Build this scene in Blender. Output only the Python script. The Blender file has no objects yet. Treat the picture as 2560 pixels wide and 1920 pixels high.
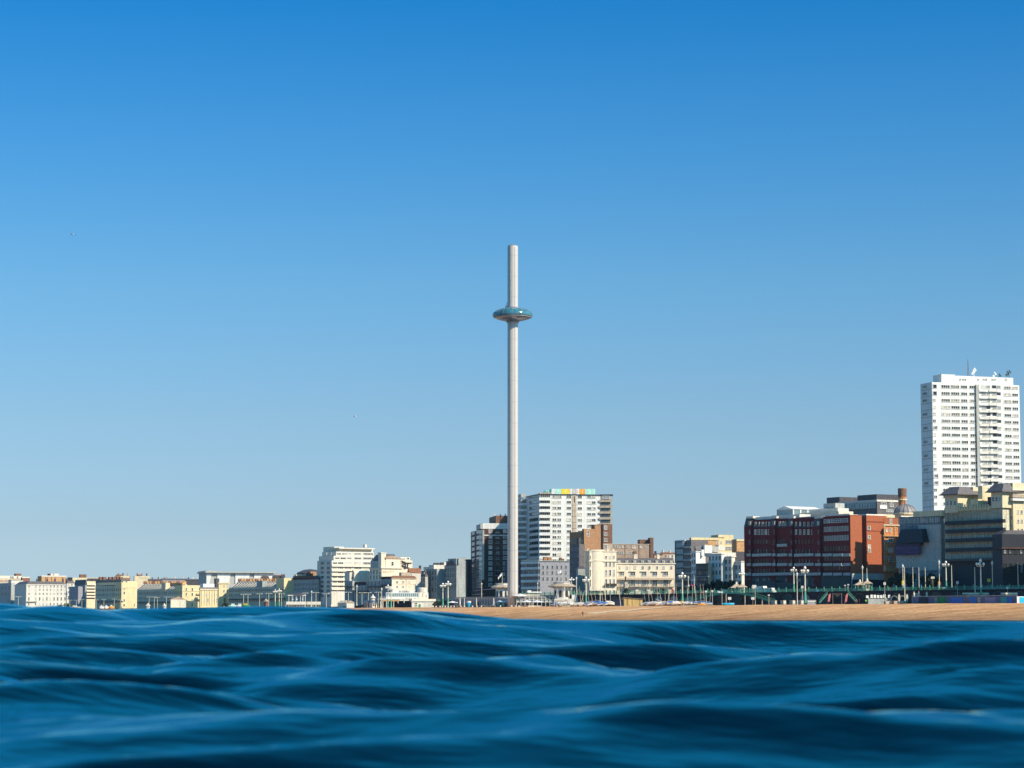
import bpy, bmesh, math, random
import numpy as np
from mathutils import Vector
R = math.radians
random.seed(7)
sc = bpy.context.scene
col = sc.collection

# ------------------------------------------------------------------ camera, world, sun
F = 6000.0; TILT = math.atan(588/6000.0); ZC = 0.30
cam = bpy.data.objects.new('camera', bpy.data.cameras.new('camera')); col.objects.link(cam); sc.camera = cam
cam.data.lens = F/2560*36; cam.data.sensor_width = 36
cam.data.clip_start = 0.05; cam.data.clip_end = 20000
cam.location = (0, 0, ZC); cam.rotation_euler = (R(90)+TILT, 0, 0)
cam.data.dof.use_dof = True; cam.data.dof.focus_distance = 950; cam.data.dof.aperture_fstop = 6.3

SUN_EL = 36.0; SUN_AZ = 125.0
w = bpy.data.worlds.new('World'); sc.world = w; w.use_nodes = True
nt = w.node_tree; N = nt.nodes; L = nt.links
sky = N.new('ShaderNodeTexSky'); sky.sky_type = 'NISHITA'; sky.sun_disc = False
sky.sun_elevation = R(SUN_EL); sky.sun_rotation = R(SUN_AZ)
sky.air_density = 1; sky.dust_density = .6; sky.ozone_density = 2
tc = N.new('ShaderNodeTexCoord'); sep = N.new('ShaderNodeSeparateXYZ'); L.new(tc.outputs['Generated'], sep.inputs[0])
rp = N.new('ShaderNodeValToRGB'); L.new(sep.outputs[2], rp.inputs[0])
mul = N.new('ShaderNodeVectorMath'); mul.operation = 'MULTIPLY'
L.new(sky.outputs[0], mul.inputs[0]); L.new(rp.outputs[0], mul.inputs[1])
scl = N.new('ShaderNodeVectorMath'); scl.operation = 'SCALE'; scl.inputs['Scale'].default_value = 3.0
L.new(mul.outputs[0], scl.inputs[0]); L.new(scl.outputs[0], N['Background'].inputs[0])
N['Background'].inputs[1].default_value = .0758
def lin(c):
    return [((v/255+.055)/1.055)**2.4 if v > 10 else v/255/12.92 for v in c]
SKY = [(0.0, (166, 190, 205), (177, 176, 156)), (.038, (167, 196, 212), (198, 207, 191)), (.0826, (147, 192, 222), (180, 203, 208)),
       (.139, (112, 178, 226), (156, 185, 207)), (.19, (76, 158, 222), (139, 170, 199)), (.252, (34, 134, 209), (124, 154, 187)),
       (.5, (34, 172, 240), (90, 118, 150)), (1.0, (6, 40, 90), (80, 100, 130))]
el = rp.color_ramp.elements
while len(el) < len(SKY): el.new(0.5)
for e, (p, t, n) in zip(el, SKY):
    t = lin(t); n = lin(n); e.position = p
    e.color = (*[a/b/3.0 for a, b in zip(t, n)], 1)

sd = Vector((math.sin(R(SUN_AZ))*math.cos(R(SUN_EL)), math.cos(R(SUN_AZ))*math.cos(R(SUN_EL)), math.sin(R(SUN_EL))))
sl = bpy.data.lights.new('sun', 'SUN'); sl.energy = 5.0; sl.angle = R(.5); sl.color = (1, .87, .68)
so = bpy.data.objects.new('sun', sl); col.objects.link(so); so.rotation_euler = sd.to_track_quat('Z', 'Y').to_euler()
sc.view_settings.view_transform = 'Standard'; sc.view_settings.look = 'None'; sc.view_settings.gamma = 1
sc.view_settings.exposure = 0.4

# ------------------------------------------------------------------ pixel <-> place
def at(px, py, Y):
    u = (px-1280)/F; v = (960-py)/F
    dy = math.cos(TILT)-v*math.sin(TILT); dz = math.sin(TILT)+v*math.cos(TILT)
    s = Y/dy
    return Vector((u*s, Y, ZC+dz*s))
def U(px, py=1450):
    v = (960-py)/F
    return (px-1280)/F/(math.cos(TILT)-v*math.sin(TILT))
def zat(py, Y): return at(1280, py, Y).z
CD = (-.574, .819); CN = (.819, .574)
def coast(px, perp=0):
    u = U(px); bx = 177+CN[0]*perp; by = 830+CN[1]*perp
    s = (bx-by*u)/(-CD[0]+CD[1]*u)
    return by+CD[1]*s
# ------------------------------------------------------------------ materials
MATS = {}
def mat(name, c, rough=.8, var=.12, scale=1.5, metal=0, kind='noise', c2=None, spec=.3, streak=.0, bump=0):
    if name in MATS: return MATS[name]
    c = tuple(v*.84 for v in c)
    m = bpy.data.materials.new(name); m.use_nodes = True; MATS[name] = m
    n = m.node_tree.nodes; l = m.node_tree.links; b = n['Principled BSDF']
    b.inputs['Roughness'].default_value = rough; b.inputs['Metallic'].default_value = metal
    b.inputs['Specular IOR Level'].default_value = spec
    t = n.new('ShaderNodeTexCoord'); g = n.new('ShaderNodeNewGeometry')
    ns = n.new('ShaderNodeTexNoise'); ns.inputs['Scale'].default_value = scale; ns.inputs['Detail'].default_value = 5
    l.new(g.outputs['Position'], ns.inputs['Vector'])
    mx = n.new('ShaderNodeMix'); mx.data_type = 'RGBA'
    d = c2 or tuple(v*(1-var*2) for v in c)
    mx.inputs[6].default_value = (*d, 1); mx.inputs[7].default_value = (*[min(1, v*(1+var*.6)) for v in c], 1)
    cr = n.new('ShaderNodeMapRange'); cr.inputs[1].default_value = .32; cr.inputs[2].default_value = .62
    l.new(ns.outputs[0], cr.inputs[0]); l.new(cr.outputs[0], mx.inputs[0])
    out = mx.outputs[2]
    if streak:   # vertical rain stains
        mp = n.new('ShaderNodeMapping'); mp.inputs['Scale'].default_value = (1.2, 1.2, .08)
        l.new(g.outputs['Position'], mp.inputs[0])
        n2 = n.new('ShaderNodeTexNoise'); n2.inputs['Scale'].default_value = 1.0; n2.inputs['Detail'].default_value = 6
        l.new(mp.outputs[0], n2.inputs['Vector'])
        r2 = n.new('ShaderNodeMapRange'); r2.inputs[1].default_value = .35; r2.inputs[2].default_value = .6
        r2.inputs[3].default_value = 1-streak; r2.inputs[4].default_value = 1
        l.new(n2.outputs[0], r2.inputs[0])
        vm = n.new('ShaderNodeVectorMath'); vm.operation = 'SCALE'
        l.new(out, vm.inputs[0]); l.new(r2.outputs[0], vm.inputs['Scale']); out = vm.outputs[0]
    l.new(out, b.inputs['Base Color'])
    return m
M = {}
def dm(k, *a, **kw): M[k] = mat(k, *a, **kw)
dm('white_paint', (.84, .82, .77), streak=.14, var=.05)
dm('off_white', (.78, .72, .62), streak=.16, var=.06)
dm('shaded_facade', (.74, .68, .50), streak=.25); dm('shaded_blue', (.24, .28, .31), streak=.4, var=.2); dm('shaded_cream', (.76, .70, .52), streak=.35, var=.15); dm('cream', (.82, .68, .44), streak=.16, var=.06)  # all but the last carry the shade of unlit fronts in their colour
dm('pale_cream', (.95, .80, .60), streak=.16, var=.06)
dm('yellow_cream', (.84, .68, .38), streak=.16, var=.06)
dm('grey_render', (.42, .44, .42), streak=.25)
dm('pale_grey', (.52, .51, .47), streak=.2)
dm('beige_block', (.60, .48, .36), streak=.2)
dm('brown_brick', (.24, .12, .075), var=.2)
dm('dark_brick', (.11, .05, .042), var=.2)
dm('tan_brick', (.42, .22, .11), var=.14)
dm('pink_brick', (.52, .36, .26), var=.12, streak=.2)
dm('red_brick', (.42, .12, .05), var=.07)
dm('deep_red_brick', (.17, .014, .02), var=.25)  # brick darkened in colour to deepen the shade on the hotel's sea front
dm('orange_brick', (.66, .25, .09), var=.2)
dm('terracotta', (.62, .35, .16), var=.2)
dm('slate', (.085, .075, .085), var=.2, rough=.55)
dm('grey_slate', (.16, .14, .14), var=.2, rough=.6)
dm('red_tile', (.30, .13, .075), var=.2)
dm('lead', (.33, .30, .29), rough=.5, var=.15)
dm('tan_roof', (.48, .38, .28), rough=.7)
dm('dark_metal', (.04, .045, .05), rough=.4)
dm('steel', (.62, .57, .53), rough=.42, var=.0, spec=.5, scale=.12)
dm('mint_paint', (.13, .44, .30), rough=.5)
dm('green_paint', (.05, .36, .24), rough=.5)
dm('bright_green', (.02, .30, .12), rough=.5)
dm('lamp_cream', (.86, .78, .58), rough=.5)
dm('globe_white', (.85, .83, .76), rough=.3)
dm('canvas', (.84, .81, .82), rough=.9)
dm('ink', (.02, .025, .04), rough=.6); dm('navy', (.012, .02, .05), rough=.5)
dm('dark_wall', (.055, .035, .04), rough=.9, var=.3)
dm('teal_glass', (.03, .12, .16), rough=.12, spec=.8)
dm('pod_glass', (.02, .22, .30), rough=.15, spec=1.0, var=.25, scale=.5)
dm('glass_wall', (.20, .29, .32), rough=.2, spec=.7)
dm('blue_glass', (.035, .06, .09), rough=.15, spec=.8)
dm('mirror_panel', (.42, .38, .40), rough=.25, metal=.9)
dm('blue_paint', (.02, .16, .55), rough=.4)
dm('sky_blue', (.03, .52, .85), rough=.4)
dm('orange', (.9, .38, .03), rough=.5)
dm('pink_cloth', (.75, .20, .20), rough=.8)
dm('magenta', (.75, .05, .25), rough=.5)
dm('yellow', (.90, .68, .02), rough=.5)
dm('aqua', (.42, .80, .66), rough=.5)
dm('dark_teal', (.012, .045, .055), rough=.5)
dm('teal', (.02, .38, .36), rough=.5)
dm('hoarding_dark', (.14, .15, .26), rough=.6)
dm('wood', (.66, .44, .16), rough=.8, var=.15)
dm('stone', (.46, .40, .32), var=.2)
dm('bronze', (.05, .035, .03), rough=.5)
dm('skin', (.55, .33, .24)); dm('purple', (.05, .02, .11), rough=.5); dm('purple_grey', (.20, .15, .30), rough=.5)
dm('leaf', (.06, .10, .03), var=.4, rough=.8); dm('leaf_dark', (.03, .045, .025), var=.4, rough=.8)
dm('bark', (.10, .07, .05)); dm('lilac', (.28, .25, .40)); dm('grey_paint', (.34, .33, .36))
dm('mural_green', (.04, .28, .09)); dm('red_paint', (.5, .05, .05)); dm('hivis', (.25, .85, .05))
dm('road_grey', (.10, .10, .10)); dm('frame_white', (.80, .79, .74), rough=.5)
dm('foil', (.6, .58, .5), rough=.6)
def glassmat(name, stops):
    m = bpy.data.materials.new(name); m.use_nodes = True
    n = m.node_tree.nodes; l = m.node_tree.links; b = n['Principled BSDF']
    oi = n.new('ShaderNodeObjectInfo'); r = n.new('ShaderNodeValToRGB'); r.color_ramp.interpolation = 'CONSTANT'
    e = r.color_ramp.elements
    while len(e) < len(stops): e.new(.5)
    for a, (p, c) in zip(e, stops): a.position = p; a.color = (*c, 1)
    g = n.new('ShaderNodeNewGeometry'); ns = n.new('ShaderNodeTexNoise'); ns.inputs['Scale'].default_value = .9
    l.new(g.outputs['Position'], ns.inputs['Vector'])
    ad = n.new('ShaderNodeMath'); ad.operation = 'ADD'; ad.use_clamp = True
    ml = n.new('ShaderNodeMath'); ml.operation = 'MULTIPLY_ADD'; ml.inputs[1].default_value = .9; ml.inputs[2].default_value = -.45
    l.new(ns.outputs[0], ml.inputs[0]); l.new(ml.outputs[0], ad.inputs[0]); l.new(oi.outputs['Random'], ad.inputs[1])
    l.new(ad.outputs[0], r.inputs[0]); l.new(r.outputs[0], b.inputs['Base Color'])
    b.inputs['Roughness'].default_value = .12; b.inputs['Specular IOR Level'].default_value = .5
    M[name] = m
glassmat('pane', [(0, (.03, .028, .025)), (.35, (.07, .06, .05)), (.6, (.16, .14, .11)), (.78, (.35, .30, .24)), (.92, (.6, .53, .42))])
glassmat('pane_dark', [(0, (.012, .015, .02)), (.45, (.03, .035, .045)), (.75, (.10, .11, .12)), (.9, (.25, .25, .25))])

# ------------------------------------------------------------------ builders
class MB:
    def __init__(s): s.v = []; s.f = []; s.m = []
    def box(s, x0, x1, y0, y1, z0, z1, m=0):
        b = len(s.v)
        s.v += [(x0,y0,z0),(x1,y0,z0),(x1,y1,z0),(x0,y1,z0),(x0,y0,z1),(x1,y0,z1),(x1,y1,z1),(x0,y1,z1)]
        s.f += [(b,b+3,b+2,b+1),(b+4,b+5,b+6,b+7),(b,b+1,b+5,b+4),(b+1,b+2,b+6,b+5),(b+2,b+3,b+7,b+6),(b+3,b,b+4,b+7)]; s.m += [m]*6
        return s
    def frustum(s, x0, x1, y0, y1, z0, z1, ix0, ix1, iy0, iy1, m=0):
        b = len(s.v)
        s.v += [(x0,y0,z0),(x1,y0,z0),(x1,y1,z0),(x0,y1,z0),(x0+ix0,y0+iy0,z1),(x1-ix1,y0+iy0,z1),(x1-ix1,y1-iy1,z1),(x0+ix0,y1-iy1,z1)]
        s.f += [(b,b+3,b+2,b+1),(b+4,b+5,b+6,b+7),(b,b+1,b+5,b+4),(b+1,b+2,b+6,b+5),(b+2,b+3,b+7,b+6),(b+3,b,b+4,b+7)]; s.m += [m]*6
        return s
    def gable(s, x0, x1, y0, y1, z0, z1, ax='x', m=0):
        b = len(s.v)
        if ax == 'x': ym = (y0+y1)/2; s.v += [(x0,y0,z0),(x1,y0,z0),(x1,y1,z0),(x0,y1,z0),(x0,ym,z1),(x1,ym,z1)]
        else: xm = (x0+x1)/2; s.v += [(x1,y0,z0),(x1,y1,z0),(x0,y1,z0),(x0,y0,z0),(xm,y0,z1),(xm,y1,z1)]
        s.f += [(b,b+1,b+5,b+4),(b+2,b+3,b+4,b+5),(b+1,b+2,b+5),(b+3,b,b+4),(b,b+3,b+2,b+1)]; s.m += [m]*5
        return s
    def lathe(s, prof, n=12, cx=0, cy=0, m=0, a0=0, a1=2*math.pi, sx=1, sy=1):
        full = abs(a1-a0-2*math.pi) < 1e-6; k = n if full else n+1; b = len(s.v)
        for r, z in prof:
            for i in range(k):
                a = a0+(a1-a0)*i/n; s.v.append((cx+sx*r*math.cos(a), cy+sy*r*math.sin(a), z))
        for j in range(len(prof)-1):
            for i in range(n):
                i2 = (i+1) % k if full else i+1
                s.f.append((b+j*k+i, b+j*k+i2, b+(j+1)*k+i2, b+(j+1)*k+i)); s.m.append(m)
        if full:
            s.f.append(tuple(b+i for i in range(k))[::-1]); s.f.append(tuple(b+(len(prof)-1)*k+i for i in range(k))); s.m += [m, m]
        return s
    def tube(s, p, q, r, r2=None, n=6, m=0):
        p = Vector(p); q = Vector(q); r2 = r if r2 is None else r2
        d = (q-p).normalized(); a = d.orthogonal().normalized(); c = d.cross(a); b = len(s.v)
        for e, rr in ((p, r), (q, r2)):
            for i in range(n):
                t = 2*math.pi*i/n; s.v.append(tuple(e+a*rr*math.cos(t)+c*rr*math.sin(t)))
        for i in range(n): s.f.append((b+i, b+(i+1) % n, b+n+(i+1) % n, b+n+i)); s.m.append(m)
        s.f += [tuple(b+i for i in range(n))[::-1], tuple(b+n+i for i in range(n))]; s.m += [m, m]
        return s
    def quad(s, a, b_, c, d, m=0):
        b = len(s.v); s.v += [a, b_, c, d]; s.f.append((b, b+1, b+2, b+3)); s.m.append(m); return s
    def prism(s, pts, y0, y1, m=0):     # outline in x,z extruded along y
        b = len(s.v); n = len(pts)
        s.v += [(x, y0, z) for x, z in pts]+[(x, y1, z) for x, z in pts]
        s.f.append(tuple(range(b, b+n))); s.f.append(tuple(range(b+2*n-1, b+n-1, -1)))
        for i in range(n): j = (i+1) % n; s.f.append((b+i, b+n+i, b+n+j, b+j))
        s.m += [m]*(n+2); return s
    def mesh(s, name, mats, smooth=False):
        me = bpy.data.meshes.new(name); me.from_pydata(s.v, [], s.f)
        for k in (mats if isinstance(mats, (list, tuple)) else [mats]): me.materials.append(M[k])
        me.polygons.foreach_set('material_index', s.m)
        if smooth: me.polygons.foreach_set('use_smooth', [True]*len(me.polygons))
        me.update(); return me
    def obj(s, name, mats, parent=None, smooth=False, loc=(0, 0, 0), rz=0):
        o = bpy.data.objects.new(name, s.mesh(name, mats, smooth)); col.objects.link(o)
        o.location = loc; o.rotation_euler.z = rz; o.parent = parent; return o
def tag(o, label=None, cat=None, group=None, kind=None):
    for k, v in (('label', label), ('category', cat), ('group', group), ('kind', kind)):
        if v: o[k] = v
    return o
def thing(name, label, cat, loc=(0, 0, 0), rz=0, group=None, scale=1):
    o = bpy.data.objects.new(name, None); col.objects.link(o); o.location = loc; o.rotation_euler.z = rz
    o.empty_display_size = .5; o.scale = (scale,)*3
    return tag(o, label, cat, group)
def dup(root, loc, rz=0, label=None, scale=None, group=None):
    r = root.copy(); col.objects.link(r); r.location = loc; r.rotation_euler.z = rz
    if scale: r.scale = (scale if isinstance(scale, tuple) else (scale,)*3)
    if label: r['label'] = label
    if group: r['group'] = group
    for ch in list(root.children):
        c = ch.copy(); col.objects.link(c); c.parent = r
        for g in list(ch.children):
            d = g.copy(); col.objects.link(d); d.parent = c
    return r

WC = {}
def winmesh(w_, h_, nx, nz, frame, glass, arch=False):
    w_ = round(w_, 1); h_ = round(h_, 1)
    key = (w_, h_, nx, nz, frame, glass, arch)
    if key in WC: return WC[key]
    b = MB(); f = .13 if w_ > 1 else .1
    b.box(-w_/2+.01, w_/2-.01, -.04, .05, -h_/2+.01, h_/2-.01, 1)
    b.box(-w_/2-f, -w_/2+f*.4, -.14, .04, -h_/2, h_/2).box(w_/2-f*.4, w_/2+f, -.14, .04, -h_/2, h_/2)
    b.box(-w_/2-f-.08, w_/2+f+.08, -.24, .04, -h_/2-f-.04, -h_/2+.01).box(-w_/2-f, w_/2+f, -.16, .04, h_/2, h_/2+f)
    if arch: b.lathe([(w_/2+f, 0), (w_/2+f, .01)], 10, m=0)
    for i in range(1, nx): x = -w_/2+w_*i/nx; b.box(x-.07, x+.07, -.11, -.03, -h_/2+.02, h_/2-.01)
    for i in range(1, nz): z = -h_/2+h_*i/nz; b.box(-w_/2+.03, w_/2-.03, -.10, -.035, z-.05, z+.05)
    WC[key] = b.mesh('window', [frame, glass]); return WC[key]

class Bld:
    def __init__(s, name, label, cat, pl, pc, pr, ytop, perp=None, Y=None, z0=6, phi=35, wall='white_paint', depth=12, group=None, ybase=None, nowall=False):
        s.pyr = (ytop+1450)/2; s.Y = Y if Y else coast(pc, perp); s.a = (math.cos(R(phi)), math.sin(R(phi))); s.b = (-s.a[1], s.a[0])
        uc = U(pc, s.pyr); s.C = (uc*s.Y, s.Y); s.wm = wall
        s.w = s.fx(pr); s.d = depth if pl >= pc else s.ly(pl)
        if ybase: z0 = zat(ybase, s.Y)
        s.z0 = z0; s.h = zat(ytop, s.Y)-z0
        s.root = thing(name, label, cat, (s.C[0], s.C[1], z0), R(phi), group)
        if not nowall: MB().box(0, s.w, 0, s.d, -1, s.h).obj('wall', wall, s.root)
        s.nwin = 0
    def fx(s, px, yo=0):
        u = U(px, s.pyr); X = s.C[0]+s.b[0]*yo; Y = s.C[1]+s.b[1]*yo
        return (u*Y-X)/(s.a[0]-u*s.a[1])
    def ly(s, px, xo=0):
        u = U(px, s.pyr); X = s.C[0]+s.a[0]*xo; Y = s.C[1]+s.a[1]*xo
        return (u*Y-X)/(s.b[0]-u*s.b[1])
    def z(s, py, x=0, y=0): return zat(py, s.C[1]+s.a[1]*x+s.b[1]*y)-s.z0
    def box(s, name, x0, x1, y0, y1, z0, z1, m=None, parent=None):
        return MB().box(x0, x1, y0, y1, z0, z1).obj(name, m or s.wm, parent or s.root)
    # block seen between p0..p1 with its near long side yo behind the front face; heights in image rows
    def pbox(s, name, p0, p1, yt, yb, m=None, yo=-.3, dp=.5):
        x0 = s.fx(p0, yo); x1 = s.fx(p1, yo); xm = (x0+x1)/2
        return s.box(name, x0, x1, yo, yo+dp, s.z(yb, xm, yo), s.z(yt, xm, yo), m)
    def lbox(s, name, p0, p1, yt, yb, m=None, xo=-.3, dp=.5):    # on the left face
        y0 = s.ly(p1, xo); y1 = s.ly(p0, xo); ym = (y0+y1)/2
        return s.box(name, xo, xo+dp, y0, y1, s.z(yb, 0, ym), s.z(yt, 0, ym), m)
    def win(s, px, py, wp, hp, nx=1, nz=2, frame='frame_white', glass='pane', face='f', off=0, name='window'):
        if face == 'f':
            x0 = s.fx(px-wp/2, off); x1 = s.fx(px+wp/2, off); xm = (x0+x1)/2; k = (s.Y+s.a[1]*xm)/F
            o = bpy.data.objects.new(name, winmesh(x1-x0, hp*k, nx, nz, frame, glass)); o.location = (xm, off, s.z(py, xm, off))
        else:
            y0 = s.ly(px+wp/2, off); y1 = s.ly(px-wp/2, off); ym = (y0+y1)/2; k = (s.Y+s.b[1]*ym)/F
            o = bpy.data.objects.new(name, winmesh(y1-y0, hp*k, nx, nz, frame, glass)); o.location = (off, ym, s.z(py, 0, ym))
            o.rotation_euler.z = R(-90)
        col.objects.link(o); o.parent = s.root; s.nwin += 1; return o
    def grid(s, pxs, pys, wp, hp, **k):
        for y in pys:
            for x in pxs: s.win(x, y, wp, hp, **k)
    def fgrid(s, face, n, rows, wfrac=.5, hpx=6, p0=None, p1=None, **k):   # even columns in metres on a face, rows by image height at the corner
        if face == 'f': a = s.fx(p0) if p0 else 0; b = s.fx(p1) if p1 else s.w
        else: a = s.ly(p1) if p1 else 0; b = s.ly(p0) if p0 else s.d
        off = k.pop('off', 0); nx = k.pop('nx', 1); nz = k.pop('nz', 2); fr = k.pop('frame', 'frame_white'); gl = k.pop('glass', 'pane')
        for py in rows:
            zz = s.z(py)
            for i in range(n):
                t = a+(b-a)*(i+.5)/n
                o = bpy.data.objects.new('window', winmesh((b-a)/n*wfrac, hpx*s.Y/F, nx, nz, fr, gl))
                if face == 'f': o.location = (t, off, zz)
                else: o.location = (off, t, zz); o.rotation_euler.z = R(-90)
                col.objects.link(o); o.parent = s.root; s.nwin += 1
    def cornice(s, yt, yb, m=None, out=.45, name='cornice', top=False):
        z0, z1 = s.z(yb), s.z(yt)
        b = MB()
        b.box(-out, s.w+out, -out, -.003 if not top else s.d+out, z0, z1)
        if not top: b.box(-out, -.003, -.003, s.d, z0, z1)
        return b.obj(name, m or s.wm, s.root)
    def parapet(s, hpx=2, m=None, t=.35):
        h = hpx*s.Y/F; z = s.h
        MB().box(0, s.w, 0, t, z, z+h).box(0, s.w, s.d-t, s.d, z, z+h).box(0, t, t, s.d-t, z, z+h).box(s.w-t, s.w, t, s.d-t, z, z+h).obj('parapet', m or s.wm, s.root)
    def mansard(s, yt, m='slate', ins=2.0, zb=None, name='roof'):
        z0 = s.h+.003 if zb is None else s.z(zb)
        return MB().frustum(-.2, s.w+.2, -.2, s.d+.2, z0, s.z(yt), ins, ins, ins, ins).obj(name, m, s.root)
    def hip(s, yt, m='slate', e=.5, ridge='y'):
        z1 = s.z(yt)
        k = min(s.w, s.d)/2+e-.1
        return MB().frustum(-e, s.w+e, -e, s.d+e, s.h+.003, z1, k, k, k, k).obj('roof', m, s.root)
    def gabled(s, yt, m='slate', ax='x', e=.3):
        return MB().gable(-e, s.w+e, -e, s.d+e, s.h+.003, s.z(yt), ax).obj('roof', m, s.root)
    def chim(s, px, yt, yb, wp=4, m='brown_brick', yo=None, dp=1.2):
        yo = s.d*.45 if yo is None else yo
        x0 = s.fx(px-wp/2, yo); x1 = s.fx(px+wp/2, yo)
        z1 = s.z(yt, x0, yo); z0 = s.z(yb, x0, yo)
        b = MB().box(x0, x1, yo, yo+dp, z0, z1-.45).box(x0-.1, x1+.1, yo-.1, yo+dp+.1, z1-.45, z1-.3)
        n = max(2, int((x1-x0)/.55))
        for i in range(n):
            t = x0+(x1-x0)*(i+.5)/n; b.lathe([(.14, z1-.31), (.11, z1)], 6, cx=t, cy=yo+dp/2)
        return b.obj('chimney', m, s.root)

# ------------------------------------------------------------------ sea
def build_sea():
    rng = np.random.default_rng(11)
    ys = list(np.arange(-6, 3, .12)); y = 3.0
    while y < 1700: ys.append(y); y *= 1.0075
    ys = np.array(ys); nx = 760
    sx = np.linspace(-1, 1, nx); sx = np.sign(sx)*np.abs(sx)**1.15
    Y = np.repeat(ys[:, None], nx, 1); X = sx[None, :]*(4.5+.34*np.maximum(Y, 0))
    dyr = np.gradient(ys)[:, None]; dxr = np.gradient(sx)[None, :]*(4.5+.34*np.maximum(Y, 0))
    sp = np.maximum(dyr, dxr)
    Z = np.zeros_like(X); DX = np.zeros_like(X); DY = np.zeros_like(X)
    comps = []
    for i in range(70):
        lam = .30*(3.6/.30)**rng.random()
        th = rng.normal(R(98), R(22))
        amp = .0068*lam**.78*(.5+1.0*rng.random())
        comps.append((lam, th, amp, rng.random()*6.283))
    for lam, th, amp, ph in comps:
        k = 2*math.pi/lam; a = amp*np.clip((lam/sp-2.5)/3, 0, 1)
        arg = k*(X*math.cos(th)+Y*math.sin(th))+ph
        c = np.cos(arg); Z += a*c; s_ = np.sin(arg)*a*.75
        DX -= s_*math.cos(th); DY -= s_*math.sin(th)
    # long gentle swell that carries the crest hiding the western beach, with a steep near shoulder on the left
    Z += .035*np.cos(2*math.pi*(X*.24+Y*.97)/9+1.0)*np.clip(1-Y/160, .25, 1)
    calm = np.clip(.35+Y/14, .58, 1); Z *= calm; DX *= calm; DY *= calm
    Z = np.where(Y < 3.5, np.minimum(Z, ZC-.15), Z)
    px = 1280+F*X/np.maximum(Y, .5)
    tx = [-900, 0, 60, 120, 250, 420, 600, 750, 850, 1000, 1100, 1200, 1300, 1400, 1500, 1600, 1750, 2000, 3400]
    ty = [1508, 1509, 1513, 1516, 1519, 1525, 1514, 1517, 1521, 1522, 1531, 1540, 1546, 1550, 1551, 1552, 1554, 1554, 1554]
    ridY = 15+1.0*np.sin(X*.7)
    prof = np.exp(-((Y-ridY)/np.where(Y < ridY, 3.6, 4.5))**2)
    uu = X/np.maximum(Y, .5)
    tgt = np.interp(1280+F*uu[np.argmin(abs(ys-15))], tx, ty)          # one value per mesh column at the ridge
    A = np.zeros(nx)
    band = (ys > 9) & (ys < 600)
    zt = ZC+(1548-tgt)/F*24
    near = (ys > 10) & (ys < 23)
    for it in range(14):
        Zt = Z+A[None, :]*prof
        el_ = ((Zt[near]-ZC)/Y[near]).max(0); want = (1548-tgt)/F
        A += (want-el_)*14*.6
        kern = np.hanning(31); kern /= kern.sum(); A = np.convolve(np.pad(A, 15, mode='edge'), kern, 'valid')
        A = np.maximum(A, -.05)
    Z = Z+A[None, :]*prof
    # shoulder of the wave at the left, nearer the swimmer
    r = (Y-7)+(X+1.5)*1.5
    Z += .12*np.exp(-(r/.9)**2)*np.exp(-((X+2.0)/1.0)**2)
    # the sheet stays under the sight line to the shore on the right
    lim = ZC-np.maximum(0, 6.5)/F*Y
    cap = np.where((Y > 23) , ZC-5.0/F*np.minimum(Y, 70), 9)
    capm = np.where(Y > 23, np.minimum(Z, cap), Z); Z = capm
    rightm = np.clip((px-1500)/300, 0, 1)
    cap2 = np.where((Y > 6) & (Y <= 23), ZC-6.0/F*Y, 9)
    Z = Z*(1-rightm)+np.minimum(Z, cap2)*rightm
    V = np.stack([X+DX, Y+DY, Z], -1).reshape(-1, 3).astype(np.float32)
    ny = len(ys); idx = np.arange(ny*nx).reshape(ny, nx)
    q = np.stack([idx[:-1, :-1], idx[:-1, 1:], idx[1:, 1:], idx[1:, :-1]], -1).reshape(-1, 4)
    me = bpy.data.meshes.new('sea'); me.vertices.add(len(V)); me.vertices.foreach_set('co', V.ravel())
    me.loops.add(q.size); me.loops.foreach_set('vertex_index', q.ravel().astype(np.int32))
    me.polygons.add(len(q)); me.polygons.foreach_set('loop_start', np.arange(0, q.size, 4, dtype=np.int32))
    me.polygons.foreach_set('loop_total', np.full(len(q), 4, np.int32))
    me.update(calc_edges=True); me.polygons.foreach_set('use_smooth', [True]*len(q))
    glint = np.zeros(len(V), np.float32)
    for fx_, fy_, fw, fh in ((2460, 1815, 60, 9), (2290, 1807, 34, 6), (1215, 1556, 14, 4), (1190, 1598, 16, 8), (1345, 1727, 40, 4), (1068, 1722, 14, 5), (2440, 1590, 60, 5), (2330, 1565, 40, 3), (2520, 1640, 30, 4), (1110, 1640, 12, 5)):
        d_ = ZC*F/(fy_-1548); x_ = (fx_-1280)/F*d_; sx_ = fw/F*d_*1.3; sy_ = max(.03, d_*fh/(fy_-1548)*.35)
        glint += np.exp(-((V[:, 0]-x_)/sx_)**2-((V[:, 1]-d_)/sy_)**2)
    at_ = me.attributes.new('glint', 'FLOAT', 'POINT'); at_.data.foreach_set('value', glint)
    m = bpy.data.materials.new('sea_water'); m.use_nodes = True; n = m.node_tree.nodes; l = m.node_tree.links
    b = n['Principled BSDF']; b.inputs['Roughness'].default_value = .07; b.inputs['Specular IOR Level'].default_value = 0
    g = n.new('ShaderNodeNewGeometry')
    ns = n.new('ShaderNodeTexNoise'); ns.inputs['Scale'].default_value = 3.4; ns.inputs['Detail'].default_value = 3; ns.inputs['Roughness'].default_value = .6
    mp = n.new('ShaderNodeMapping'); mp.inputs['Scale'].default_value = (.45, 1.4, 1); mp.inputs['Rotation'].default_value = (0, 0, R(9))
    l.new(g.outputs['Position'], mp.inputs[0]); l.new(mp.outputs[0], ns.inputs['Vector'])
    bp = n.new('ShaderNodeBump'); bp.inputs['Strength'].default_value = 1.0; bp.inputs['Distance'].default_value = .024
    l.new(ns.outputs[0], bp.inputs['Height'])
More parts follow.
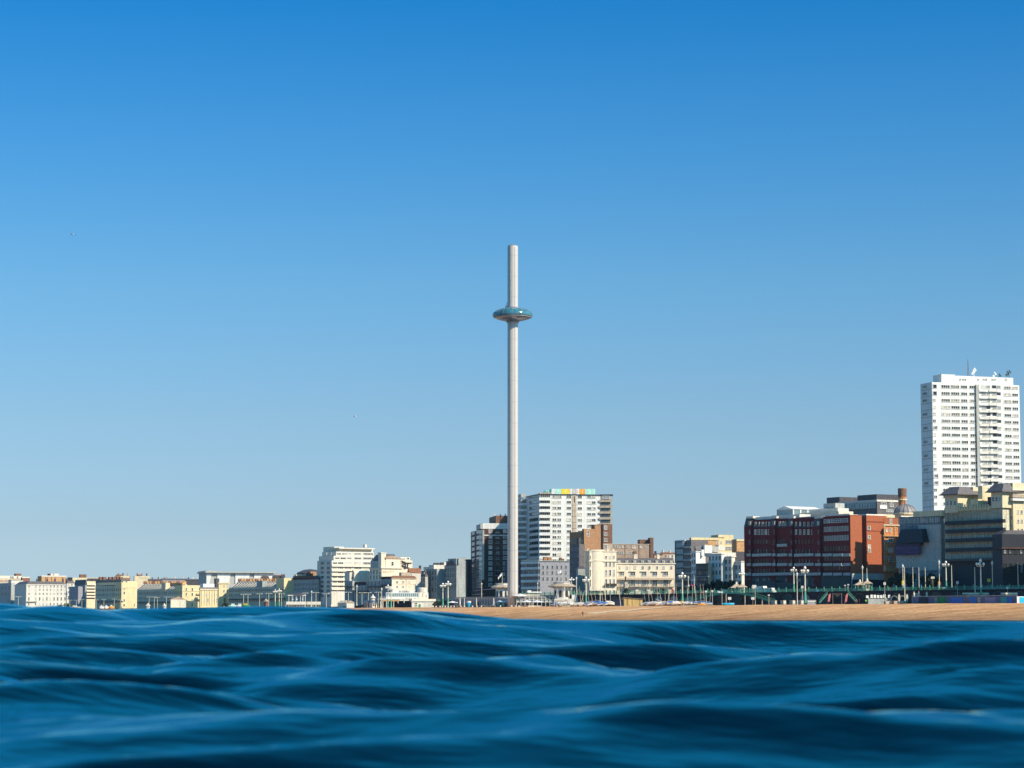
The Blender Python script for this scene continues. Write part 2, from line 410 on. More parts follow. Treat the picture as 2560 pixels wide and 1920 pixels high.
    # wind chop that the mesh is too coarse to carry further out
    sy = n.new('ShaderNodeSeparateXYZ'); l.new(g.outputs['Position'], sy.inputs[0])
    fr = n.new('ShaderNodeMapRange'); fr.inputs[1].default_value = 18; fr.inputs[2].default_value = 110; l.new(sy.outputs[1], fr.inputs[0])
    n3 = n.new('ShaderNodeTexNoise'); n3.inputs['Scale'].default_value = .55; n3.inputs['Detail'].default_value = 4
    m3 = n.new('ShaderNodeMapping'); m3.inputs['Scale'].default_value = (.5, 1.4, 1); l.new(g.outputs['Position'], m3.inputs[0]); l.new(m3.outputs[0], n3.inputs['Vector'])
    b3 = n.new('ShaderNodeBump'); b3.inputs['Distance'].default_value = .9; l.new(fr.outputs[0], b3.inputs['Strength']); l.new(n3.outputs[0], b3.inputs['Height'])
    l.new(bp.outputs[0], b3.inputs['Normal']); l.new(b3.outputs[0], b.inputs['Normal'])
    # pale glints painted into the water colour, broken up by noise
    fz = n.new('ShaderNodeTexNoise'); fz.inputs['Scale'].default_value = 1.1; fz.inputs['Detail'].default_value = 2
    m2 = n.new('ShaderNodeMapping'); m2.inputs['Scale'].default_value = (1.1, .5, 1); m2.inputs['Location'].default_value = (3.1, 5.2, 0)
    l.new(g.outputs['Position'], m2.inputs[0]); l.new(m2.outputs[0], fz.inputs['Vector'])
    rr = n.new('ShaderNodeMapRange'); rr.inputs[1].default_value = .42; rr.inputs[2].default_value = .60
    fa = n.new('ShaderNodeAttribute'); fa.attribute_name = 'glint'; fm = n.new('ShaderNodeMath'); fm.operation = 'MULTIPLY_ADD'
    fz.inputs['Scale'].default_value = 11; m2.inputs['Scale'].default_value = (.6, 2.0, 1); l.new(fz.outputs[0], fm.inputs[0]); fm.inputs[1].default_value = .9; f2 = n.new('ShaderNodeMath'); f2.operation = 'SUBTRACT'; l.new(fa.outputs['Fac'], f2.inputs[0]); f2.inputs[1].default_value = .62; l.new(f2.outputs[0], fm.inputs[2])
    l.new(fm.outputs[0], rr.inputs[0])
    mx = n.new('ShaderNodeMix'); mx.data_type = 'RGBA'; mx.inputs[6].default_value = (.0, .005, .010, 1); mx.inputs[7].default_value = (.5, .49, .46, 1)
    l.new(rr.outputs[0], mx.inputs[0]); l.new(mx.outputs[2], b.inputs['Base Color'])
    gl = n.new('ShaderNodeBsdfGlossy'); gl.inputs['Color'].default_value = (.55, 1, .98, 1); gl.inputs['Roughness'].default_value = .08
    fz_ = n.new('ShaderNodeFresnel'); fz_.inputs['IOR'].default_value = 2.1; l.new(b3.outputs[0], fz_.inputs['Normal']); l.new(b3.outputs[0], gl.inputs['Normal'])
    ms = n.new('ShaderNodeMixShader'); ff = n.new('ShaderNodeMath'); ff.operation = 'MULTIPLY'; iv = n.new('ShaderNodeMath'); iv.operation = 'SUBTRACT'; iv.inputs[0].default_value = 1; l.new(rr.outputs[0], iv.inputs[1]); l.new(fz_.outputs[0], ff.inputs[0]); l.new(iv.outputs[0], ff.inputs[1]); l.new(ff.outputs[0], ms.inputs[0]); l.new(b.outputs[0], ms.inputs[1]); l.new(gl.outputs[0], ms.inputs[2])
    l.new(ms.outputs[0], n['Material Output'].inputs['Surface'])
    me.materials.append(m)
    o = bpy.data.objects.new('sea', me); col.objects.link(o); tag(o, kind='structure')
build_sea()

# ------------------------------------------------------------------ beach, ground, promenade wall
def road_z(s): return 10.4 if s < 330 else (6.6 if s > 480 else 10.4-3.8*(s-330)/150)
def wp(s, p, z=0): return (177+CD[0]*s+CN[0]*p, 830+CD[1]*s+CN[1]*p, z)
def sheet(name, ss, ps, zf, mats, smooth=True):
    v = [wp(s, p, zf(s, p)) for s in ss for p in ps]; k = len(ps)
    f = [(i*k+j, i*k+j+1, (i+1)*k+j+1, (i+1)*k+j) for i in range(len(ss)-1) for j in range(k-1)]
    me = bpy.data.meshes.new(name); me.from_pydata(v, [], f); me.update(); me.materials.append(mats)
    if me.polygons[0].normal.z < 0: me.flip_normals()
    me.polygons.foreach_set('use_smooth', [smooth]*len(f))
    o = bpy.data.objects.new(name, me); col.objects.link(o); return tag(o, kind='structure')
PR = [(-400, -12), (-110, -4), (-80, -.35), (-72, .75), (-66, 1.0), (-52, 3.0), (-44, 3.5), (-30, 4.9), (-16, 5.6), (-8, 5.8), (16, 5.8)]
def beach_z(s, p):
    p2 = p+2.5*math.sin(s*.021)+1.2*math.sin(s*.07+1)
    z = np.interp(p2, [a for a, b in PR], [b for a, b in PR])
    if p < -6: z += .10*math.sin(s*.13+p*.2)+.07*math.sin(s*.31-p*.5)
    return min(float(z), 5.8) if p > -40 else float(z)
bm_ = bpy.data.materials.new('shingle'); bm_.use_nodes = True
n = bm_.node_tree.nodes; l = bm_.node_tree.links; b = n['Principled BSDF']; b.inputs['Roughness'].default_value = .95; b.inputs['Specular IOR Level'].default_value = .1
g = n.new('ShaderNodeNewGeometry')
nA = n.new('ShaderNodeTexNoise'); nA.inputs['Scale'].default_value = .05; nA.inputs['Detail'].default_value = 8; nA.inputs['Roughness'].default_value = .65
mpA = n.new('ShaderNodeMapping'); mpA.inputs['Rotation'].default_value = (0, 0, R(-55)); mpA.inputs['Scale'].default_value = (.6, 3.2, 5)
l.new(g.outputs['Position'], mpA.inputs[0]); l.new(mpA.outputs[0], nA.inputs['Vector'])
nB = n.new('ShaderNodeTexNoise'); nB.inputs['Scale'].default_value = .7; nB.inputs['Detail'].default_value = 6; l.new(g.outputs['Position'], nB.inputs['Vector'])
rA = n.new('ShaderNodeValToRGB'); rA.color_ramp.elements[0].position = .34; rA.color_ramp.elements[1].position = .62
rA.color_ramp.elements[0].color = (.42, .205, .085, 1); rA.color_ramp.elements[1].color = (.68, .385, .19, 1)
l.new(nA.outputs[0], rA.inputs[0])
mr = n.new('ShaderNodeMapRange'); mr.inputs[1].default_value = .35; mr.inputs[2].default_value = .65; mr.inputs[3].default_value = .74; mr.inputs[4].default_value = 1.15; l.new(nB.outputs[0], mr.inputs[0])
vs = n.new('ShaderNodeVectorMath'); vs.operation = 'SCALE'; l.new(rA.outputs[0], vs.inputs[0]); l.new(mr.outputs[0], vs.inputs['Scale'])
sz = n.new('ShaderNodeSeparateXYZ'); l.new(g.outputs['Position'], sz.inputs[0])       # wet shingle at the water's edge
wr = n.new('ShaderNodeMapRange'); wr.inputs[1].default_value = .2; wr.inputs[2].default_value = 3.2; wr.inputs[3].default_value = .55; wr.inputs[4].default_value = 1
l.new(sz.outputs[2], wr.inputs[0]); v2 = n.new('ShaderNodeVectorMath'); v2.operation = 'SCALE'; l.new(vs.outputs[0], v2.inputs[0]); l.new(wr.outputs[0], v2.inputs['Scale'])
l.new(v2.outputs[0], b.inputs['Base Color'])
sheet('beach', [-300+4*i for i in range(400)], [-400, -110, -95]+[-86+2*i for i in range(40)]+[-5, 4, 13.5], beach_z, bm_)
gm = mat('pavement_grey', (.24, .22, .20), var=.15, scale=.3)
sheet('promenade', [-300+20*i for i in range(90)], [-3, 12.9], lambda s, p: 5.804+(.003*s if False else 0), gm)
sheet('ground', [-400, -300]+[-280+20*i for i in range(100)]+[4000], [14.02, 60, 400, 6000], lambda s, p: road_z(s) if p < 200 else road_z(s)+ (p-60)*.004, gm)
sheet('road', [-400+20*i for i in range(110)], [22, 36], lambda s, p: road_z(s)+.004, M['road_grey'])
M['track'] = mat('raked_shingle', (.86, .58, .34), var=.12, scale=.8)
def track(pts, wd, name='path'):
    v = []; f = []
    for i, (s, p) in enumerate(pts):
        for d in (-wd/2, wd/2): v.append(wp(s+d, p, beach_z(s+d, p)+.10))
    f = [(2*i, 2*i+1, 2*i+3, 2*i+2) for i in range(len(pts)-1)]
    me = bpy.data.meshes.new(name); me.from_pydata(v, [], f); me.update(); me.materials.append(M['track'])
    o = bpy.data.objects.new(name, me); col.objects.link(o); tag(o, kind='structure')
def s_of(px, perp):
    u = U(px, 1500); bx = 177+CN[0]*perp; by = 830+CN[1]*perp
    return (bx-by*u)/(-CD[0]+CD[1]*u)
track([(s_of(1790-i*4, -10-i*.575), -10-i*.575) for i in range(80)], 9)
track([(s_of(1160-i*3, -14-i*.6), -14-i*.6) for i in range(32)], 4)

# sea wall with arches
wall = thing('sea_wall', 'long dark arched promenade wall in shade below the green railing', 'wall', wp(0, 13))
ang = math.atan2(CD[1], CD[0])
wall.rotation_euler.z = ang      # local +x runs west along the wall; local +y points to the sea
def wl(px, p=13): return s_of(px, p)
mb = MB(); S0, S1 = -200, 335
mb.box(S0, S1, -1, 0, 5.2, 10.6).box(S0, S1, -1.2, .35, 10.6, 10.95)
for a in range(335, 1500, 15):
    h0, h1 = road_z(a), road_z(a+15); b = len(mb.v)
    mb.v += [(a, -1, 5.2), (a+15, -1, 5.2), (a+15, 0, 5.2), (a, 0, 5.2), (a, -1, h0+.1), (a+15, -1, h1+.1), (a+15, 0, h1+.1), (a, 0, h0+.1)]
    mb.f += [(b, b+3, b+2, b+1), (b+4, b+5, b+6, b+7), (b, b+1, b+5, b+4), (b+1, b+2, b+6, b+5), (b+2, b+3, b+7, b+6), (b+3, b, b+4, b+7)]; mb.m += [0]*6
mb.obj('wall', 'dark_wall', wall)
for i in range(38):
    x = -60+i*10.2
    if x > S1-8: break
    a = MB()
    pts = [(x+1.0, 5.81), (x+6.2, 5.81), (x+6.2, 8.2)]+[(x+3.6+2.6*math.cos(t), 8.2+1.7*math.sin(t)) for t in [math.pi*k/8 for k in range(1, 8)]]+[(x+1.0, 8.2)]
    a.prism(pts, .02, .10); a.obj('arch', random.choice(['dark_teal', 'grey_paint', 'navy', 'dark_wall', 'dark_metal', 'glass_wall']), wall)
    a = MB()
    for k in range(8):
        t0 = math.pi*k/8; t1 = math.pi*(k+1)/8; c = (x+3.6, 8.2)
        a.tube((c[0]+2.75*math.cos(t0), .15, c[1]+1.85*math.sin(t0)), (c[0]+2.75*math.cos(t1), .15, c[1]+1.85*math.sin(t1)), .14, n=4)
    a.obj('arch_trim', 'brown_brick', wall)
rail = thing('railing', 'long mint green cast iron railing along the top of the dark promenade wall', 'railing', wp(0, 13), ang)
mb = MB()
mb.box(S0, S1, -.04, .06, 12.05, 12.16).box(S0, S1, -.03, .05, 11.02, 11.12).box(S0, S1, -.03, .05, 11.5, 11.56)
x = -90
while x < S1:
    mb.tube((x, 0, 11.1), (x+.55, 0, 12.1), .035, n=4); mb.tube((x+.55, 0, 11.1), (x, 0, 12.1), .035, n=4); x += .62
mb.obj('rail', 'mint_paint', rail)
x = -86
me = MB().box(-.17, .17, -.17, .17, 10.95, 12.4).lathe([(.02, 12.4), (.24, 12.55), (.02, 12.85)], 6).mesh('post', 'mint_paint')
for i in range(96):
    o = bpy.data.objects.new('post', me); col.objects.link(o); o.parent = rail; o.location = (-86+i*4.4, .02, 0)

# ------------------------------------------------------------------ buildings: right-hand group
def seq(a, b, n): return [a+(b-a)*i/(n-1) for i in range(n)]

# tall white tower block on the right
B = Bld('tower_block', 'very tall white tower block at the right, rising behind the cream hotel', 'tower block', 2305, 2334, 2553, 955, Y=1085, phi=20, z0=8)
B.box('penthouse', B.fx(2358, 2), B.fx(2392, 2), 2, B.d-1, B.h, B.z(933), 'white_paint')
B.box('penthouse', B.fx(2392.5, 2.6), B.fx(2538, 2.6), 2.6, B.d-1, B.h, B.z(935), 'white_paint')
for px in (2405, 2412, 2418, 2450, 2464, 2470, 2486, 2492, 2520): B.win(px, 949, 3.2, 4, off=2.55, nz=1)
rows = [966+17.25*i for i in range(18)]
rnd = random.Random(3)
for k, y in enumerate(rows):
    for g, (p0, n) in enumerate([(2357, 4), (2381, 4), (2406, 3), (2428, 3)]):
        o = B.win(p0+n*2.7, y+(p0-2334)*.02, n*5.2, 6.4, nx=n, nz=1)
    if k > 1: B.win(2338, y, 8, 6, nx=2, nz=1)
    # balcony bays east of the recess
    for p0 in (2462, 2487):
        y2 = y+2.5
        B.pbox('balcony', p0-10, p0+13, y2+5.2, y2+9.5, rnd.choice(['white_paint', 'off_white', 'off_white']), yo=-rnd.choice([.5, 1.1, 1.1]), dp=.25)
        B.pbox('balcony_floor', p0-10, p0+13, y2+9.5, y2+10.6, 'white_paint', yo=-1.1, dp=1.09)
    for px_ in (2463.5, 2474.5, 2490, 2501):
        if px_ > 2470 and rnd.random() < .35: B.pbox('open_loggia', px_-5, px_+5, y-2.5, y+4.5, 'ink', yo=-.12, dp=.1)
        else: B.win(px_, y+1.5, 9, 6.5, nx=4, nz=rnd.choice([1, 2]), glass=rnd.choice(['pane', 'pane_dark', 'pane']))
    B.win(2523, y+3.5, 16, 6, nx=3, nz=1); B.win(2542, y+4, 14, 6, nx=3, nz=1)
    # shaded narrow side
    if k % 2 == 0 or k < 3: B.win(2316, y+1, 11, 6, nx=3, nz=1, face='l')
    B.lbox('floor_band', 2305.5, 2333, y+7.5, y+9, 'pale_grey', xo=-.12, dp=.1)
    if k in (0, 1, 6, 13, 14): B.win(2341, y, 9, 9, nx=1, nz=1, glass='pane_dark', name='corner_loggia')
B.box('recess_screen', B.fx(2442), B.fx(2449), -.9, -.02, 0, B.z(958), 'pale_grey')
for (px, yt) in ((2424, 890), ): 
    x = B.fx(px, 4); z0 = B.z(933)
    m_ = MB(); h = B.z(yt)-z0
    for a, c in ((0, 0), (.8, 0), (.4, .7)): m_.tube((x+a, 4+c, z0), (x+.4, 4.3, z0+h), .09, .05)
    for i in range(12): t = i/12; m_.tube((x+.4*t, 4+.3*t, z0+h*t), (x+.8-.4*t, 4+.3*t, z0+h*(t+1/13)), .05)
    m_.obj('lattice_mast', 'brown_brick', B.root)
for px, yt in ((2438, 922), (2441, 918), (2491, 926), (2503, 930), (2523, 922), (2528, 920)):
    x = B.fx(px, 4); z0 = B.z(934); m_ = MB().tube((x, 4, z0), (x, 4, B.z(yt-2)), .12)
    for dx, dz, r in ((-.6, 0, .55), (.5, .9, .45), (0, 1.6, .4)):
        c = B.z(yt)+dz-1; m_.tube((x+dx, 3.6, c), (x+dx, 3.8, c), r, r*.3, n=10)
    m_.obj('aerial', 'globe_white' if px < 2500 else 'dark_metal', B.root)

# cream grand hotel, long shaded seaward side with dark balconies
G = Bld('grand_hotel', 'large cream seafront hotel in shade with dark iron balconies and overhanging tower roofs', 'hotel', 2362, 2508, 2520, 1262, perp=40, z0=9, wall='shaded_cream')  # wall cream dulled for its shade; turrets keep the plain cream
for y in (1305, 1326, 1349, 1373): G.lbox('balcony', 2363, 2508, y-4, y+5, 'ink', xo=-1.6, dp=1.5)
for y in (1316, 1338, 1361, 1385): G.fgrid('l', 17, [y+3], wfrac=.42, hpx=11, frame='off_white', glass='pane_dark', nx=2)
G.lbox('ground_floor_canopy', 2358, 2512, 1396, 1402, 'dark_metal', xo=-3, dp=2.9)
G.lbox('ground_floor', 2360, 2508, 1402, 1478, 'ink', xo=-.6, dp=.55)
G.lbox('parapet', 2395, 2478, 1268, 1276, 'yellow_cream', xo=-.5, dp=.45)
for px in seq(2400, 2472, 12): G.lbox('parapet_pier', px-1.4, px+1.4, 1261, 1276, 'cream', xo=-.8, dp=.28)
G.lbox('gable', 2428, 2447, 1248, 1270, 'yellow_cream', xo=-.3, dp=3)
def pavilion(p0, p1, yb, ym, yt, xo, dp, chim=()):
    y0 = G.ly(p1, xo); y1 = G.ly(p0, xo); yc = (y0+y1)/2; zb = G.z(yb, 0, yc); zm = G.z(ym, 0, yc); zt = G.z(yt, 0, yc)
    G.box('turret', xo, xo+dp, y0, y1, zb, zm, 'cream')
    MB().box(xo-1.6, xo+dp+1.6, y0-1.6, y1+1.6, zm+.01, zm+.35).frustum(xo-1.3, xo+dp+1.3, y0-1.3, y1+1.3, zm+.36, zt, dp*.28, dp*.28, (y1-y0)*.3, (y1-y0)*.3).obj('turret_roof', 'grey_slate', G.root)
    for px in seq(p0+(p1-p0)*.2, p1-(p1-p0)*.2, 3): G.win(px, (yb+ym)/2-2, 5, 10, face='l', off=xo, nx=1, glass='pane_dark')
pavilion(2364, 2396, 1282, 1238, 1217, -.9, 11)
pavilion(2480, 2508, 1270, 1231, 1209, -.9, 9)
for x0, x1, y0, y1, yb, yt in ((2, 5, .40, .47, 1262, 1214), (6, 12, .52, .60, 1262, 1222), (4, 9, .02, .10, 1262, 1206), (6, 10, .30, .36, 1262, 1226), (7, 13, .72, .8, 1262, 1216)):
    G.box('chimney_block', x0, x1, G.d*y0, G.d*y1, G.h, G.z(yt, 0, G.d*y0), 'cream')
MB().gable(9, 19, 0.5, G.d-.5, G.h+.02, G.z(1240), 'y').obj('roof', 'tan_roof', G.root)
G.box('fire_stair', 1, 4, G.d*.12, G.d*.28, G.h, G.z(1240), 'bronze')
MB().box(.5, G.w-.5, -.1, 0, G.z(1285), G.z(1282)).obj('string_course', 'cream', G.root)
MB().box(0, 22, .02, G.d, 2, G.h-.05).obj('rear_wing', 'shaded_cream', G.root)
G2 = Bld('hotel_wing', 'lit cream block at the right edge with deep eaves above dark lower buildings', 'building', 2508, 2534, 2620, 1207, perp=44, z0=9, wall='cream', phi=30)
G2.cornice(1222, 1226, 'pale_cream', out=.8); G2.cornice(1236, 1244, 'tan_roof', out=1.1, name='eaves')
G2.pbox('balcony', 2534, 2570, 1246, 1252, 'white_paint', yo=-1.4, dp=1.3)
for y in (1290, 1313): G2.grid([], [y], 1, 1)
for y in (1294, 1316): G2.fgrid('l', 3, [y], wfrac=.3, hpx=9, frame='off_white', glass='pane_dark')
for y in (1280, 1303, 1326): G2.grid([2546, 2555], [y], 4, 8)
D1 = Bld('dark_block', 'very dark modern building with tall windows at the right edge below the cream blocks', 'building', 2482, 2506, 2640, 1335, perp=33, z0=9, wall='ink', phi=22)
D1.fgrid('f', 10, [1420], wfrac=.5, hpx=22, nx=1, nz=3, glass='pane_dark', frame='dark_metal')
D1.fgrid('f', 10, [1378], wfrac=.5, hpx=12, nx=1, nz=2, glass='pane_dark', frame='dark_metal')
D1.cornice(1368, 1372, 'dark_brick', out=.6)
MB().frustum(0, D1.w, 0, D1.d, D1.h+.01, D1.h+1.5, 3, 0, 1, 1).obj('roof', 'slate', D1.root)

# pale shaded block with the purple banner, dome building behind
P = Bld('white_block', 'pale stepped seafront block in shade carrying a purple banner', 'building', 2250, 2352, 2366, 1288, perp=46, z0=9, wall='shaded_blue')  # pale wall coloured dark blue-grey to stand for its shade
P.fgrid('l', 14, [1298], wfrac=.35, hpx=9, frame='off_white', glass='pane_dark')
P.lbox('attic', 2284, 2356, 1277, 1291, 'cream', xo=-.4, dp=8)
P.lbox('upper_wall', 2296, 2352, 1312, 1426, 'pale_grey', xo=-.5, dp=.45)
P.lbox('lower_wall', 2240, 2296, 1388, 1420, 'pale_grey', xo=-.45, dp=.4)
y0 = P.ly(2312, -3); y1 = P.ly(2245, -3)
MB().frustum(-4, -.6, y0, y1, P.z(1356, 0, y0), P.z(1322, 0, y0), 1.2, 0, 1.5, 1.5).obj('canopy', 'ink', P.root)
P.lbox('underbalcony', 2238, 2302, 1356, 1364, 'navy', xo=-2, dp=1.5)
P.lbox('banner', 2237, 2299, 1362, 1388, 'purple', xo=-2.2, dp=.15)
def text(body, size, mname, parent, loc, rz=0, name='lettering', ext=.03):
    cu = bpy.data.curves.new(name, 'FONT'); cu.body = body; cu.size = size; cu.align_x = 'CENTER'; cu.align_y = 'CENTER'; cu.extrude = ext
    tmp = bpy.data.objects.new('tmp', cu); col.objects.link(tmp)
    dg = bpy.context.evaluated_depsgraph_get(); me = bpy.data.meshes.new_from_object(tmp.evaluated_get(dg)); bpy.data.objects.remove(tmp)
    me.materials.clear(); me.materials.append(M[mname])
    o = bpy.data.objects.new(name, me); col.objects.link(o); o.parent = parent; o.location = loc; o.rotation_euler = (R(90), 0, rz); return o
ym = P.ly(2268, -2.25); 
text('CINNO KITCHEN', 1.55, 'purple_grey', P.root, (-2.26, ym, P.z(1371, 0, ym)), R(-90))
text('l      A ---', 1.1, 'purple_grey', P.root, (-2.26, ym, P.z(1381, 0, ym)), R(-90))
P.win(2283, 1402, 3, 9, face='l', off=-.46, glass='pane_dark')
for px in (2305, 2318, 2331, 2343): P.win(px, 1300, 4, 10, face='l', glass='pane_dark')

P.box('rear_wing', .3, 26, 2, P.d-1, 1, P.h-.4, 'shaded_blue')
DM = Bld('dome_building', 'cream corner building with grey ribbed lead dome', 'building', 2246, 2254, 2300, 1290, perp=60, z0=9, wall='cream', phi=30)
cx = DM.fx(2270, 5); r = (DM.fx(2293, 5)-DM.fx(2248, 5))/2*.98
z0 = DM.h; zt = DM.z(1256)
MB().lathe([(r*.93, z0-4), (r*.93, z0+.8), (r*1.08, z0+.9), (r*1.08, z0+1.5), (r*.98, z0+1.6)], 16, cx=cx, cy=5+r*.3).obj('drum', 'cream', DM.root)
prof = [(r*math.cos(t)*.98, z0+1.6+(zt-z0-2)*math.sin(t)) for t in seq(0, math.pi/2-.05, 9)]+[(.3, zt), (.25, zt+1.2), (.02, zt+1.6)]
dome = MB().lathe(prof, 16, cx=cx, cy=5+r*.3).obj('dome', 'lead', DM.root)
rb = MB()
for i in range(16):
    a = 2*math.pi*i/16
    for j in range(8): rb.tube((cx+(prof[j][0]+.03)*math.cos(a), 5+r*.3+(prof[j][0]+.03)*math.sin(a), prof[j][1]), (cx+(prof[j+1][0]+.03)*math.cos(a), 5+r*.3+(prof[j+1][0]+.03)*math.sin(a), prof[j+1][1]), .12, n=4)
rb.obj('dome_rib', 'grey_slate', dome)
for px in (2263, 2270): DM.win(px, 1303, 5, 9, off=-.02, glass='pane_dark')
DM.cornice(1289, 1292, 'pale_cream')

CH = Bld('chimney_tower', 'round red brick chimney tower with pale bands next to the grey dome', 'chimney', 2252, 2253, 2273, 1240, perp=75, z0=9, wall='red_brick', phi=20, nowall=True)
rr = CH.w/2; zt = CH.z(1220); zz = [CH.z(y) for y in (1300, 1257, 1250, 1248, 1243, 1241, 1238, 1222, 1220)]
MB().lathe([(rr*1.0, zz[0]), (rr*.85, zz[1]), (rr*.95, zz[2]), (rr*.8, zz[3]), (rr*.95, zz[4]), (rr*.85, zz[5])], 16, cx=rr, cy=rr).obj('shaft', 'orange_brick', CH.root)
MB().lathe([(rr*.95, zz[5]+.02), (rr*.98, zz[7]), (rr*.9, zz[8])], 16, cx=rr, cy=rr).obj('stack', 'brown_brick', CH.root)
MB().lathe([(rr, zz[2]-.1), (rr*1.06, zz[2]+.2), (rr, zz[2]+.5)], 16, cx=rr, cy=rr).obj('band', 'cream', CH.root)

# red brick hotel
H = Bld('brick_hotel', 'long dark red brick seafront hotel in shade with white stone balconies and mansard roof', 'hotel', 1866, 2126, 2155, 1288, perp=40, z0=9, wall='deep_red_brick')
H.win(1, 1, 1, 1) if False else None
def hl(px): return H.ly(px)
def secz(py, px): return H.z(py, 0, H.ly(px))
for (a, b_) in ((1884, 1928), (1986, 2036)):      # mansard bays
    y0, y1 = hl(b_), hl(a); z0 = secz(1319, (a+b_)/2); z1 = secz(1299, (a+b_)/2)
    MB().frustum(-.35, 1.5, y0, y1, z0, z1, 1.6, 0, 0, 0).obj('mansard_roof', 'slate', H.root)
    for px in seq(a+5, b_-4, 5):
        H.win(px, 1310, 3.4, 9, face='l', off=-.75, frame='off_white'); H.win(px, 1330, 4.2, 12, face='l', off=-.1, frame='off_white')
for (a, b_) in ((1866, 1883), (1929, 1942), (1972, 1985), (2037, 2056)):      # projecting bays
    y0, y1 = hl(b_), hl(a); m_ = (a+b_)/2
    MB().box(-1.2, 0, y0, y1, 0, secz(1316, m_)).obj('bay', 'deep_red_brick', H.root)
    MB().frustum(-1.2, 3, y0, y1, secz(1315.9, m_), secz(1294, m_), .9, 0, .4, .4).obj('turret_roof', 'slate', H.root)
    H.win(m_, 1308, 4, 8, face='l', off=-1.0, frame='off_white')
    for y in (1330, 1356, 1380, 1404, 1428): H.win(m_, y, 3.4, 10, face='l', off=-1.2, frame='brown_brick', glass='pane_dark')
    H.lbox('pediment', a, b_, 1291, 1296, 'off_white', xo=-.8, dp=4)
y0, y1 = hl(1971), hl(1943)
MB().frustum(-.35, 3, y0, y1, secz(1319, 1957), secz(1296, 1957), 1.4, 0, 0, 0).obj('mansard_roof', 'slate', H.root)
for px in (1950, 1957, 1964): H.win(px, 1309, 3.4, 9, face='l', off=-.75, frame='off_white')
H.lbox('parapet', 1870, 1930, 1292, 1299, 'white_paint', xo=.9, dp=5); H.lbox('parapet', 1930, 2000, 1287, 1296, 'off_white', xo=.9, dp=6)
for y in (1354, 1378, 1403, 1428):
    for a, b_, n_ in ((1885, 1927, 6), (1944, 1970, 4), (1987, 2035, 6)):
        for px in seq(a+3, b_-3, n_): H.win(px, y, 2.6, 9, face='l', off=-.03, frame='brown_brick', glass='pane_dark', nx=1)
for y in (1320.5, 1343.5): H.fgrid('l', 10, [y], wfrac=.55, hpx=11, p0=2060, p1=2123, nx=2, nz=1, frame='off_white', glass='pane_dark')
H.fgrid('l', 7, [1300], wfrac=.55, hpx=9, p0=2060, p1=2123, nx=1, nz=2, frame='white_paint', off=-.1, glass='pane_dark')
for y in (1370, 1394, 1418, 1440): H.fgrid('l', 9, [y], wfrac=.5, hpx=11, p0=2060, p1=2123, nx=2, nz=1, frame='brown_brick', glass='pane_dark')
for y, segs in ((1387, ((1866, 1876), (1880, 1927), (1930, 1938), (1942, 1967), (1971, 1979), (1985, 2033), (2037, 2051), (2056, 2079), (2082, 2105), (2107, 2124))),
                (1411, ((1866, 1876), (1881, 1927), (1930, 1938), (1942, 1967), (1971, 1979), (1985, 2033), (2037, 2051), (2056, 2079), (2082, 2103), (2107, 2124))),
                (1435, ((1862, 1876), (1880, 1980), (1984, 2050), (2056, 2079), (2082, 2103), (2107, 2124))), (1363, ((1942, 1967),))):
    for a, b_ in segs:
        H.lbox('balcony', a, b_, y-3, y+3, 'pale_grey', xo=-2.2, dp=.3); H.lbox('balcony_slab', a, b_, y+3, y+4.2, 'grey_paint', xo=-2.2, dp=1.0)
for a in (1880, 1905, 1919, 1927, 1942, 1963, 1988, 2004, 2033): H.lbox('pier', a, a+1.6, 1366, 1432, 'grey_paint', xo=-2.15, dp=.3) if False else None
H.lbox('ground_floor', 1868, 2124, 1440, 1482, 'dark_teal', xo=-1.0, dp=.9)
for px in (1873, 1893, 1910, 1923, 1966, 1998, 2016, 2034): H.win(px, 1455, 6, 15, face='l', off=-1.05, frame='grey_paint', glass='pane_dark', nz=1)
for px, yt in ((1922, 1440), (1965, 1444)):
    y = H.ly(px, -3); H.box('awning', -4, -1.2, y-5, y+5, H.z(1476, 0, y), H.z(yt+12, 0, y), 'dark_teal')
for (a, b_, yt) in ((2056, 2124, 1287),): H.lbox('parapet', a, b_, yt-1.5, yt+1, 'white_paint', xo=-.3, dp=.5)
H.win(2140, 1300, 1, 1) if False else None
H.box('roof_deck', 1, H.w-1, 1, H.d-1, H.h+.01, H.h+.4, 'off_white')
H.lbox('plant_room', 2000, 2098, 1279, 1288, 'pale_cream', xo=9, dp=8); H.lbox('plant_room', 2026, 2096, 1270, 1279, 'off_white', xo=12, dp=6)
H.lbox('plant_room', 2060, 2090, 1256, 1268, 'pale_grey', xo=14, dp=5)
# glass rooftop pavilion
y0 = H.ly(1984, 6); y1 = H.ly(1944, 6); za = H.z(1290, 6, y0); zb = H.z(1273, 6, y0); zt = H.z(1264, 6, y0)
gp = MB().box(6, 22, y0, y1, za, zb).obj('glass_pavilion', 'glass_wall', H.root)
MB().gable(5.5, 22.5, y0-.4, y1+.4, zb, zt, 'x').obj('pavilion_roof', 'white_paint', H.root)
mb = MB()
for i in range(9): y = y0+(y1-y0)*i/8; mb.box(5.85, 5.98, y-.12, y+.12, za, zb)
for i in range(5): x = 6+16*i/4; mb.box(x-.3, x+.3, y0-.2, y0-.02, za, zb)
mb.obj('pavilion_frame', 'white_paint', H.root)

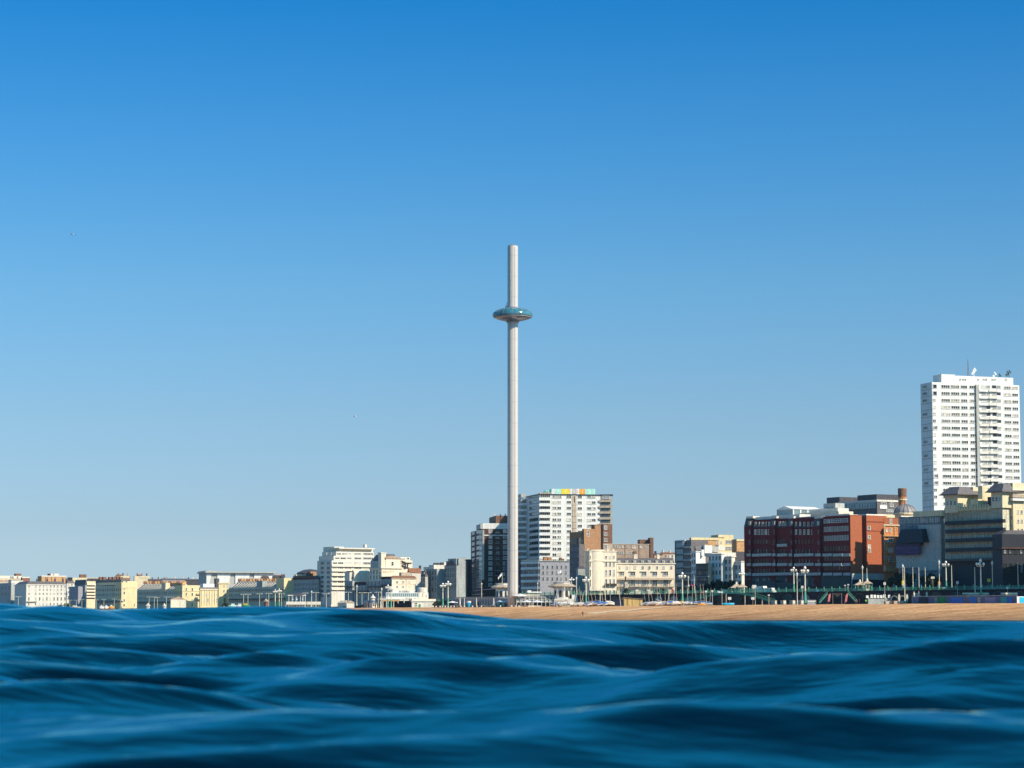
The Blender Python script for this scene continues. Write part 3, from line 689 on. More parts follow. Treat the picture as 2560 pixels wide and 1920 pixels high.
H2 = Bld('brick_block', 'sunlit red brick end wing with blank walls and a narrow dark recess', 'building', 2167, 2167, 2217, 1288, Y=H.C[1]+H.a[1]*H.fx(2167), z0=9, wall='red_brick')
H.box('recess_wall', H.fx(2155)+.02, H.fx(2167)-.02, 3.5, 9, 0, H.h-.3, 'deep_red_brick')
H.box('end_pier', 0, H.w, -.25, -.01, H.z(1287), H.z(1288.5), 'red_brick')
MB().box(.02, H.w, -.12, -.005, -1, H.h-.02).obj('end_wall', 'red_brick', H.root)
MB().frustum(0, H2.w, -.02, 6, H2.h, H2.h+.5, .2, .8, .2, 0).obj('coping', 'off_white', H2.root)
for y in (1320, 1343, 1366, 1376): H2.win(2173, y, 6, 8, off=-.02, nx=1, nz=2)
H2.pbox('string_course', 2168, 2216, 1304, 1305.5, 'deep_red_brick', yo=-.12, dp=.1); H2.pbox('string_course', 2168, 2216, 1327, 1328, 'deep_red_brick', yo=-.12, dp=.1)
H3 = Bld('gabled_house', 'narrow ornate orange brick house with white windows beside the red brick wall', 'house', 2210, 2211, 2246, 1295, perp=47, z0=9, wall='orange_brick', phi=25)
for y in (1311, ): H3.pbox('attic', 2211, 2245, 1295, 1311, 'red_brick', yo=-.2, dp=.19)
H3.grid([2228], [1303], 5, 11, off=-.22); H3.cornice(1338, 1341, 'terracotta', out=.9); H3.cornice(1311, 1314, 'cream', out=.5)
for y, w_ in ((1325, 4), (1350, 10), (1375, 10), (1398, 10)): H3.win(2227, y, w_, 10, nx=2, off=-.05)
for y in (1326, 1353, 1370, 1392): H3.win(2217, y, 3, 6, off=-.02)
for px in (2211, 2237): H3.pbox('pilaster', px, px+2.4, 1312, 1425, 'terracotta', yo=-.3, dp=.28)
H3.pbox('porch', 2214, 2242, 1415, 1428, 'terracotta', yo=-2, dp=1.9)
H4 = Bld('roof_extension', 'grey building with black rooftop boxes rising behind the brick hotel', 'building', 2098, 2194, 2249, 1250, perp=85, z0=9, wall='grey_slate', phi=30)
H4.lbox('window_band', 2106, 2190, 1257, 1273, 'pale_grey', xo=-.3, dp=.25)
for px in seq(2112, 2184, 12): H4.win(px, 1265, 3, 8, face='l', off=-.32)
for (a, n_, y) in ((2206, 3, 1261), (2226, 2, 1262), (2221, 4, 1277)): H4.win(a+4, y, n_*4, 9 if y < 1270 else 5, nx=n_, nz=2, off=-.05)
H4.pbox('white_panel', 2201, 2219, 1263, 1272, 'white_paint', yo=-.25, dp=.2)
for pl, pc, pr, yt, yb in ((2171, 2192, 2247, 1235, 1250),):
    H4.box('plant_box', H4.fx(2193, 1), H4.fx(pr, 1), 1, H4.ly(pl, 1) if False else 14, H4.h, H4.z(yt), 'slate')
H4.lbox('plant_box', 2068, 2100, 1243, 1258, 'slate', xo=2, dp=12)
H4.cornice(1249, 1254, 'off_white', out=.4)
H4.pbox('wall_band', 2195, 2248, 1286, 1294, 'cream', yo=-.3, dp=.28)
LB = Bld('pavement_canopy', 'low pale building with blank fascia in shade below the brick hotel end wall', 'building', 2128, 2131, 2226, 1435, perp=34, z0=10, wall='grey_render', phi=28)
LB.pbox('fascia', 2131, 2226, 1434, 1449, 'pale_grey', yo=-.6, dp=.55); LB.grid([2137, 2146], [1442], 2.5, 8, glass='pane_dark', off=-.62)
LB.pbox('shopfront', 2131, 2226, 1450, 1480, 'navy', yo=-.2, dp=.18)
LB2 = Bld('glass_kiosk', 'pale shaded glass fronted kiosk on the upper promenade near the banner', 'kiosk', 2232, 2236, 2262, 1443, perp=30, z0=10, wall='grey_render', phi=28)
LB2.fgrid('f', 5, [1455], wfrac=.6, hpx=14, glass='pane_dark', frame='grey_paint')
OFF = Bld('shade_block', 'unseen cream block added beyond the right edge to shade the dark block', 'building', 2600, 2760, 3200, 1195, perp=12, z0=9, wall='cream', phi=35)  # unseen block sized so its shadow covers the dark block at the edge
OFF.fgrid('l', 8, [1190, 1230, 1270, 1310, 1345, 1380, 1410], wfrac=.4, hpx=12)

# ------------------------------------------------------------------ buildings: centre
T = Bld('white_tower', 'broad white tower block in the centre with coloured letter boards on its roof', 'tower block', 1301, 1350, 1500, 1236, Y=1195, phi=14, z0=8)
T.cornice(1234.5, 1236.5, 'dark_metal', out=.5, top=True, name='roof_edge')
rows = [1241+14.6*i for i in range(12)]
for k, y in enumerate(rows):
    if k == 0:
        T.win(1392.5, 1240, 23, 10, nx=4, nz=2); T.win(1422.5, 1240, 11, 10, nx=2, nz=2)
    else:
        T.grid([1386, 1398], [y], 9, 6, nx=2, nz=1); T.win(1422.5, y, 10, 6, nx=2, nz=1)
    if k < 8: T.win(1450, y+1, 10, 6, nx=2, nz=1); T.grid([1473, 1484.5], [y+1], 9, 6, nx=2, nz=1)
    T.pbox('balcony', 1348, 1378, y+3.5, y+9, 'white_paint', yo=-1.6, dp=.25); T.pbox('balcony_floor', 1348, 1378, y+9, y+10, 'white_paint', yo=-1.6, dp=1.59)
    T.win(1363, y-1, 25, 7, nx=5, nz=1, glass='pane_dark' if k in (5, 7, 9) else 'pane')
    T.win(1335, y, 22, 7, nx=4, nz=1, face='l', glass='pane_dark', frame='pale_grey'); T.lbox('floor_band', 1319, 1349, y+5, y+9, 'white_paint', xo=-.2, dp=.18)
    # curved bay at the left corner and its mirror at the right
    yc = T.ly(1309, -1); z = T.z(y+9, 0, yc); zt = T.z(y+3.5, 0, yc); rr = 5.2
    MB().lathe([(rr, z), (rr, zt)], 12, cx=1.0, cy=yc-1, a0=R(120), a1=R(250)).lathe([(rr-.15, z), (rr-.15, zt)], 12, cx=1.0, cy=yc-1, a0=R(120), a1=R(250)).obj('curved_balcony', 'white_paint', T.root)
T.box('left_bay', -2.8, 0, T.ly(1316), T.ly(1303), 0, T.z(1238, 0, T.d), 'pale_grey')
T.pbox('lift_shaft', 1431, 1441.5, 1237, 1400, 'beige_block', yo=-.25, dp=.24)
for y in [1262+14.6*i for i in range(7)]: T.pbox('shaft_joint', 1431, 1441.5, y, y+.9, 'brown_brick', yo=-.3, dp=.05)
T.pbox('shaft_slot', 1435, 1437.5, 1241, 1256, 'dark_metal', yo=-.3, dp=.05); 
W2 = Bld('tower_wing', 'beige balcony wing at the right end of the broad white tower', 'tower wing', 1500, 1500, 1531, 1237, Y=1203, phi=-2, z0=8, wall='pale_grey')
for k, y in enumerate([1243+14.6*i for i in range(7)]):
    W2.win(1515, y, 24 if k else 17, 6, nx=5, nz=1, off=-.1, glass='pane_dark')
    if k: W2.pbox('balcony', 1498, 1531, y-8.5, y-3.5, 'beige_block', yo=-1.4, dp=.3)
W2.cornice(1236, 1238, 'dark_metal', out=.4, top=True, name='roof_edge')
# letter boards
SB = [(1360, 1379, 'dark_teal', 'M', 'l'), (1379.5, 1387.5, 'canvas', 'A', 'f'), (1388, 1403.5, 'aqua', 'K', 'f'), (1404, 1424.5, 'yellow', 'E', 'f'), (1425, 1431, 'canvas', 'B', 'f'), (1431.5, 1441.5, 'pale_grey', 'E', 'f'), (1442, 1448.5, 'canvas', 'L', 'f'),
      (1449, 1463, 'orange', 'I', 'f'), (1463.5, 1478.5, 'aqua', 'E', 'f'), (1479, 1483, 'aqua', 'V', 'f'), (1483.5, 1488.5, 'pink_brick', 'E', 'f')]
SB = [(1359.5, 1378.5, 'teal', 'M'), (1379, 1387.5, 'canvas', 'A'), (1388, 1403.5, 'aqua', 'K'), (1404, 1424.5, 'yellow', 'E'), (1425, 1431, 'canvas', 'B'), (1431.3, 1441.3, 'pale_grey', 'E'), (1441.6, 1448.6, 'canvas', 'L'), (1449, 1462.5, 'orange', 'I'), (1463, 1467.5, 'aqua', 'E'), (1468, 1479.5, 'aqua', 'V'), (1480, 1488.5, 'aqua', 'E')]
for i, (a, b_, m_, ch) in enumerate(SB):
    yo = 5.5 if i else 5.9
    x0 = T.fx(a, 5.5); x1 = T.fx(b_, 5.5); zt = T.z(1222, x0, 5.5)
    if i == 0: bd = MB().prism([(x0, T.h+.3), (x1, T.h+.3), (x1, zt), (x0, zt-1.2)], 5.9, 6.4).obj('sign_board', m_, T.root)
    else: bd = MB().box(x0, x1, yo, yo+.5, T.h+.5, zt-.002*i).obj('sign_board', m_, T.root)
    text(ch, 2.1, 'white_paint' if ch != 'L' else 'orange', bd, ((x0+x1)/2, yo-.03, (T.h+.5+zt)/2), name='letter')
for (a, b_, yt) in ((1350, 1380, 1230),): T.box('roof_hut', T.fx(a, 8), T.fx(b_, 8), 8, 11, T.h, T.z(yt), 'off_white')
T.box('roof_rail', T.fx(1352, .3), T.fx(1378, .3), .3, .4, T.h+.3, T.h+1.0, 'pink_brick')

PD = Bld('podium_flats', 'white banded balcony flats in shade at the foot of the white tower', 'building', 1303, 1347, 1356, 1402, Y=1165, phi=35, z0=8, wall='blue_glass')
for y in (1407, 1421, 1438, 1453, 1470): PD.lbox('balcony', 1302, 1347, y-3, y+3, 'white_paint', xo=-1.5, dp=1.4)
PD.fgrid('l', 6, [1413, 1430, 1445, 1461], wfrac=.8, hpx=7, frame='grey_paint', glass='pane_dark', nz=1)
PD.lbox('parapet', 1303, 1347, 1399, 1403, 'pale_grey', xo=-.4, dp=3)
PD.box('rear_wing', -.0, 12, PD.d+.02, PD.d+14, 0, PD.h, 'navy')

K = Bld('brick_flats', 'dark shaded brick block rising in steps beside the tan brick towers', 'building', 1424, 1460, 1487, 1329, Y=1150, phi=35, z0=8, wall='tan_brick')
for (a, b_, yt) in ((1460, 1487, 1322),): K.box('front_slab', 0, K.fx(1487), -.02, 1.5, 0, K.z(1322), 'tan_brick')
for y in (1352, 1368, 1384, 1400, 1416, 1432): K.fgrid('l', 4, [y], wfrac=.4, hpx=7, frame='grey_paint', glass='pane_dark')
K.lbox('step', 1424, 1434, 1330, 1360, 'navy', xo=-.02, dp=.01) if False else None
K.win(1470, 1334, 4.5, 13, nz=2, glass='pane_dark', off=-.03)
K2 = Bld('shaded_terrace', 'dark terrace stepping down to the sea left of the tan brick tower', 'building', 1424, 1448, 1462, 1360, Y=1105, phi=35, z0=8, wall='grey_slate')
K2.fgrid('l', 5, [1372, 1388, 1404, 1420, 1436, 1452], wfrac=.4, hpx=8, frame='grey_paint', glass='pane_dark')
K2.box('upper_step', 2, K2.w, 3, K2.d*.62, K2.h, K2.z(1344), 'slate')
K3 = Bld('tan_brick_tower', 'tan brick tower with four stacked white windows in front of the white tower wing', 'tower', 1502, 1508, 1531, 1310, Y=1165, phi=15, z0=8, wall='brown_brick')
K3.win(1514, 1319, 6, 8, nx=2, off=-.03); 
for y in (1319, 1335, 1350, 1366): K3.win(1514, y, 6.5, 7, nx=2, off=-.05)
K3.pbox('pale_base', 1508, 1531, 1359, 1470, 'beige_block', yo=-.04, dp=.03)
K4 = Bld('brick_pier', 'plain tan brick pier between the dark terrace and the windowed tower', 'tower', 1478, 1487, 1502, 1313, Y=1160, phi=30, z0=8, wall='tan_brick')
K4.box('roof_box', 0, 4, 1, 5, K4.h, K4.z(1311), 'slate')

# cream hotel with bow front
CB = Bld('bow_fronted_house', 'tall cream Regency house with broad blank bow front on the seafront', 'house', 1463, 1474, 1541, 1378, Y=1082, phi=12, z0=8, wall='pale_cream')
xa, xb = CB.fx(1477), CB.fx(1510); cx = (xa+xb)/2; r = (xb-xa)/2+.3
bow = [(r, 0), (r, CB.z(1402.5)), (r+.35, CB.z(1402)), (r+.35, CB.z(1400.5)), (r, CB.z(1400)), (r, CB.z(1378)), (r+.3, CB.z(1377.5)), (r+.3, CB.z(1376)), (r, CB.z(1375.5)), (r, CB.z(1374))]
MB().lathe(bow, 24, cx=cx, cy=1.2, a0=R(180), a1=R(360), sy=.55).box(xa, xb, 1.0, 5, CB.h, CB.z(1374)).obj('bow_front', 'pale_cream', CB.root, smooth=False)
CB.cornice(1402, 1404, out=.4); CB.cornice(1377, 1379, out=.3)
for y, h_ in ((1393, 6), (1410, 10), (1432, 14), (1455, 14), (1480, 9)):
    CB.grid([1515.5, 1525.5, 1535], [y], 4, h_, glass='pane')
for y, h_ in ((1393, 7), (1410, 11), (1432, 15), (1457, 16)): CB.win(1475.5, y, 3.4, h_, glass='pane', frame='pale_cream', off=-.05); CB.win(1469, y, 3, h_, face='l', frame='pale_cream')
CB.pbox('balcony', 1511, 1541, 1463, 1465, 'dark_metal', yo=-1.0, dp=.98); CB.pbox('balcony_rail', 1511, 1541, 1459, 1463, 'bronze', yo=-1.0, dp=.05)
CB.pbox('entrance_canopy', 1474, 1510, 1474, 1476.5, 'off_white', yo=-5.5, dp=3); CB.pbox('entrance_glazing', 1475, 1509, 1477, 1484, 'brown_brick', yo=-4.5, dp=2)
for px in (1470, 1520, 1534): CB.chim(px, 1371, 1379, 5, 'pale_cream', yo=4)
# cream terrace
TR = Bld('cream_terrace', 'long cream stucco terrace with canopied iron balcony and slate roof behind the boat masts', 'terrace', 1541, 1542, 1687, 1409, Y=1088, phi=6, z0=8, wall='pale_cream', depth=11)
MB().frustum(0, TR.w, .3, 11, TR.h+.003, TR.z(1394), 0, 0, 3.5, 3.5).obj('roof', 'grey_slate', TR.root)
TR.cornice(1407.5, 1410, 'pale_cream', out=.4)
for px in [1546, 1565, 1585, 1604, 1621, 1640, 1657, 1676]:
    TR.win(px+3, 1419, 4.5, 6); x = TR.fx(px+2, .9); z = TR.h
    MB().box(x-.7, x+.7, .9, 2.6, z, z+1.5).obj('dormer', 'pale_grey', TR.root); TR.win(px+2, 1404.5, 3, 3, off=.86, nz=1)
for px in [1554, 1582, 1610, 1637, 1664]:
    TR.win(px, 1434.5, 12, 8, nx=3, nz=1); TR.win(px, 1457, 11, 15, nx=3, nz=2); TR.win(px, 1478, 9, 9, nx=2, nz=1)
    TR.pbox('window_hood', px-8, px+8, 1427.5, 1429, 'pale_cream', yo=-.6, dp=.59)
    TR.pbox('ground_bay', px+7, px+14, 1470, 1488, 'pale_cream', yo=-.5, dp=.49)
for x0 in (1540,):
    a, b_ = TR.fx(1540, -1.7), TR.fx(1686, -1.7); z0, z1 = TR.z(1449), TR.z(1444)
    m_ = MB(); k = len(m_.v); m_.v += [(a, -1.7, z0), (b_, -1.7, z0), (b_, -.02, z1), (a, -.02, z1), (a, -1.7, z0-.12), (b_, -1.7, z0-.12), (b_, -.02, z1-.12), (a, -.02, z1-.12)]
    m_.f += [(0, 1, 2, 3), (7, 6, 5, 4), (0, 4, 5, 1), (1, 5, 6, 2), (3, 7, 4, 0)]; m_.m += [0]*5; m_.obj('balcony_canopy', 'tan_roof', TR.root)
TR.pbox('balcony_floor', 1540, 1686, 1466, 1467.5, 'stone', yo=-1.6, dp=1.58)
m_ = MB(); a, b_ = TR.fx(1540, -1.6), TR.fx(1686, -1.6); z0, z1 = TR.z(1466), TR.z(1461.5)
m_.box(a, b_, -1.62, -1.55, z1-.06, z1); x = a
while x < b_: m_.box(x, x+.05, -1.6, -1.55, z0, z1-.06); x += .3
for i in range(14): x = a+(b_-a)*i/13; m_.box(x-.05, x+.05, -1.63, -1.53, z0, TR.z(1449.5))
m_.obj('balcony_rail', 'bronze', TR.root)
for px, w_ in ((1588, 6), (1592, 4), (1646, 6)): TR.chim(px, 1385, 1409, w_, 'pale_cream', yo=3.2, dp=2)
TR.chim(1588, 1377, 1386, 8, 'brown_brick', yo=6)
TR.pbox('door', 1677, 1683, 1472, 1487, 'red_paint', yo=-.12, dp=.1)

PB = Bld('pink_flats', 'pinkish brown brick block with a rooftop box and tall chimney behind the cream terrace', 'building', 1528, 1531, 1627, 1361, Y=1175, phi=8, z0=8, wall='pink_brick')
PB.grid([1535.5, 1540.5, 1545.5, 1557, 1568, 1583, 1602, 1613], [1367], 3.5, 5); PB.grid([1545, 1552, 1557, 1568, 1575, 1581], [1382], 3.5, 6)
PB.win(1585, 1368, 6, 6, nx=2, frame='canvas')
PB.box('lift_room', PB.fx(1600, 3), PB.fx(1621, 3), 3, 9, PB.h, PB.z(1348), 'brown_brick')
PB.lbox('x', 1, 2, 1, 2) if False else None
PB.pbox('flue_tower', 1626, 1634, 1344, 1410, 'brown_brick', yo=-.5, dp=6); PB.pbox('joint', 1562, 1563, 1362, 1400, 'bronze', yo=-.1, dp=.09); PB.pbox('joint', 1597, 1598, 1362, 1400, 'bronze', yo=-.1, dp=.09)
PB.cornice(1359.5, 1361.5, 'beige_block', out=.2)
for i, (a, b_, yt, m_, lab) in enumerate([(1636, 1656, 1383, 'pink_brick', 'small dark roofed house peeping over the cream terrace'), (1655, 1674, 1380, 'pink_brick', 'pink walled house with dormer behind the cream terrace'), (1672, 1690, 1381, 'off_white', 'pale house next to the glass fronted block, behind the cream terrace')]):
    h_ = Bld('small_house', lab, 'house', a-2, a, b_, yt+4, Y=1180+i*6, phi=20, z0=8, wall=m_)
    h_.gabled(yt, 'slate' if i == 0 else 'brown_brick'); h_.win((a+b_)/2, yt+10, 5, 6, glass='pane_dark'); h_.chim(a+4, yt-6, yt+5, 3, 'bronze' if i == 0 else 'off_white')
SR = Bld('shaded_row', 'low purple grey houses in shade at the foot of the white tower', 'house', 1348, 1350, 1424, 1402, Y=1135, phi=20, z0=8, wall='grey_paint')
SR.grid([1358, 1369, 1381, 1393, 1404, 1415], [1418, 1432, 1447], 3.6, 7, glass='pane_dark', frame='grey_render')
for px, yt, w_ in ((1364, 1391, 9), (1375, 1392, 9), (1402, 1393, 5), (1408, 1396, 5)): SR.chim(px, yt, 1403, w_, 'tan_brick' if px < 1380 else 'brown_brick', yo=3)
SR.cornice(1401, 1403, 'grey_render')
SR2 = Bld('grey_house', 'plain grey shaded house tucked left of the bow fronted cream house', 'house', 1440, 1445, 1464, 1421, Y=1100, phi=20, z0=8, wall='grey_render')
SR2.win(1453, 1450, 4, 9, glass='pane_dark'); SR2.mansard(1415, 'slate', 1)

# glass-fronted block, tan block, Georgian cluster
GB = Bld('glass_block', 'glass fronted block in shade to the right of the cream terrace', 'building', 1687, 1728, 1770, 1350, Y=1100, phi=35, z0=8, wall='grey_slate')
for y in (1362, 1379, 1395, 1412, 1428, 1444, 1460): GB.lbox('glazing', 1690, 1708, y-6, y+7, 'glass_wall', xo=-.3, dp=.28); GB.lbox('balcony', 1709, 1727, y+3, y+8, 'pale_grey', xo=-1.0, dp=.15); GB.lbox('spandrel', 1688, 1727, y+8, y+9.5, 'grey_slate', xo=-.6, dp=.5)
for y in (1358, 1375, 1392, 1409, 1425, 1441): GB.win(1718, y, 14, 7, nx=3, nz=1, face='l', glass='pane_dark', frame='grey_paint')
GB.lbox('white_frame', 1691, 1712, 1350, 1353, 'white_paint', xo=-.7, dp=.6); GB.lbox('white_frame', 1706, 1710, 1353, 1364, 'white_paint', xo=-.7, dp=.38)
TB = Bld('tan_block', 'tan brick block with cream stair tower and cream edging behind the shaded houses', 'building', 1724, 1728, 1797, 1344, Y=1130, phi=20, z0=8, wall='terracotta')
TB.pbox('edge_band', 1728, 1797, 1344, 1350, 'yellow_cream', yo=-.3, dp=.28); TB.pbox('edge_band', 1728, 1731.5, 1350, 1420, 'yellow_cream', yo=-.3, dp=.28)
TB.pbox('joint', 1758.5, 1759.5, 1350, 1400, 'brown_brick', yo=-.06, dp=.05); TB.grid([1792.5], [1357, 1372], 4, 7)
TB2 = Bld('stair_tower', 'cream stair tower with a canopy roof rising above the tan block', 'tower', 1778, 1796, 1834, 1337, Y=1138, phi=20, z0=8, wall='yellow_cream')
TB2.box('roof_canopy', -3, 3, 0, TB2.d+3, TB2.h-1.6, TB2.h-1.2, 'grey_slate'); TB2.grid([1803], [1356, 1371], 3, 5)
for y in (1355, 1371): TB2.win(1822, y, 15, 8, nx=4, nz=2)
TB3 = Bld('brown_block', 'plain brown block beside the brick hotel gable, dark below', 'building', 1830, 1842, 1864, 1348, Y=1120, phi=20, z0=8, wall='terracotta')
TB3.pbox('edge_band', 1842, 1864, 1348, 1353, 'yellow_cream', yo=-.3, dp=.28); TB3.pbox('lower_wall', 1840, 1864, 1379, 1440, 'slate', yo=-.4, dp=.38)
def georgian(lab, pl, pc, pr, yt, perp, wall, rows, n, roof=None, z0=8, nf=0, g='pane_dark'):
    b = Bld('town_house', lab, 'house', pl, pc, pr, yt, perp=perp, z0=z0, wall=wall, group=None)
    b.fgrid('l', n, rows, wfrac=.38, hpx=9, frame='pale_grey', glass=g)
    if nf: b.fgrid('f', nf, rows, wfrac=.3, hpx=8, frame='off_white')
    b.cornice(yt-.5, yt+1.5, wall, out=.35)
    if roof: b.mansard(roof, 'slate', 2)
    return b
gA = georgian('narrow white town house with sunlit attic beside the glass fronted block', 1728, 1740, 1750, 1378, 48, 'white_paint', [1388, 1405, 1422, 1440, 1458], 2)
gB = Bld('dark_glass_infill', 'dark green glass infill building between white town houses', 'building', 1740, 1771, 1778, 1408, perp=44, z0=8, wall='dark_teal')
gB.fgrid('l', 5, [1418, 1432, 1447, 1462], wfrac=.85, hpx=9, nx=2, nz=1, frame='dark_metal', glass='pane_dark'); gB.lbox('balcony', 1741, 1770, 1440, 1442, 'grey_paint', xo=-.8, dp=.75)
gC = georgian('tall pale town house with four floors left of the brick hotel', 1771, 1804, 1812, 1384, 48, 'white_paint', [1395, 1412, 1431, 1452], 4)
gD = georgian('pale bow windowed town house, middle one of the shaded white row', 1803, 1829, 1838, 1391, 50, 'off_white', [1404, 1422, 1441, 1458], 3)
gE = georgian('lower pale town house nearest the brick hotel', 1829, 1853, 1862, 1403, 52, 'white_paint', [1418, 1440, 1456], 3)
gF = Bld('white_attic_house', 'white house with bright sunlit chimneys and skylit roof above the shaded row', 'house', 1738, 1741, 1764, 1376, perp=70, z0=8, wall='white_paint', phi=25)
gF.gabled(1365, 'slate', 'x'); 
for a, b_, yt, yb, m_ in ((1762, 1780, 1363, 1383, 'white_paint'), (1780, 1797, 1366, 1380, 'pale_grey'), (1797, 1812, 1363, 1376, 'off_white'), (1754, 1761, 1374, 1390, 'white_paint')):
    gF.pbox('attic_wall', a, b_, yt, yb, m_, yo=-1.5, dp=3)
for px in seq(1764, 1776, 4): gF.chim(px, 1360, 1364, 2, 'terracotta', yo=0)
gF.pbox('roof_deck', 1780, 1840, 1381, 1392, 'off_white', yo=-1, dp=8)

# ------------------------------------------------------------------ dark brick tower and the shaded square left of the observation tower
V = Bld('dark_brick_tower', 'dark brown brick residential tower with bay windows behind the observation tower', 'tower block', 1177, 1207, 1296, 1322, Y=1222, phi=8, z0=8, wall='dark_brick')
V.box('attic', 0, V.w, -.05, V.d*.5, V.h, V.z(1308), 'white_paint')
V.box('attic', -1.2, -.02, 0, V.d*.35, V.h, V.z(1310), 'pale_grey')
V.box('penthouse', V.fx(1240, 3), V.w, 3, V.d*.6, V.z(1308)+.01, V.z(1288), 'brown_brick')
for px in (1236, 1250, 1262): V.box('flue', V.fx(px, 5), V.fx(px, 5)+.5, 5, 5.5, V.z(1288), V.z(1283), 'off_white')
V.pbox('band', 1207, 1296, 1337, 1339.5, 'white_paint', yo=-.15, dp=.13)
for k, y in enumerate([1328+13.4*i for i in range(11)]):
    for px in (1226, 1262): 
        V.win(px, y, 8, 7.5, nx=3, nz=1, frame='white_paint', off=-.05); V.pbox('bay_panel', px-4.5, px+4.5, y+4.6, y+8.4, 'dark_teal' if k > 2 else 'brown_brick', yo=-.25, dp=.2)
    V.pbox('balcony', 1238, 1250, y+3.4, y+4.6, 'grey_paint' if k > 1 else 'white_paint', yo=-1.0, dp=.9); V.win(1244, y+.5, 9, 6, nx=2, nz=1, glass='pane_dark', frame='dark_metal')
    for a, b_, xo in ((1178, 1188, -1.0), (1190, 1200, -1.4)):
        V.win((a+b_)/2, y+(3 if a < 1185 else 0)+2, 7.5, 8, nx=3, nz=1, face='l', off=-.1, glass='pane_dark', frame='pale_grey')
    x0 = -.4
    o = V.win(1201.5, y+2, 5.5, 8, nx=2, nz=1, face='l', off=-.9, frame='white_paint', glass='pane_dark')
V.lbox('corner_bay', 1198, 1206.5, 1326, 1450, 'pale_grey', xo=-.85, dp=.83)
V.lbox('podium_band', 1180, 1296, 1471, 1473, 'grey_paint', xo=-.5, dp=.4); V.lbox('podium_band', 1180, 1207, 1485, 1487, 'pale_grey', xo=-.5, dp=.4)
Q = []
def sq(lab, pl, pc, pr, yt, perp, wall, rows, n, **k):
    b = Bld('terraced_house', lab, 'house', pl, pc, pr, yt, perp=perp, z0=8, wall=wall, group='terraced houses of the shaded square')
    b.fgrid('l', n, rows, wfrac=.36, hpx=9, frame='grey_render', glass='pane_dark'); return b
q = sq('end house of the shaded square with big blank grey gable wall', 1112, 1141, 1172, 1414, 108, 'grey_render', [1424, 1438, 1452, 1467], 5)
q.box('attic', .5, q.w-1, 1, q.d*.8, q.h+.01, q.z(1396), 'grey_render'); MB().gable(0, q.w, 0, q.d, q.h+.02, q.z(1400), 'x').obj('roof', 'slate', q.root)
q.box('gable_wall', q.fx(1146), q.w, -.05, .5, 0, q.z(1395), 'grey_render'); q.chim(1158, 1394, 1402, 14, 'grey_slate', yo=1)
for px in (1115, 1122, 1130, 1136): q.lbox('dormer', px, px+3, 1403, 1412, 'grey_render', xo=.4, dp=2)
q2 = sq('grey green house with sunlit chimney stack, second along the shaded square', 1066, 1092, 1120, 1422, 104, 'grey_render', [1432, 1446, 1461, 1475], 4)
q2.box('sunlit_attic', 0, q2.w, 3, 8, q2.h, q2.z(1412), 'off_white')
for px in (1089, 1097, 1106): q2.chim(px, 1406, 1414, 6, 'slate', yo=4)
q2.box('sunlit_attic', q2.fx(1110, 3), q2.fx(1120, 3), 3, 7, q2.h, q2.z(1405), 'off_white')
q3 = sq('blue grey mansard roofed house at the left end of the shaded square', 1039, 1063, 1070, 1441, 100, 'pale_grey', [1450, 1463, 1476], 4)
q3.mansard(1427, 'slate', 1.6)
for px in (1043, 1048, 1053, 1058): q3.lbox('dormer', px, px+2.5, 1430, 1439, 'pale_grey', xo=.3, dp=1.5)
q4 = sq('pale roofed house between the mansard house and the chimney stack house', 1060, 1078, 1086, 1424, 112, 'off_white', [1434, 1448, 1462], 3)
q4.box('attic', 0, q4.w, 1, 8, q4.h, q4.z(1417), 'off_white')
q5 = Bld('back_house', 'dark roofed house filling the gap beside the dark brick tower', 'house', 1164, 1168, 1180, 1402, Y=1260, phi=30, z0=8, wall='slate'); q5.gabled(1398, 'slate')

# ------------------------------------------------------------------ buildings: left-hand group
EC = Bld('seafront_flats', 'white streamlined 1930s seafront flats with continuous balcony bands and stepped top', 'building', 793, 829, 936, 1401, perp=62, z0=6, wall='off_white', phi=35)
def ecbox(pl, pc, pr, yt, yb, ins):
    x0 = EC.fx(pc, ins)
    EC.box('upper_storey', x0, EC.fx(pr, ins), ins, EC.ly(pl, x0), EC.z(yb)+.002, EC.z(yt), 'off_white')
ecbox(797, 834, 935, 1389, 1401, 1.5); ecbox(805, 840, 934, 1378, 1389, 3.0)
EC.box('roof_slab', EC.fx(846, 3), EC.fx(935, 3), 2.2, 14, EC.z(1371), EC.z(1368), 'off_white'); EC.box('top_floor', EC.fx(845, 5), EC.fx(932, 5), 5, 14, EC.z(1378), EC.z(1371), 'pale_cream')
EC.box('lift_tower', EC.fx(826, 14), EC.fx(850, 14), 10, 22, EC.z(1378), EC.z(1367, 0, 20), 'off_white'); EC.pbox('vent', 912, 917, 1361, 1369, 'off_white', yo=6, dp=2)
for k, y in enumerate([1385, 1396, 1408, 1420, 1431, 1443, 1455, 1466]):
    off = [3.0, 1.5][k] if k < 2 else 0; pa = [840, 836][k] if k < 2 else 830
    for (a, b_, n_) in ((pa+2, pa+12, 4), (pa+15, pa+28, 3), (pa+32, 878, 5), (886, 903, 5), (908, 932, 7)):
        if b_ > a+3: EC.win((a+b_)/2, y, b_-a, 4.6, nx=n_, nz=1, off=off-.02)
    EC.pbox('balcony', pa, 934, y+3.2, y+8.2, 'pale_cream', yo=off-1.0, dp=.25); EC.pbox('balcony_floor', pa, 934, y+8.2, y+9.2, 'off_white', yo=off-1.0, dp=.98)
    if k >= 2: EC.grid([806, 821], [y], 7, 5.5, nx=2, face='l', glass='pane_dark', frame='grey_render')
for y in (1477, 1489): EC.grid([806, 821], [y], 7, 5.5, nx=2, face='l', glass='pane_dark', frame='grey_render')
EC.grid([815, 826], [1384], 3, 5, face='l', glass='pane')

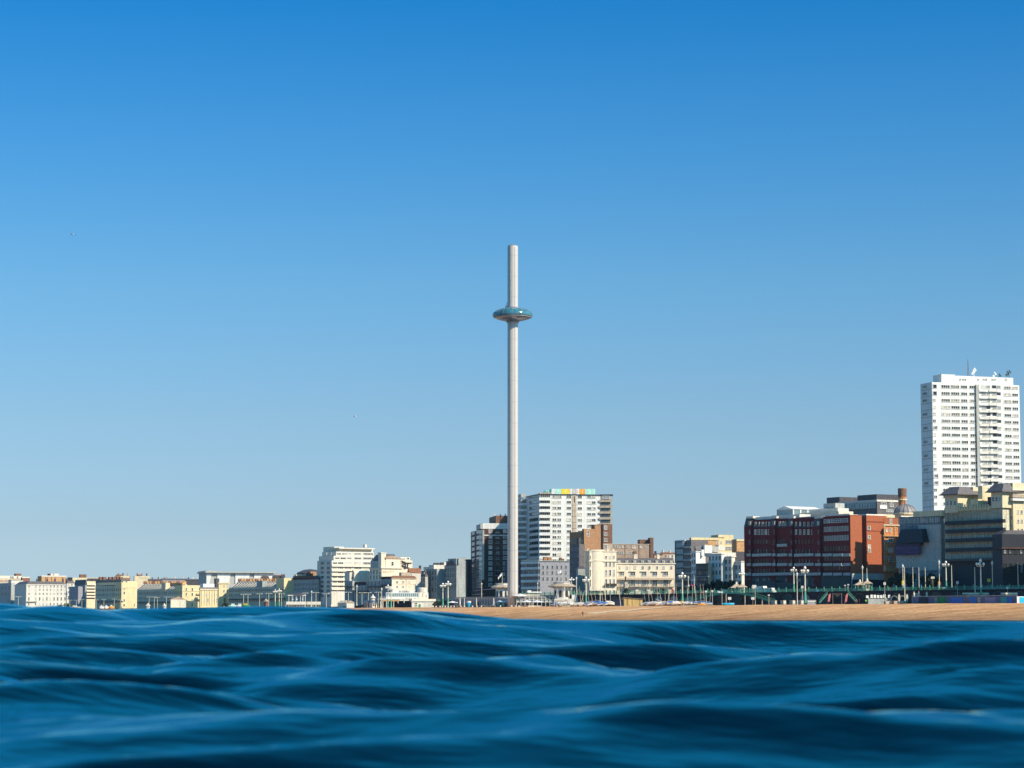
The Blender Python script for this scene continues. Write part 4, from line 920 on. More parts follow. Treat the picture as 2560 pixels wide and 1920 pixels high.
MS = Bld('mansard_hotel', 'white building with dark mansard, tall chimney and faint painted lettering on its gable wall', 'building', 924, 954, 1004, 1420, perp=64, z0=6, wall='pale_cream', phi=35)
MS.cornice(1418.5, 1421, 'pale_cream', out=.7)
MS.lbox('attic_wall', 926, 953, 1402, 1419, 'pale_grey', xo=.3, dp=6); MB().frustum(.3, 10, MS.ly(953, .3), MS.ly(926, .3), MS.z(1402)+.01, MS.z(1385), 3.5, 1, .5, .5).obj('mansard_roof', 'slate', MS.root)
MS.box('attic_block', MS.fx(965), MS.fx(1000), -.02, 8, MS.h+.02, MS.z(1395), 'pale_cream'); MS.pbox('attic_parapet', 964, 1001, 1393, 1397, 'pink_brick', yo=-.4, dp=.5)
MB().lathe([(3.2, MS.z(1394)), (3.0, MS.z(1390)), (.3, MS.z(1388))], 12, cx=MS.fx(981), cy=1.5, sy=.3).obj('attic_gable', 'pink_brick', MS.root)
MS.win(981, 1409, 5, 9, off=-.05); MS.pbox('chimney_tower', 953, 965, 1382, 1420, 'pale_cream', yo=.3, dp=3); MS.pbox('chimney_cap', 952, 966, 1381, 1384, 'off_white', yo=.1, dp=3.4)
MS.fgrid('l', 4, [1430, 1443], wfrac=.3, hpx=9, frame='pale_grey', glass='pane_dark')
text('ORLANDO GILLES', 1.15, 'beige_block', MS.root, (MS.fx(967), -.02, MS.z(1428.5))); text('BREWERY', 1.0, 'beige_block', MS.root, (MS.fx(966), -.02, MS.z(1431.5)))
MSB = Bld('back_flats', 'cream flats with zigzag fire escape behind the mansard building', 'building', 999, 1001, 1031, 1401, Y=1310, phi=30, z0=6, wall='pale_cream')
MSB.pbox('upper_storey', 1001, 1025, 1393, 1401.2, 'pale_cream', yo=.4, dp=6); MSB.grid([1003, 1007, 1011], [1397.5], 2, 3, nz=1, off=.36); MSB.win(1020, 1396, 5, 3, nz=1, off=.36, glass='pane_dark')
m_ = MB()
for (a, ya, b_, yb_) in ((1003, 1402, 1013, 1407), (1013, 1407, 1029, 1407), (1004, 1408, 1012, 1404), (1005, 1412, 1013, 1408), (1004, 1413, 1015, 1419), (1003, 1419, 1022, 1419), (1013, 1407, 1013, 1422), (1019, 1407, 1018, 1419)):
    m_.tube((MSB.fx(a), -.5, MSB.z(ya)), (MSB.fx(b_), -.5, MSB.z(yb_)), .28, n=4)
m_.obj('fire_escape', 'bronze', MSB.root)
WH = Bld('white_house', 'plain white gabled house between the balcony flats and the mansard building', 'house', 878, 886, 925, 1431, perp=60, z0=6, wall='pale_cream', phi=30)
WH.gabled(1424, 'pale_cream', 'x', e=.02); WH.pbox('end_pier', 897, 924, 1431, 1455, 'off_white', yo=-.2, dp=.18)
WH2 = Bld('small_white_house', 'small white house with dark window in the shadow of the balcony flats', 'house', 862, 874, 883, 1430, perp=58, z0=6, wall='off_white', phi=35)
WH2.mansard(1427, 'slate', 1); WH2.win(880, 1445, 4, 6, glass='pane_dark')
for i, (lab, pl, pc, pr, yt, wl_, rf) in enumerate([('shaded seafront house with balconies, beside the balcony flats', 862, 881, 886, 1452, 'grey_render', None),
        ('shaded seafront house with slate mansard roof and dormers below the white gable', 886, 918, 921, 1463, 'pale_grey', 1454), ('shaded seafront house with dark balcony canopy below the mansard building', 916, 953, 957, 1451, 'pale_grey', None),
        ('tall shaded seafront house adjoining the cream end house', 953, 980, 983, 1447, 'grey_render', 1441)]):
    b = Bld('seafront_house', lab, 'house', pl, pc, pr, yt, perp=44, z0=6, wall=wl_)
    b.fgrid('l', 4, [yt+8, yt+21, yt+34], wfrac=.35, hpx=8, frame='pale_grey', glass='pane_dark')
    if rf: b.mansard(rf, 'slate', 1.5)
    b.lbox('balcony', pl, pc, yt+14, yt+17, 'dark_metal', xo=-1.2, dp=1.1); b.box('rear_wing', .1, 9, .5, b.d-.5, 0, b.h-.4, wl_)
CE = Bld('cream_end_house', 'square cream seafront house with three columns of windows and shallow hipped roof', 'house', 978, 980, 1039, 1446, perp=40, z0=6, wall='pale_cream', phi=25)
CE.grid([993, 1008, 1023], [1455, 1467], 5, 5, nx=2); CE.hip(1439, 'brown_brick'); CE.cornice(1445, 1447, out=.4); CE.pbox('string_course', 980, 1039, 1460, 1461, 'pale_cream', yo=-.15, dp=.14)
CE.pbox('veranda', 981, 1037, 1475, 1482, 'white_paint', yo=-3, dp=2.9); CE.grid([1000, 1007, 1012, 1017, 1022], [1478], 3, 3, nz=1, off=-3.05); CE.pbox('drainpipe', 1015, 1015.6, 1447, 1475, 'bronze', yo=-.15, dp=.12)
RT = Bld('red_roofed_house', 'house with red tiled roof and white wall behind the cream end house', 'house', 1019, 1024, 1052, 1432, Y=1270, phi=25, z0=6, wall='off_white')
RT.gabled(1420, 'red_tile', 'x'); RT.chim(1051, 1413, 1424, 4, 'bronze', yo=4); RT.win(1028, 1438, 3.5, 6); RT.pbox('side_wall', 1003, 1024, 1431, 1450, 'beige_block', yo=-3, dp=2.9)

# Hove terraces
def hove(name, lab, pl, pc, pr, yt, perp, wall, nl=0, rl=(), roof=None, z0=6, phi=35, group=None, ax='y'):
    b = Bld(name, lab, 'terrace' if nl > 8 else 'building', pl, pc, pr, yt, perp=perp, z0=z0, wall=wall, phi=phi, group=group)
    if nl:
        for y in rl: b.fgrid('l', nl, [y], wfrac=.3, hpx=5.5, frame='grey_render', glass='pane_dark')
    if roof: b.mansard(roof, 'slate', 3)
    return b
b = hove('terrace', 'pale receding square terrace in shade right of the exhibition shed, beside the balcony flats', 734, 795, 798, 1448, 60, 'grey_render', 16, (1460, 1472, 1486)); b.mansard(1439, 'grey_slate', 3)
for px in (735, 742, 749): b.lbox('sunlit_stack', px, px+5, 1436, 1449, 'cream', xo=4, dp=4)
for px in (752, 765, 772): b.chim(0, 1, 1, 1) if False else b.lbox('chimney', px, px+3, 1433, 1442, 'brown_brick', xo=5, dp=2)
b = Bld('dark_roof_house', 'dark domed roof rising just left of the balcony flats', 'building', 772, 778, 796, 1440, perp=90, z0=6, wall='slate'); MB().lathe([(9, b.h), (7.6, b.h+2.2), (4, b.h+3.7), (.3, b.h+4.2)], 14, cx=4, cy=8).obj('dome', 'slate', b.root)
b.box('lit_box', -1, 3, -1, 2, b.h, b.z(1429), 'tan_brick')
b = hove('terrace', 'long shaded cream terrace with serried party walls and yellow sunlit end wall', 572, 710, 734, 1466, 58, 'shaded_facade', 26, (1474, 1486, 1500), )  # long side greyed for shade, the end block left in sunlit yellow
b.box('end_block', -.03, b.w+.02, -.04, 9, -1, b.z(1445), 'yellow_cream'); b.pbox('string_course', 711, 734, 1466, 1467.5, 'cream', yo=-.3, dp=.26)
def ridges(b, pxs, ytop, ywall, m1='off_white', m2='grey_slate', xo=1.0, chim=True):
    for i, px in enumerate(pxs):
        y = b.ly(px, xo+2); zt = b.z(ytop, xo, y)
        m_ = MB(); m_.prism([(0.3, b.h), (11, b.h), (7.5, zt), (5.5, zt)], y, y+.5); m_.obj('party_wall', m1, b.root)
        if i+1 < len(pxs):
            y2 = b.ly(pxs[i+1], xo+2); z2 = zt-.5
            MB().prism([(.6, b.h+.01), (10.6, b.h+.01), (7.3, z2), (5.7, z2)], min(y, y2)+.52, max(y, y2)-.02).obj('roof', m2, b.root)
        if chim:
            m_ = MB().box(5.2, 7.8, y-.3, y+.8, zt-.3, zt+1.0)
            for t in range(4): m_.lathe([(.16, zt+1.0), (.13, zt+1.7)], 5, cx=5.5+t*.65, cy=y+.25)
            m_.obj('chimney', 'terracotta' if i % 3 else 'red_tile', b.root)
ridges(b, seq(588, 700, 17), 1452, 1466)
b.lbox('pediment', 642, 656, 1452, 1468, 'grey_render', xo=-.3, dp=3); b.lbox('cornice', 572, 710, 1474, 1475, 'pale_grey', xo=-.6, dp=.55)
b.lbox('dark_ground_floor', 572, 710, 1496, 1499.5, 'dark_metal', xo=-1.2, dp=1.1); b.pbox('shade_fin', 711, 716, 1480, 1500, 'cream', yo=-.5, dp=.4)
b = hove('terrace', 'shaded cream square terrace ending in a broad yellow sunlit seafront block with balconies', 343, 456, 500, 1472, 56, 'shaded_facade', 22, (1482, 1494, 1506))
ridges(b, seq(352, 448, 15), 1458, 1472); b.box('seafront_block', -.03, b.w+.02, -.04, 10, -1, b.z(1463), 'yellow_cream'); b.cornice(1477, 1478, 'cream', out=.3)
b.lbox('pediment', 404, 414, 1457, 1478, 'cream', xo=-.4, dp=3); b.lbox('dark_ground_floor', 344, 455, 1504, 1507, 'dark_metal', xo=-1.2, dp=1.1); b.lbox('parapet', 412, 455, 1457, 1462, 'terracotta', xo=4, dp=3)
b.grid([466, 481], [1474, 1486, 1502], 3.5, 7); b.grid([466, 481], [1512], 3, 6); b.pbox('upper_balcony', 492, 503, 1484, 1487, 'pink_brick', yo=-1, dp=.9); b.pbox('upper_balcony', 492, 503, 1498, 1501, 'pink_brick', yo=-1, dp=.9)
b2 = hove('seafront_house', 'low yellow seafront house with tall pilasters between two taller yellow blocks', 499, 501, 546, 1474, 57, 'yellow_cream', phi=30)
b2.grid([512, 518, 537, 544], [1487], 3, 5); b2.grid([512, 520, 537, 543], [1501], 3, 9); b2.cornice(1472, 1475, 'cream', out=.4); b2.gabled(1468, 'grey_slate', 'x')
for px in seq(505, 544, 7): b2.pbox('pilaster', px, px+1.2, 1476, 1513, 'cream', yo=-.3, dp=.28)
b2.box('white_attic', b2.fx(508, 4), b2.fx(536, 4), 4, 9, b2.h, b2.z(1459), 'canvas'); b2.pbox('dark_gable', 540, 548, 1446, 1472, 'slate', yo=5, dp=3)
b3 = hove('seafront_house', 'yellow seafront corner block with stacked windows beside a receding shaded terrace', 545, 547, 572, 1458, 55, 'yellow_cream', phi=30)
b3.grid([560, 569], [1465, 1477], 3, 5); b3.win(563, 1488, 4, 8, nx=2); b3.win(562, 1500, 5, 10, nx=2, frame='yellow_cream'); b3.cornice(1456, 1459, 'cream', out=.5)
b = hove('terrace', 'shaded grey square terrace ending in a plain yellow sunlit corner block at the left', 239, 304, 343, 1464, 56, 'shaded_facade', 14, (1474, 1486, 1500))
b.box('seafront_block', -.03, b.w+.02, -.04, 10, -1, b.z(1456), 'yellow_cream'); b.cornice(1468, 1469.5, 'cream', out=.3); b.grid([311], [1471, 1482, 1501, 1513], 4, 5); b.grid([337], [1513], 4, 7)
b.lbox('roof', 240, 303, 1449, 1464, 'grey_slate', xo=6, dp=6); b.lbox('cream_attic', 242, 303, 1456, 1463, 'cream', xo=3, dp=3); b.lbox('dark_ground_floor', 240, 304, 1503, 1506, 'dark_metal', xo=-1.2, dp=1.1)
for px in (246, 255, 270, 279, 290, 297): b.lbox('chimney', px, px+3, 1442, 1453, 'brown_brick', xo=8, dp=2)
for a, b_ in ((308, 314), (318, 342)): b.pbox('parapet', a, b_, 1453, 1458, 'cream', yo=1, dp=2)
b.pbox('side_return', 343, 352, 1472, 1484, 'brown_brick', yo=2, dp=4)
b = hove('balcony_flats', 'narrow cream flats with five stacked white balconies left of a shaded terrace', 213, 217, 239, 1453, 66, 'cream')
for y in (1459, 1467, 1475, 1483, 1490): b.pbox('balcony', 217, 239, y, y+4, 'pale_cream', yo=-1.2, dp=1.1); b.pbox('glazing', 218, 238, y+4.2, y+7, 'bronze', yo=-.1, dp=.09)
b.chim(221, 1447, 1454, 4, 'slate'); b.chim(233, 1446, 1454, 3, 'slate')
b = hove('gabled_house', 'blue grey gable ended house in shade right of the long white hotel', 187, 213, 217, 1462, 58, 'grey_render'); b.gabled(1449, 'slate', 'y'); b.box('side_wall', -4, -.02, 2, b.d, 0, b.z(1466), 'grey_paint')
b = hove('white_hotel', 'long white seafront hotel with rows of small windows and slate roof at the far left', 37, 66, 167, 1462, 50, 'off_white', phi=28)
b.mansard(1453, 'grey_slate', 3); xs = (73, 90, 100, 109, 118, 127, 136, 145, 154, 163); b.grid(xs, [1466, 1474, 1484], 2.8, 4); b.grid(xs, [1497], 2.8, 8); b.grid(xs, [1510], 3, 5); b.cornice(1460.5, 1462.5, out=.3)
b.pbox('balcony', 69, 93, 1503, 1505, 'stone', yo=-1, dp=.9)
for px in (93, 119, 138, 158): b.chim(px, 1447, 1460, 3.5, 'slate', yo=5)
b = hove('white_bay_house', 'taller white end house with two columns of windows joined to the long white hotel', 165, 167, 187, 1458, 56, 'off_white', phi=28); b.mansard(1448, 'grey_slate', 2); b.grid([172, 180], [1461.5, 1469, 1480], 3, 4); b.grid([172, 180], [1494], 3, 8); b.chim(167, 1446, 1459, 4, 'slate', yo=3)
b = hove('brick_flats', 'orange brick flats with white rooftop boxes behind the long white hotel', 94, 104, 166, 1440, 110, 'terracotta', phi=30)
b.pbox('white_band', 104, 166, 1439, 1442, 'off_white', yo=-.2, dp=.19)
for a, b_, yt in ((123, 127, 1434), (127, 133, 1434), (135, 147, 1434)): b.pbox('roof_box', a, b_, yt, 1440, 'off_white' if a != 123 else 'slate', yo=2, dp=4)
for px in (113, 117, 128, 137, 156): b.pbox('window_strip', px, px+2, 1443, 1455, 'brown_brick', yo=-.1, dp=.09)
b = hove('cream_flats', 'cream flats with a dark window band at the extreme left edge', -60, -50, 54, 1439, 130, 'pale_cream', phi=30); b.grid([27, 32, 44], [1443], 4, 4, glass='pane_dark'); b.pbox('penthouse', 40, 53, 1434, 1440, 'brown_brick', yo=1, dp=5); b.pbox('band', 0, 60, 1446, 1447, 'stone', yo=-.2, dp=.19); b.pbox('brick_wall', 0, 52, 1449, 1456, 'pink_brick', yo=-.2, dp=.19)
b.pbox('dark_band', 22, 52, 1449, 1452, 'bronze', yo=-.4, dp=.15)
b = hove('brick_house', 'small brick house between the cream flats and the orange brick flats', 52, 55, 75, 1443, 115, 'red_tile', phi=30); b.pbox('roof_line', 55, 75, 1442, 1445, 'off_white', yo=-.2, dp=.19)
b = hove('corner_house', 'shaded white building with one sunlit end at the far left edge', -70, 28, 37, 1457, 56, 'pale_grey', 12, (1470, 1484)); b.pbox('lit_wall', 28, 58, 1451, 1470, 'off_white', yo=12, dp=5)
b = hove('cream_flats', 'low cream flats with two dark rooftop boxes behind the white bay house', 171, 172, 250, 1444, 130, 'cream', phi=20); b.pbox('roof_box', 171, 181, 1443.5, 1450, 'navy', yo=-.3, dp=4); b.pbox('roof_box', 200, 216, 1436, 1444, 'brown_brick', yo=1, dp=4); b.pbox('roof', 220, 256, 1446, 1456, 'slate', yo=-1, dp=5)
for (pl, pr, yt, m_, lab) in ((258, 292, 1446, 'slate', 'grey slate roofed house among the skyline roofs left of centre terraces'), (289, 326, 1437, 'tan_brick', 'tan rooftop block with cream panel high on the left skyline'), (336, 374, 1437, 'cream', 'cream stepped rooftop block, second high point on the left skyline'),
                              (372, 420, 1447, 'slate', 'low dark roofed house with pale chimneys right of the stepped rooftop block'), (405, 470, 1446, 'grey_paint', 'long purplish slate roof on the skyline above the shaded terrace'), (465, 500, 1447, 'slate', 'dark roof with brick chimneys touching the left end of the white shed')):
    b = Bld('skyline_house', lab, 'house', pl-2, pl, pr, yt+3, perp=150, z0=6, wall=m_, phi=15)
    b.gabled(yt, 'grey_slate', 'x') if m_ in ('slate', 'grey_paint') else b.pbox('panel', pl+12, pr-2, yt+3, yt+8, 'cream', yo=-.3, dp=.28)
    if m_ == 'cream' or m_ == 'tan_brick': b.pbox('roof_box', pl+8 if m_ == 'cream' else pl+2, pl+20, yt-.5, yt+4, 'brown_brick', yo=1, dp=4)
    for i in range(3): b.chim(pl+(pr-pl)*(i+.6)/3.2, yt-4-i % 2, yt+6, 2.6, random.choice(['brown_brick', 'terracotta', 'bronze', 'off_white']), yo=3)
WS = Bld('exhibition_shed', 'big white shed with leaning wall panels and flat grey roof on the left skyline', 'building', 497, 516, 683, 1432, Y=1560, phi=16, z0=6, wall='pale_grey')
z0_, z1_ = WS.z(1460), WS.h-.2
for i, (a, b_) in enumerate(((516, 529), (543, 577), (588, 623), (635, 683))):
    x0, x1 = WS.fx(a), WS.fx(b_); MB().prism([(x0, z0_), (x1-(1.5 if i < 2 else 0), z0_), (x1, z1_), (x0, z1_)], -.6, -.02).obj('white_panel', 'white_paint', WS.root)
MB().box(-1, WS.w+2, -2.5, WS.d+1, WS.h, WS.h+.8).obj('roof', 'pale_grey', WS.root)
MB().prism([(-1, WS.h+.81), (WS.w*.3, WS.h+.81), (0, WS.h+1.6)], -1, WS.d).obj('roof_lip', 'pale_grey', WS.root)
for (pl, pr, yt, lab) in ((655, 672, 1440, 'brick and slate chimneyed house in front of the white shed'), (684, 702, 1438, 'house with crowded red chimneys at the right end of the white shed'), (704, 712, 1437, 'narrow house with cream stacks beside the sunlit yellow end wall')):
    b = Bld('skyline_house', lab, 'house', pl-3, pl, pr, yt+6, Y=1500, phi=15, z0=6, wall='brown_brick'); b.gabled(yt+1, 'slate', 'x')
    for i in range(5): b.chim(pl+(pr-pl)*(i+.5)/5, yt-2+i % 2, yt+8, 2.4, random.choice(['red_tile', 'brown_brick', 'terracotta']), yo=2+i % 3)

# ------------------------------------------------------------------ observation tower
YT = 1070.0
c = at(1281.8, 1450, YT)
OT = thing('observation_tower', 'very tall slender steel observation tower with ring shaped glass viewing pod', 'tower', (c.x, YT, 5.8))
def tz(py): return zat(py, YT)-5.8
rm = 13.2*YT/F
prof = [(rm, 0)]+[(rm, z) for z in seq(8, tz(617), 22)]+[(rm, tz(616))]
mast = MB().lathe(prof, 48).obj('mast', 'steel', OT, smooth=True)
j = MB()
for z in seq(6, tz(640), 17): j.lathe([(rm+.012, z), (rm+.012, z+.10)], 48)
j.obj('flange_joint', 'grey_paint', mast)
a0 = math.atan2(-1, .42)
mb = MB()
for a in (R(-65), R(-115)): 
    x, y = math.cos(a), math.sin(a); mb.tube((rm*1.005*x, rm*1.005*y, 0), (rm*1.005*x, rm*1.005*y, tz(620)), .13, n=6)
mb.obj('guide_rail', 'stone', OT)
mb = MB().lathe([(rm*.9, tz(616)), (rm*.9, tz(614))], 32).tube((.6, 0, tz(614)), (.6, 0, tz(611)), .08).tube((-.4, 0, tz(614)), (-.4, 0, tz(608)), .12).box(-.9, .3, -.2, .2, tz(611), tz(610.3))
mb.obj('mast_top', 'grey_paint', OT)
zc = tz(785.5)
pr_ = [(2.75, 2.55), (4.5, 2.5), (6.3, 2.1), (7.8, 1.35), (8.75, .45), (9.0, -.3), (8.85, -1.0), (8.5, -1.5)]
pod = MB().lathe([(r_, zc+z_) for r_, z_ in pr_], 64).obj('glass_pod', 'pod_glass', OT, smooth=True)
MB().lathe([(8.52, zc-1.48), (8.3, zc-1.75), (6.2, zc-2.5), (4.2, zc-3.0), (2.75, zc-3.25)], 64).obj('pod_underside', 'mirror_panel', pod, smooth=True)
rb = MB()
for i in range(24):
    a = 2*math.pi*i/24
    for (r0, z0), (r1, z1) in zip(pr_[:-1], pr_[1:]): rb.tube(((r0+.02)*math.cos(a), (r0+.02)*math.sin(a), zc+z0), ((r1+.02)*math.cos(a), (r1+.02)*math.sin(a), zc+z1), .07, n=4)
    rb.tube((8.5*math.cos(a), 8.5*math.sin(a), zc-1.52), (2.8*math.cos(a), 2.8*math.sin(a), zc-3.22), .09, n=4)
for (r0, z0) in pr_[1:]:
    for i in range(48):
        a, b_ = 2*math.pi*i/48, 2*math.pi*(i+1)/48
        rb.tube(((r0+.02)*math.cos(a), (r0+.02)*math.sin(a), zc+z0), ((r0+.02)*math.cos(b_), (r0+.02)*math.sin(b_), zc+z0), .05 if z0 > -1.4 else .14, n=4)
rb.obj('pod_frame', 'grey_paint', pod)
MB().lathe([(6.5, zc-1.35), (6.5, zc+.4), (2.6, zc+.6)], 32).obj('pod_interior', 'pale_grey', pod)
MB().lathe([(2.7, zc-3.9), (2.9, zc-3.2), (2.5, zc-3.0)], 32).obj('collar', 'grey_paint', OT)
MB().lathe([(3.0, zc+2.4), (3.0, zc+3.1), (2.5, zc+3.2)], 32).obj('collar', 'grey_paint', OT)
MB().tube((-rm-.3, -.4, zc+3), (-rm-.2, -.4, zc+5.4), .22, .10).tube((-rm-.9, -.4, zc+2.6), (-rm-.8, -.4, zc+3.8), .2, .12).obj('pennant', 'magenta', OT)

# ------------------------------------------------------------------ beach level buildings round the tower
BC = Bld('beach_club', 'long low glass fronted beach building in shade below the observation tower', 'building', 1136, 1292, 1296, 1494, perp=-2, z0=5.8, wall='glass_wall', phi=35)
BC.lbox('fascia', 1136, 1292, 1496, 1504, 'grey_paint', xo=-.5, dp=.45); BC.lbox('roof_edge', 1134, 1293, 1492, 1494, 'pale_grey', xo=-1.0, dp=4)
for i in range(38):
    px = 1138+i*4.0; y = BC.ly(px, -.6); y2 = BC.ly(px+2.6, -.6)
    if y2 < y: MB().prism([(0, 0), (1, 0), (.5, 1)], 0, .1) if False else None
    b = MB(); z0, z1 = BC.z(1499.5, 0, y), BC.z(1494.5, 0, y); b.v += [(-.55, y, z1), (-.55, y2, z1), (-.55, (y+y2)/2, z0), (-.65, y, z1), (-.65, y2, z1), (-.65, (y+y2)/2, z0)]
    b.f += [(0, 1, 2), (5, 4, 3), (0, 3, 4, 1), (1, 4, 5, 2), (2, 5, 3, 0)]; b.m += [0]*5; b.obj('roof_pennant', 'white_paint', BC.root)
for px in seq(1145, 1286, 22): BC.lbox('mullion', px, px+.9, 1504, 1517, 'pale_grey', xo=-.3, dp=.28)
for a, b_ in ((1186, 1199), (1262, 1290)): BC.lbox('dark_opening', a, b_, 1505, 1517, 'navy', xo=-.2, dp=.18)
CT = Bld('glass_terrace', 'two storey white framed glass terrace right of the observation tower base', 'building', 1289, 1291, 1386, 1493, Y=1066, z0=5.8, wall='glass_wall', phi=8, nowall=True)
CT.box('rear_wall', 0, CT.w, 3, 7, 0, CT.z(1497), 'glass_wall'); CT.pbox('solid_band', 1291, 1386, 1497, 1505, 'mint_glass' if 'mint_glass' in M else 'pale_grey', yo=.5, dp=1.5)
CT.box('roof', 0, CT.w, 0, 6, CT.z(1493.6), CT.z(1492.6), 'white_paint')
for px in seq(1292, 1385, 10): CT.pbox('post', px-.5, px+.5, 1484 if 1300 < px < 1330 else 1490, 1517, 'frame_white', yo=-.1, dp=.3)
for y in (1490, 1497, 1505): CT.pbox('beam', 1291, 1386, y, y+.8, 'frame_white', yo=-.05, dp=.2)
for a, b_, m_ in ((1294, 1302, 'pane'), (1324, 1332, 'stone'), (1334, 1350, 'dark_wall'), (1353, 1384, 'dark_metal')): CT.pbox('opening', a, b_, 1506, 1516, m_, yo=1.0, dp=.2)
CT.pbox('upper_counter', 1296, 1350, 1485, 1491, 'stone', yo=2, dp=2); CT.pbox('white_box', 1319, 1328, 1476, 1482, 'white_paint', yo=3, dp=3)
CT.pbox('upper_canopy', 1319, 1354, 1479, 1482, 'white_paint', yo=2.5, dp=5); CT.pbox('low_wall', 1296, 1352, 1514, 1517.5, 'off_white', yo=-6, dp=.6)
def kiosk(lab, pc_, pl, pr, ytop, yeave, yroof, ybase, Y, flag=True, arches=()):
    c = at((pl+pr)/2, 1480, Y); k = Y/F; hw = (pr-pl)/2*k*1.06
    t = thing('toll_kiosk', lab, 'kiosk', (c.x, Y, 5.8), R(12), 'ornate white seafront toll kiosks')
    z = lambda py: zat(py, Y)-5.8
    MB().lathe([(hw*1.08, 0), (hw*1.08, z(ybase+2)), (hw, z(ybase+1.5)), (hw, z(yeave+2))], 8).obj('body', 'white_paint', t)
    ew = hw*1.75
    MB().lathe([(hw, z(yeave+4)), (ew, z(yeave+.5)), (ew, z(yeave-.3)), (hw*1.35, z(yroof+2)), (hw*1.1, z(yroof))], 8).obj('roof', 'tan_roof', t)
    br = MB()
    for i in range(16): a = 2*math.pi*i/16; br.tube((hw*.98*math.cos(a), hw*.98*math.sin(a), z(yeave+4)), (ew*.92*math.cos(a), ew*.92*math.sin(a), z(yeave+.8)), .13, n=4)
    br.obj('bracket', 'frame_white', t)
    MB().lathe([(hw*1.0, z(yroof+.2)), (hw*1.0, z(ytop+1.2)), (hw*1.1, z(ytop+.8)), (hw*1.1, z(ytop))], 8).obj('roof_gallery', 'white_paint', t)
    for i in range(8):
        a = R(22.5+45*i); ar = MB()
        ww, hh = hw*.2, z(1480.5)
        pts = [(-ww, z(1493)), (ww, z(1493)), (ww, hh)]+[(ww*math.cos(q_), hh+ww*math.sin(q_)) for q_ in seq(.4, 2.7, 5)]+[(-ww, hh)]
        ar.prism(pts, -hw*.945, -hw*.9); o = ar.obj('arched_window', 'bronze', t); o.rotation_euler.z = a
    if flag:
        fp = MB().tube((0, 0, z(ytop)), (0, 0, z(flag[0])), .09, .06).obj('flagpole', 'lamp_cream', t)
        f = MB(); n_ = 8; L_ = 1.9
        for i in range(n_):
            x0, x1 = -L_*i/n_, -L_*(i+1)/n_; w0, w1 = .18*math.sin(i*1.1), .18*math.sin((i+1)*1.1); zz = z(flag[0]); d0, d1 = flag[1]*i/n_, flag[1]*(i+1)/n_
            f.v += [(x0, w0, zz-d0), (x1, w1, zz-d1), (x1, w1, zz-1.1-d1), (x0, w0, zz-1.1-d0), (x0, w0+.03, zz-d0), (x1, w1+.03, zz-d1), (x1, w1+.03, zz-1.1-d1), (x0, w0+.03, zz-1.1-d0)]
            b_ = i*8; f.f += [(b_, b_+1, b_+2, b_+3), (b_+7, b_+6, b_+5, b_+4), (b_, b_+4, b_+5, b_+1), (b_+3, b_+2, b_+6, b_+7)]; f.m += [0]*4
        f.obj('flag', 'canvas', fp)
    return t
kiosk('ornate white toll kiosk with overhanging roof and flag, left of the observation tower foot', 0, 1240, 1271, 1458, 1468.5, 1462, 1492, 1100, (1431, 2.2))
kiosk('ornate white toll kiosk with three arched windows and flag, right of the glass terrace', 0, 1385, 1425, 1455, 1466, 1459, 1495, 1070, (1425, .6))
LS = Bld('stair_block', 'low white stair block with sloping walls between the right toll kiosk and the boats', 'building', 1384, 1386, 1464, 1497, Y=1062, phi=8, z0=5.8, wall='off_white', depth=5)
LS.pbox('ramp_wall', 1430, 1462, 1487, 1497, 'white_paint', yo=.5, dp=.4); LS.pbox('upper_block', 1438, 1464, 1489, 1498, 'off_white', yo=1, dp=3)
for px in (1389, 1400, 1412): LS.pbox('panel', px, px+8, 1500, 1505, 'beige_block', yo=-.15, dp=.13)

# pavilion on the left: low art-deco cafe
AP = Bld('beach_pavilion', 'long low white Art Deco beach pavilion with glazed upper floor and dark openings beneath', 'building', 963, 966, 1048, 1481, perp=12, z0=5.8, wall='white_paint', phi=20, depth=14)
AP.pbox('window_band', 967, 1046, 1483, 1491, 'glass_wall', yo=-.15, dp=.13)
for px in seq(967, 1046, 17): AP.pbox('mullion', px-.3, px+.5, 1482, 1492, 'frame_white', yo=-.35, dp=.18)
AP.pbox('terrace_slab', 950, 1050, 1496.5, 1499, 'off_white', yo=-8, dp=8); AP.pbox('terrace_rail', 950, 1050, 1492.5, 1493, 'frame_white', yo=-8, dp=.1)
for px in seq(951, 1049, 21): AP.pbox('rail_post', px, px+.4, 1492.5, 1497, 'frame_white', yo=-8, dp=.1)
AP.pbox('sign_fascia', 953, 998, 1500, 1503, 'terracotta', yo=-7.8, dp=.3); AP.pbox('fascia', 998, 1024, 1499.5, 1502, 'off_white', yo=-7.9, dp=.3)
AP.pbox('dark_arcade', 951, 1032, 1503, 1520, 'navy', yo=-5, dp=4); 
for px in (951, 957, 966, 984, 995, 1010, 1030): AP.pbox('column', px, px+1.4, 1502, 1520, 'off_white', yo=-7.8, dp=.7)
for px in (1016, 1020, 1024, 1029, 1037): AP.grid([px], [1496], 2.5, 2.5, nz=1, glass='pane_dark', off=-.02)
RTW = Bld('round_tower', 'round topped white pavilion tower with thin flagpole beside the beach pavilion', 'tower', 1047, 1048, 1071, 1481, perp=6, z0=5.8, wall='off_white', phi=20)
hw = RTW.w/2
MB().lathe([(hw, RTW.h), (hw*1.05, RTW.h+.2), (hw*1.05, RTW.z(1471)), (hw*.9, RTW.z(1469.5)), (hw*.3, RTW.z(1468.5))], 20, cx=hw, cy=hw).obj('drum', 'off_white', RTW.root)
RTW.grid([1057], [1485, 1490], 2.2, 3, nz=1, glass='pane_dark'); RTW.win(1066, 1489, 1.6, 5); MB().tube((hw*1.9, .5, 0), (hw*1.9, .5, RTW.z(1449)), .12, .07).obj('flagpole', 'lamp_cream', RTW.root)
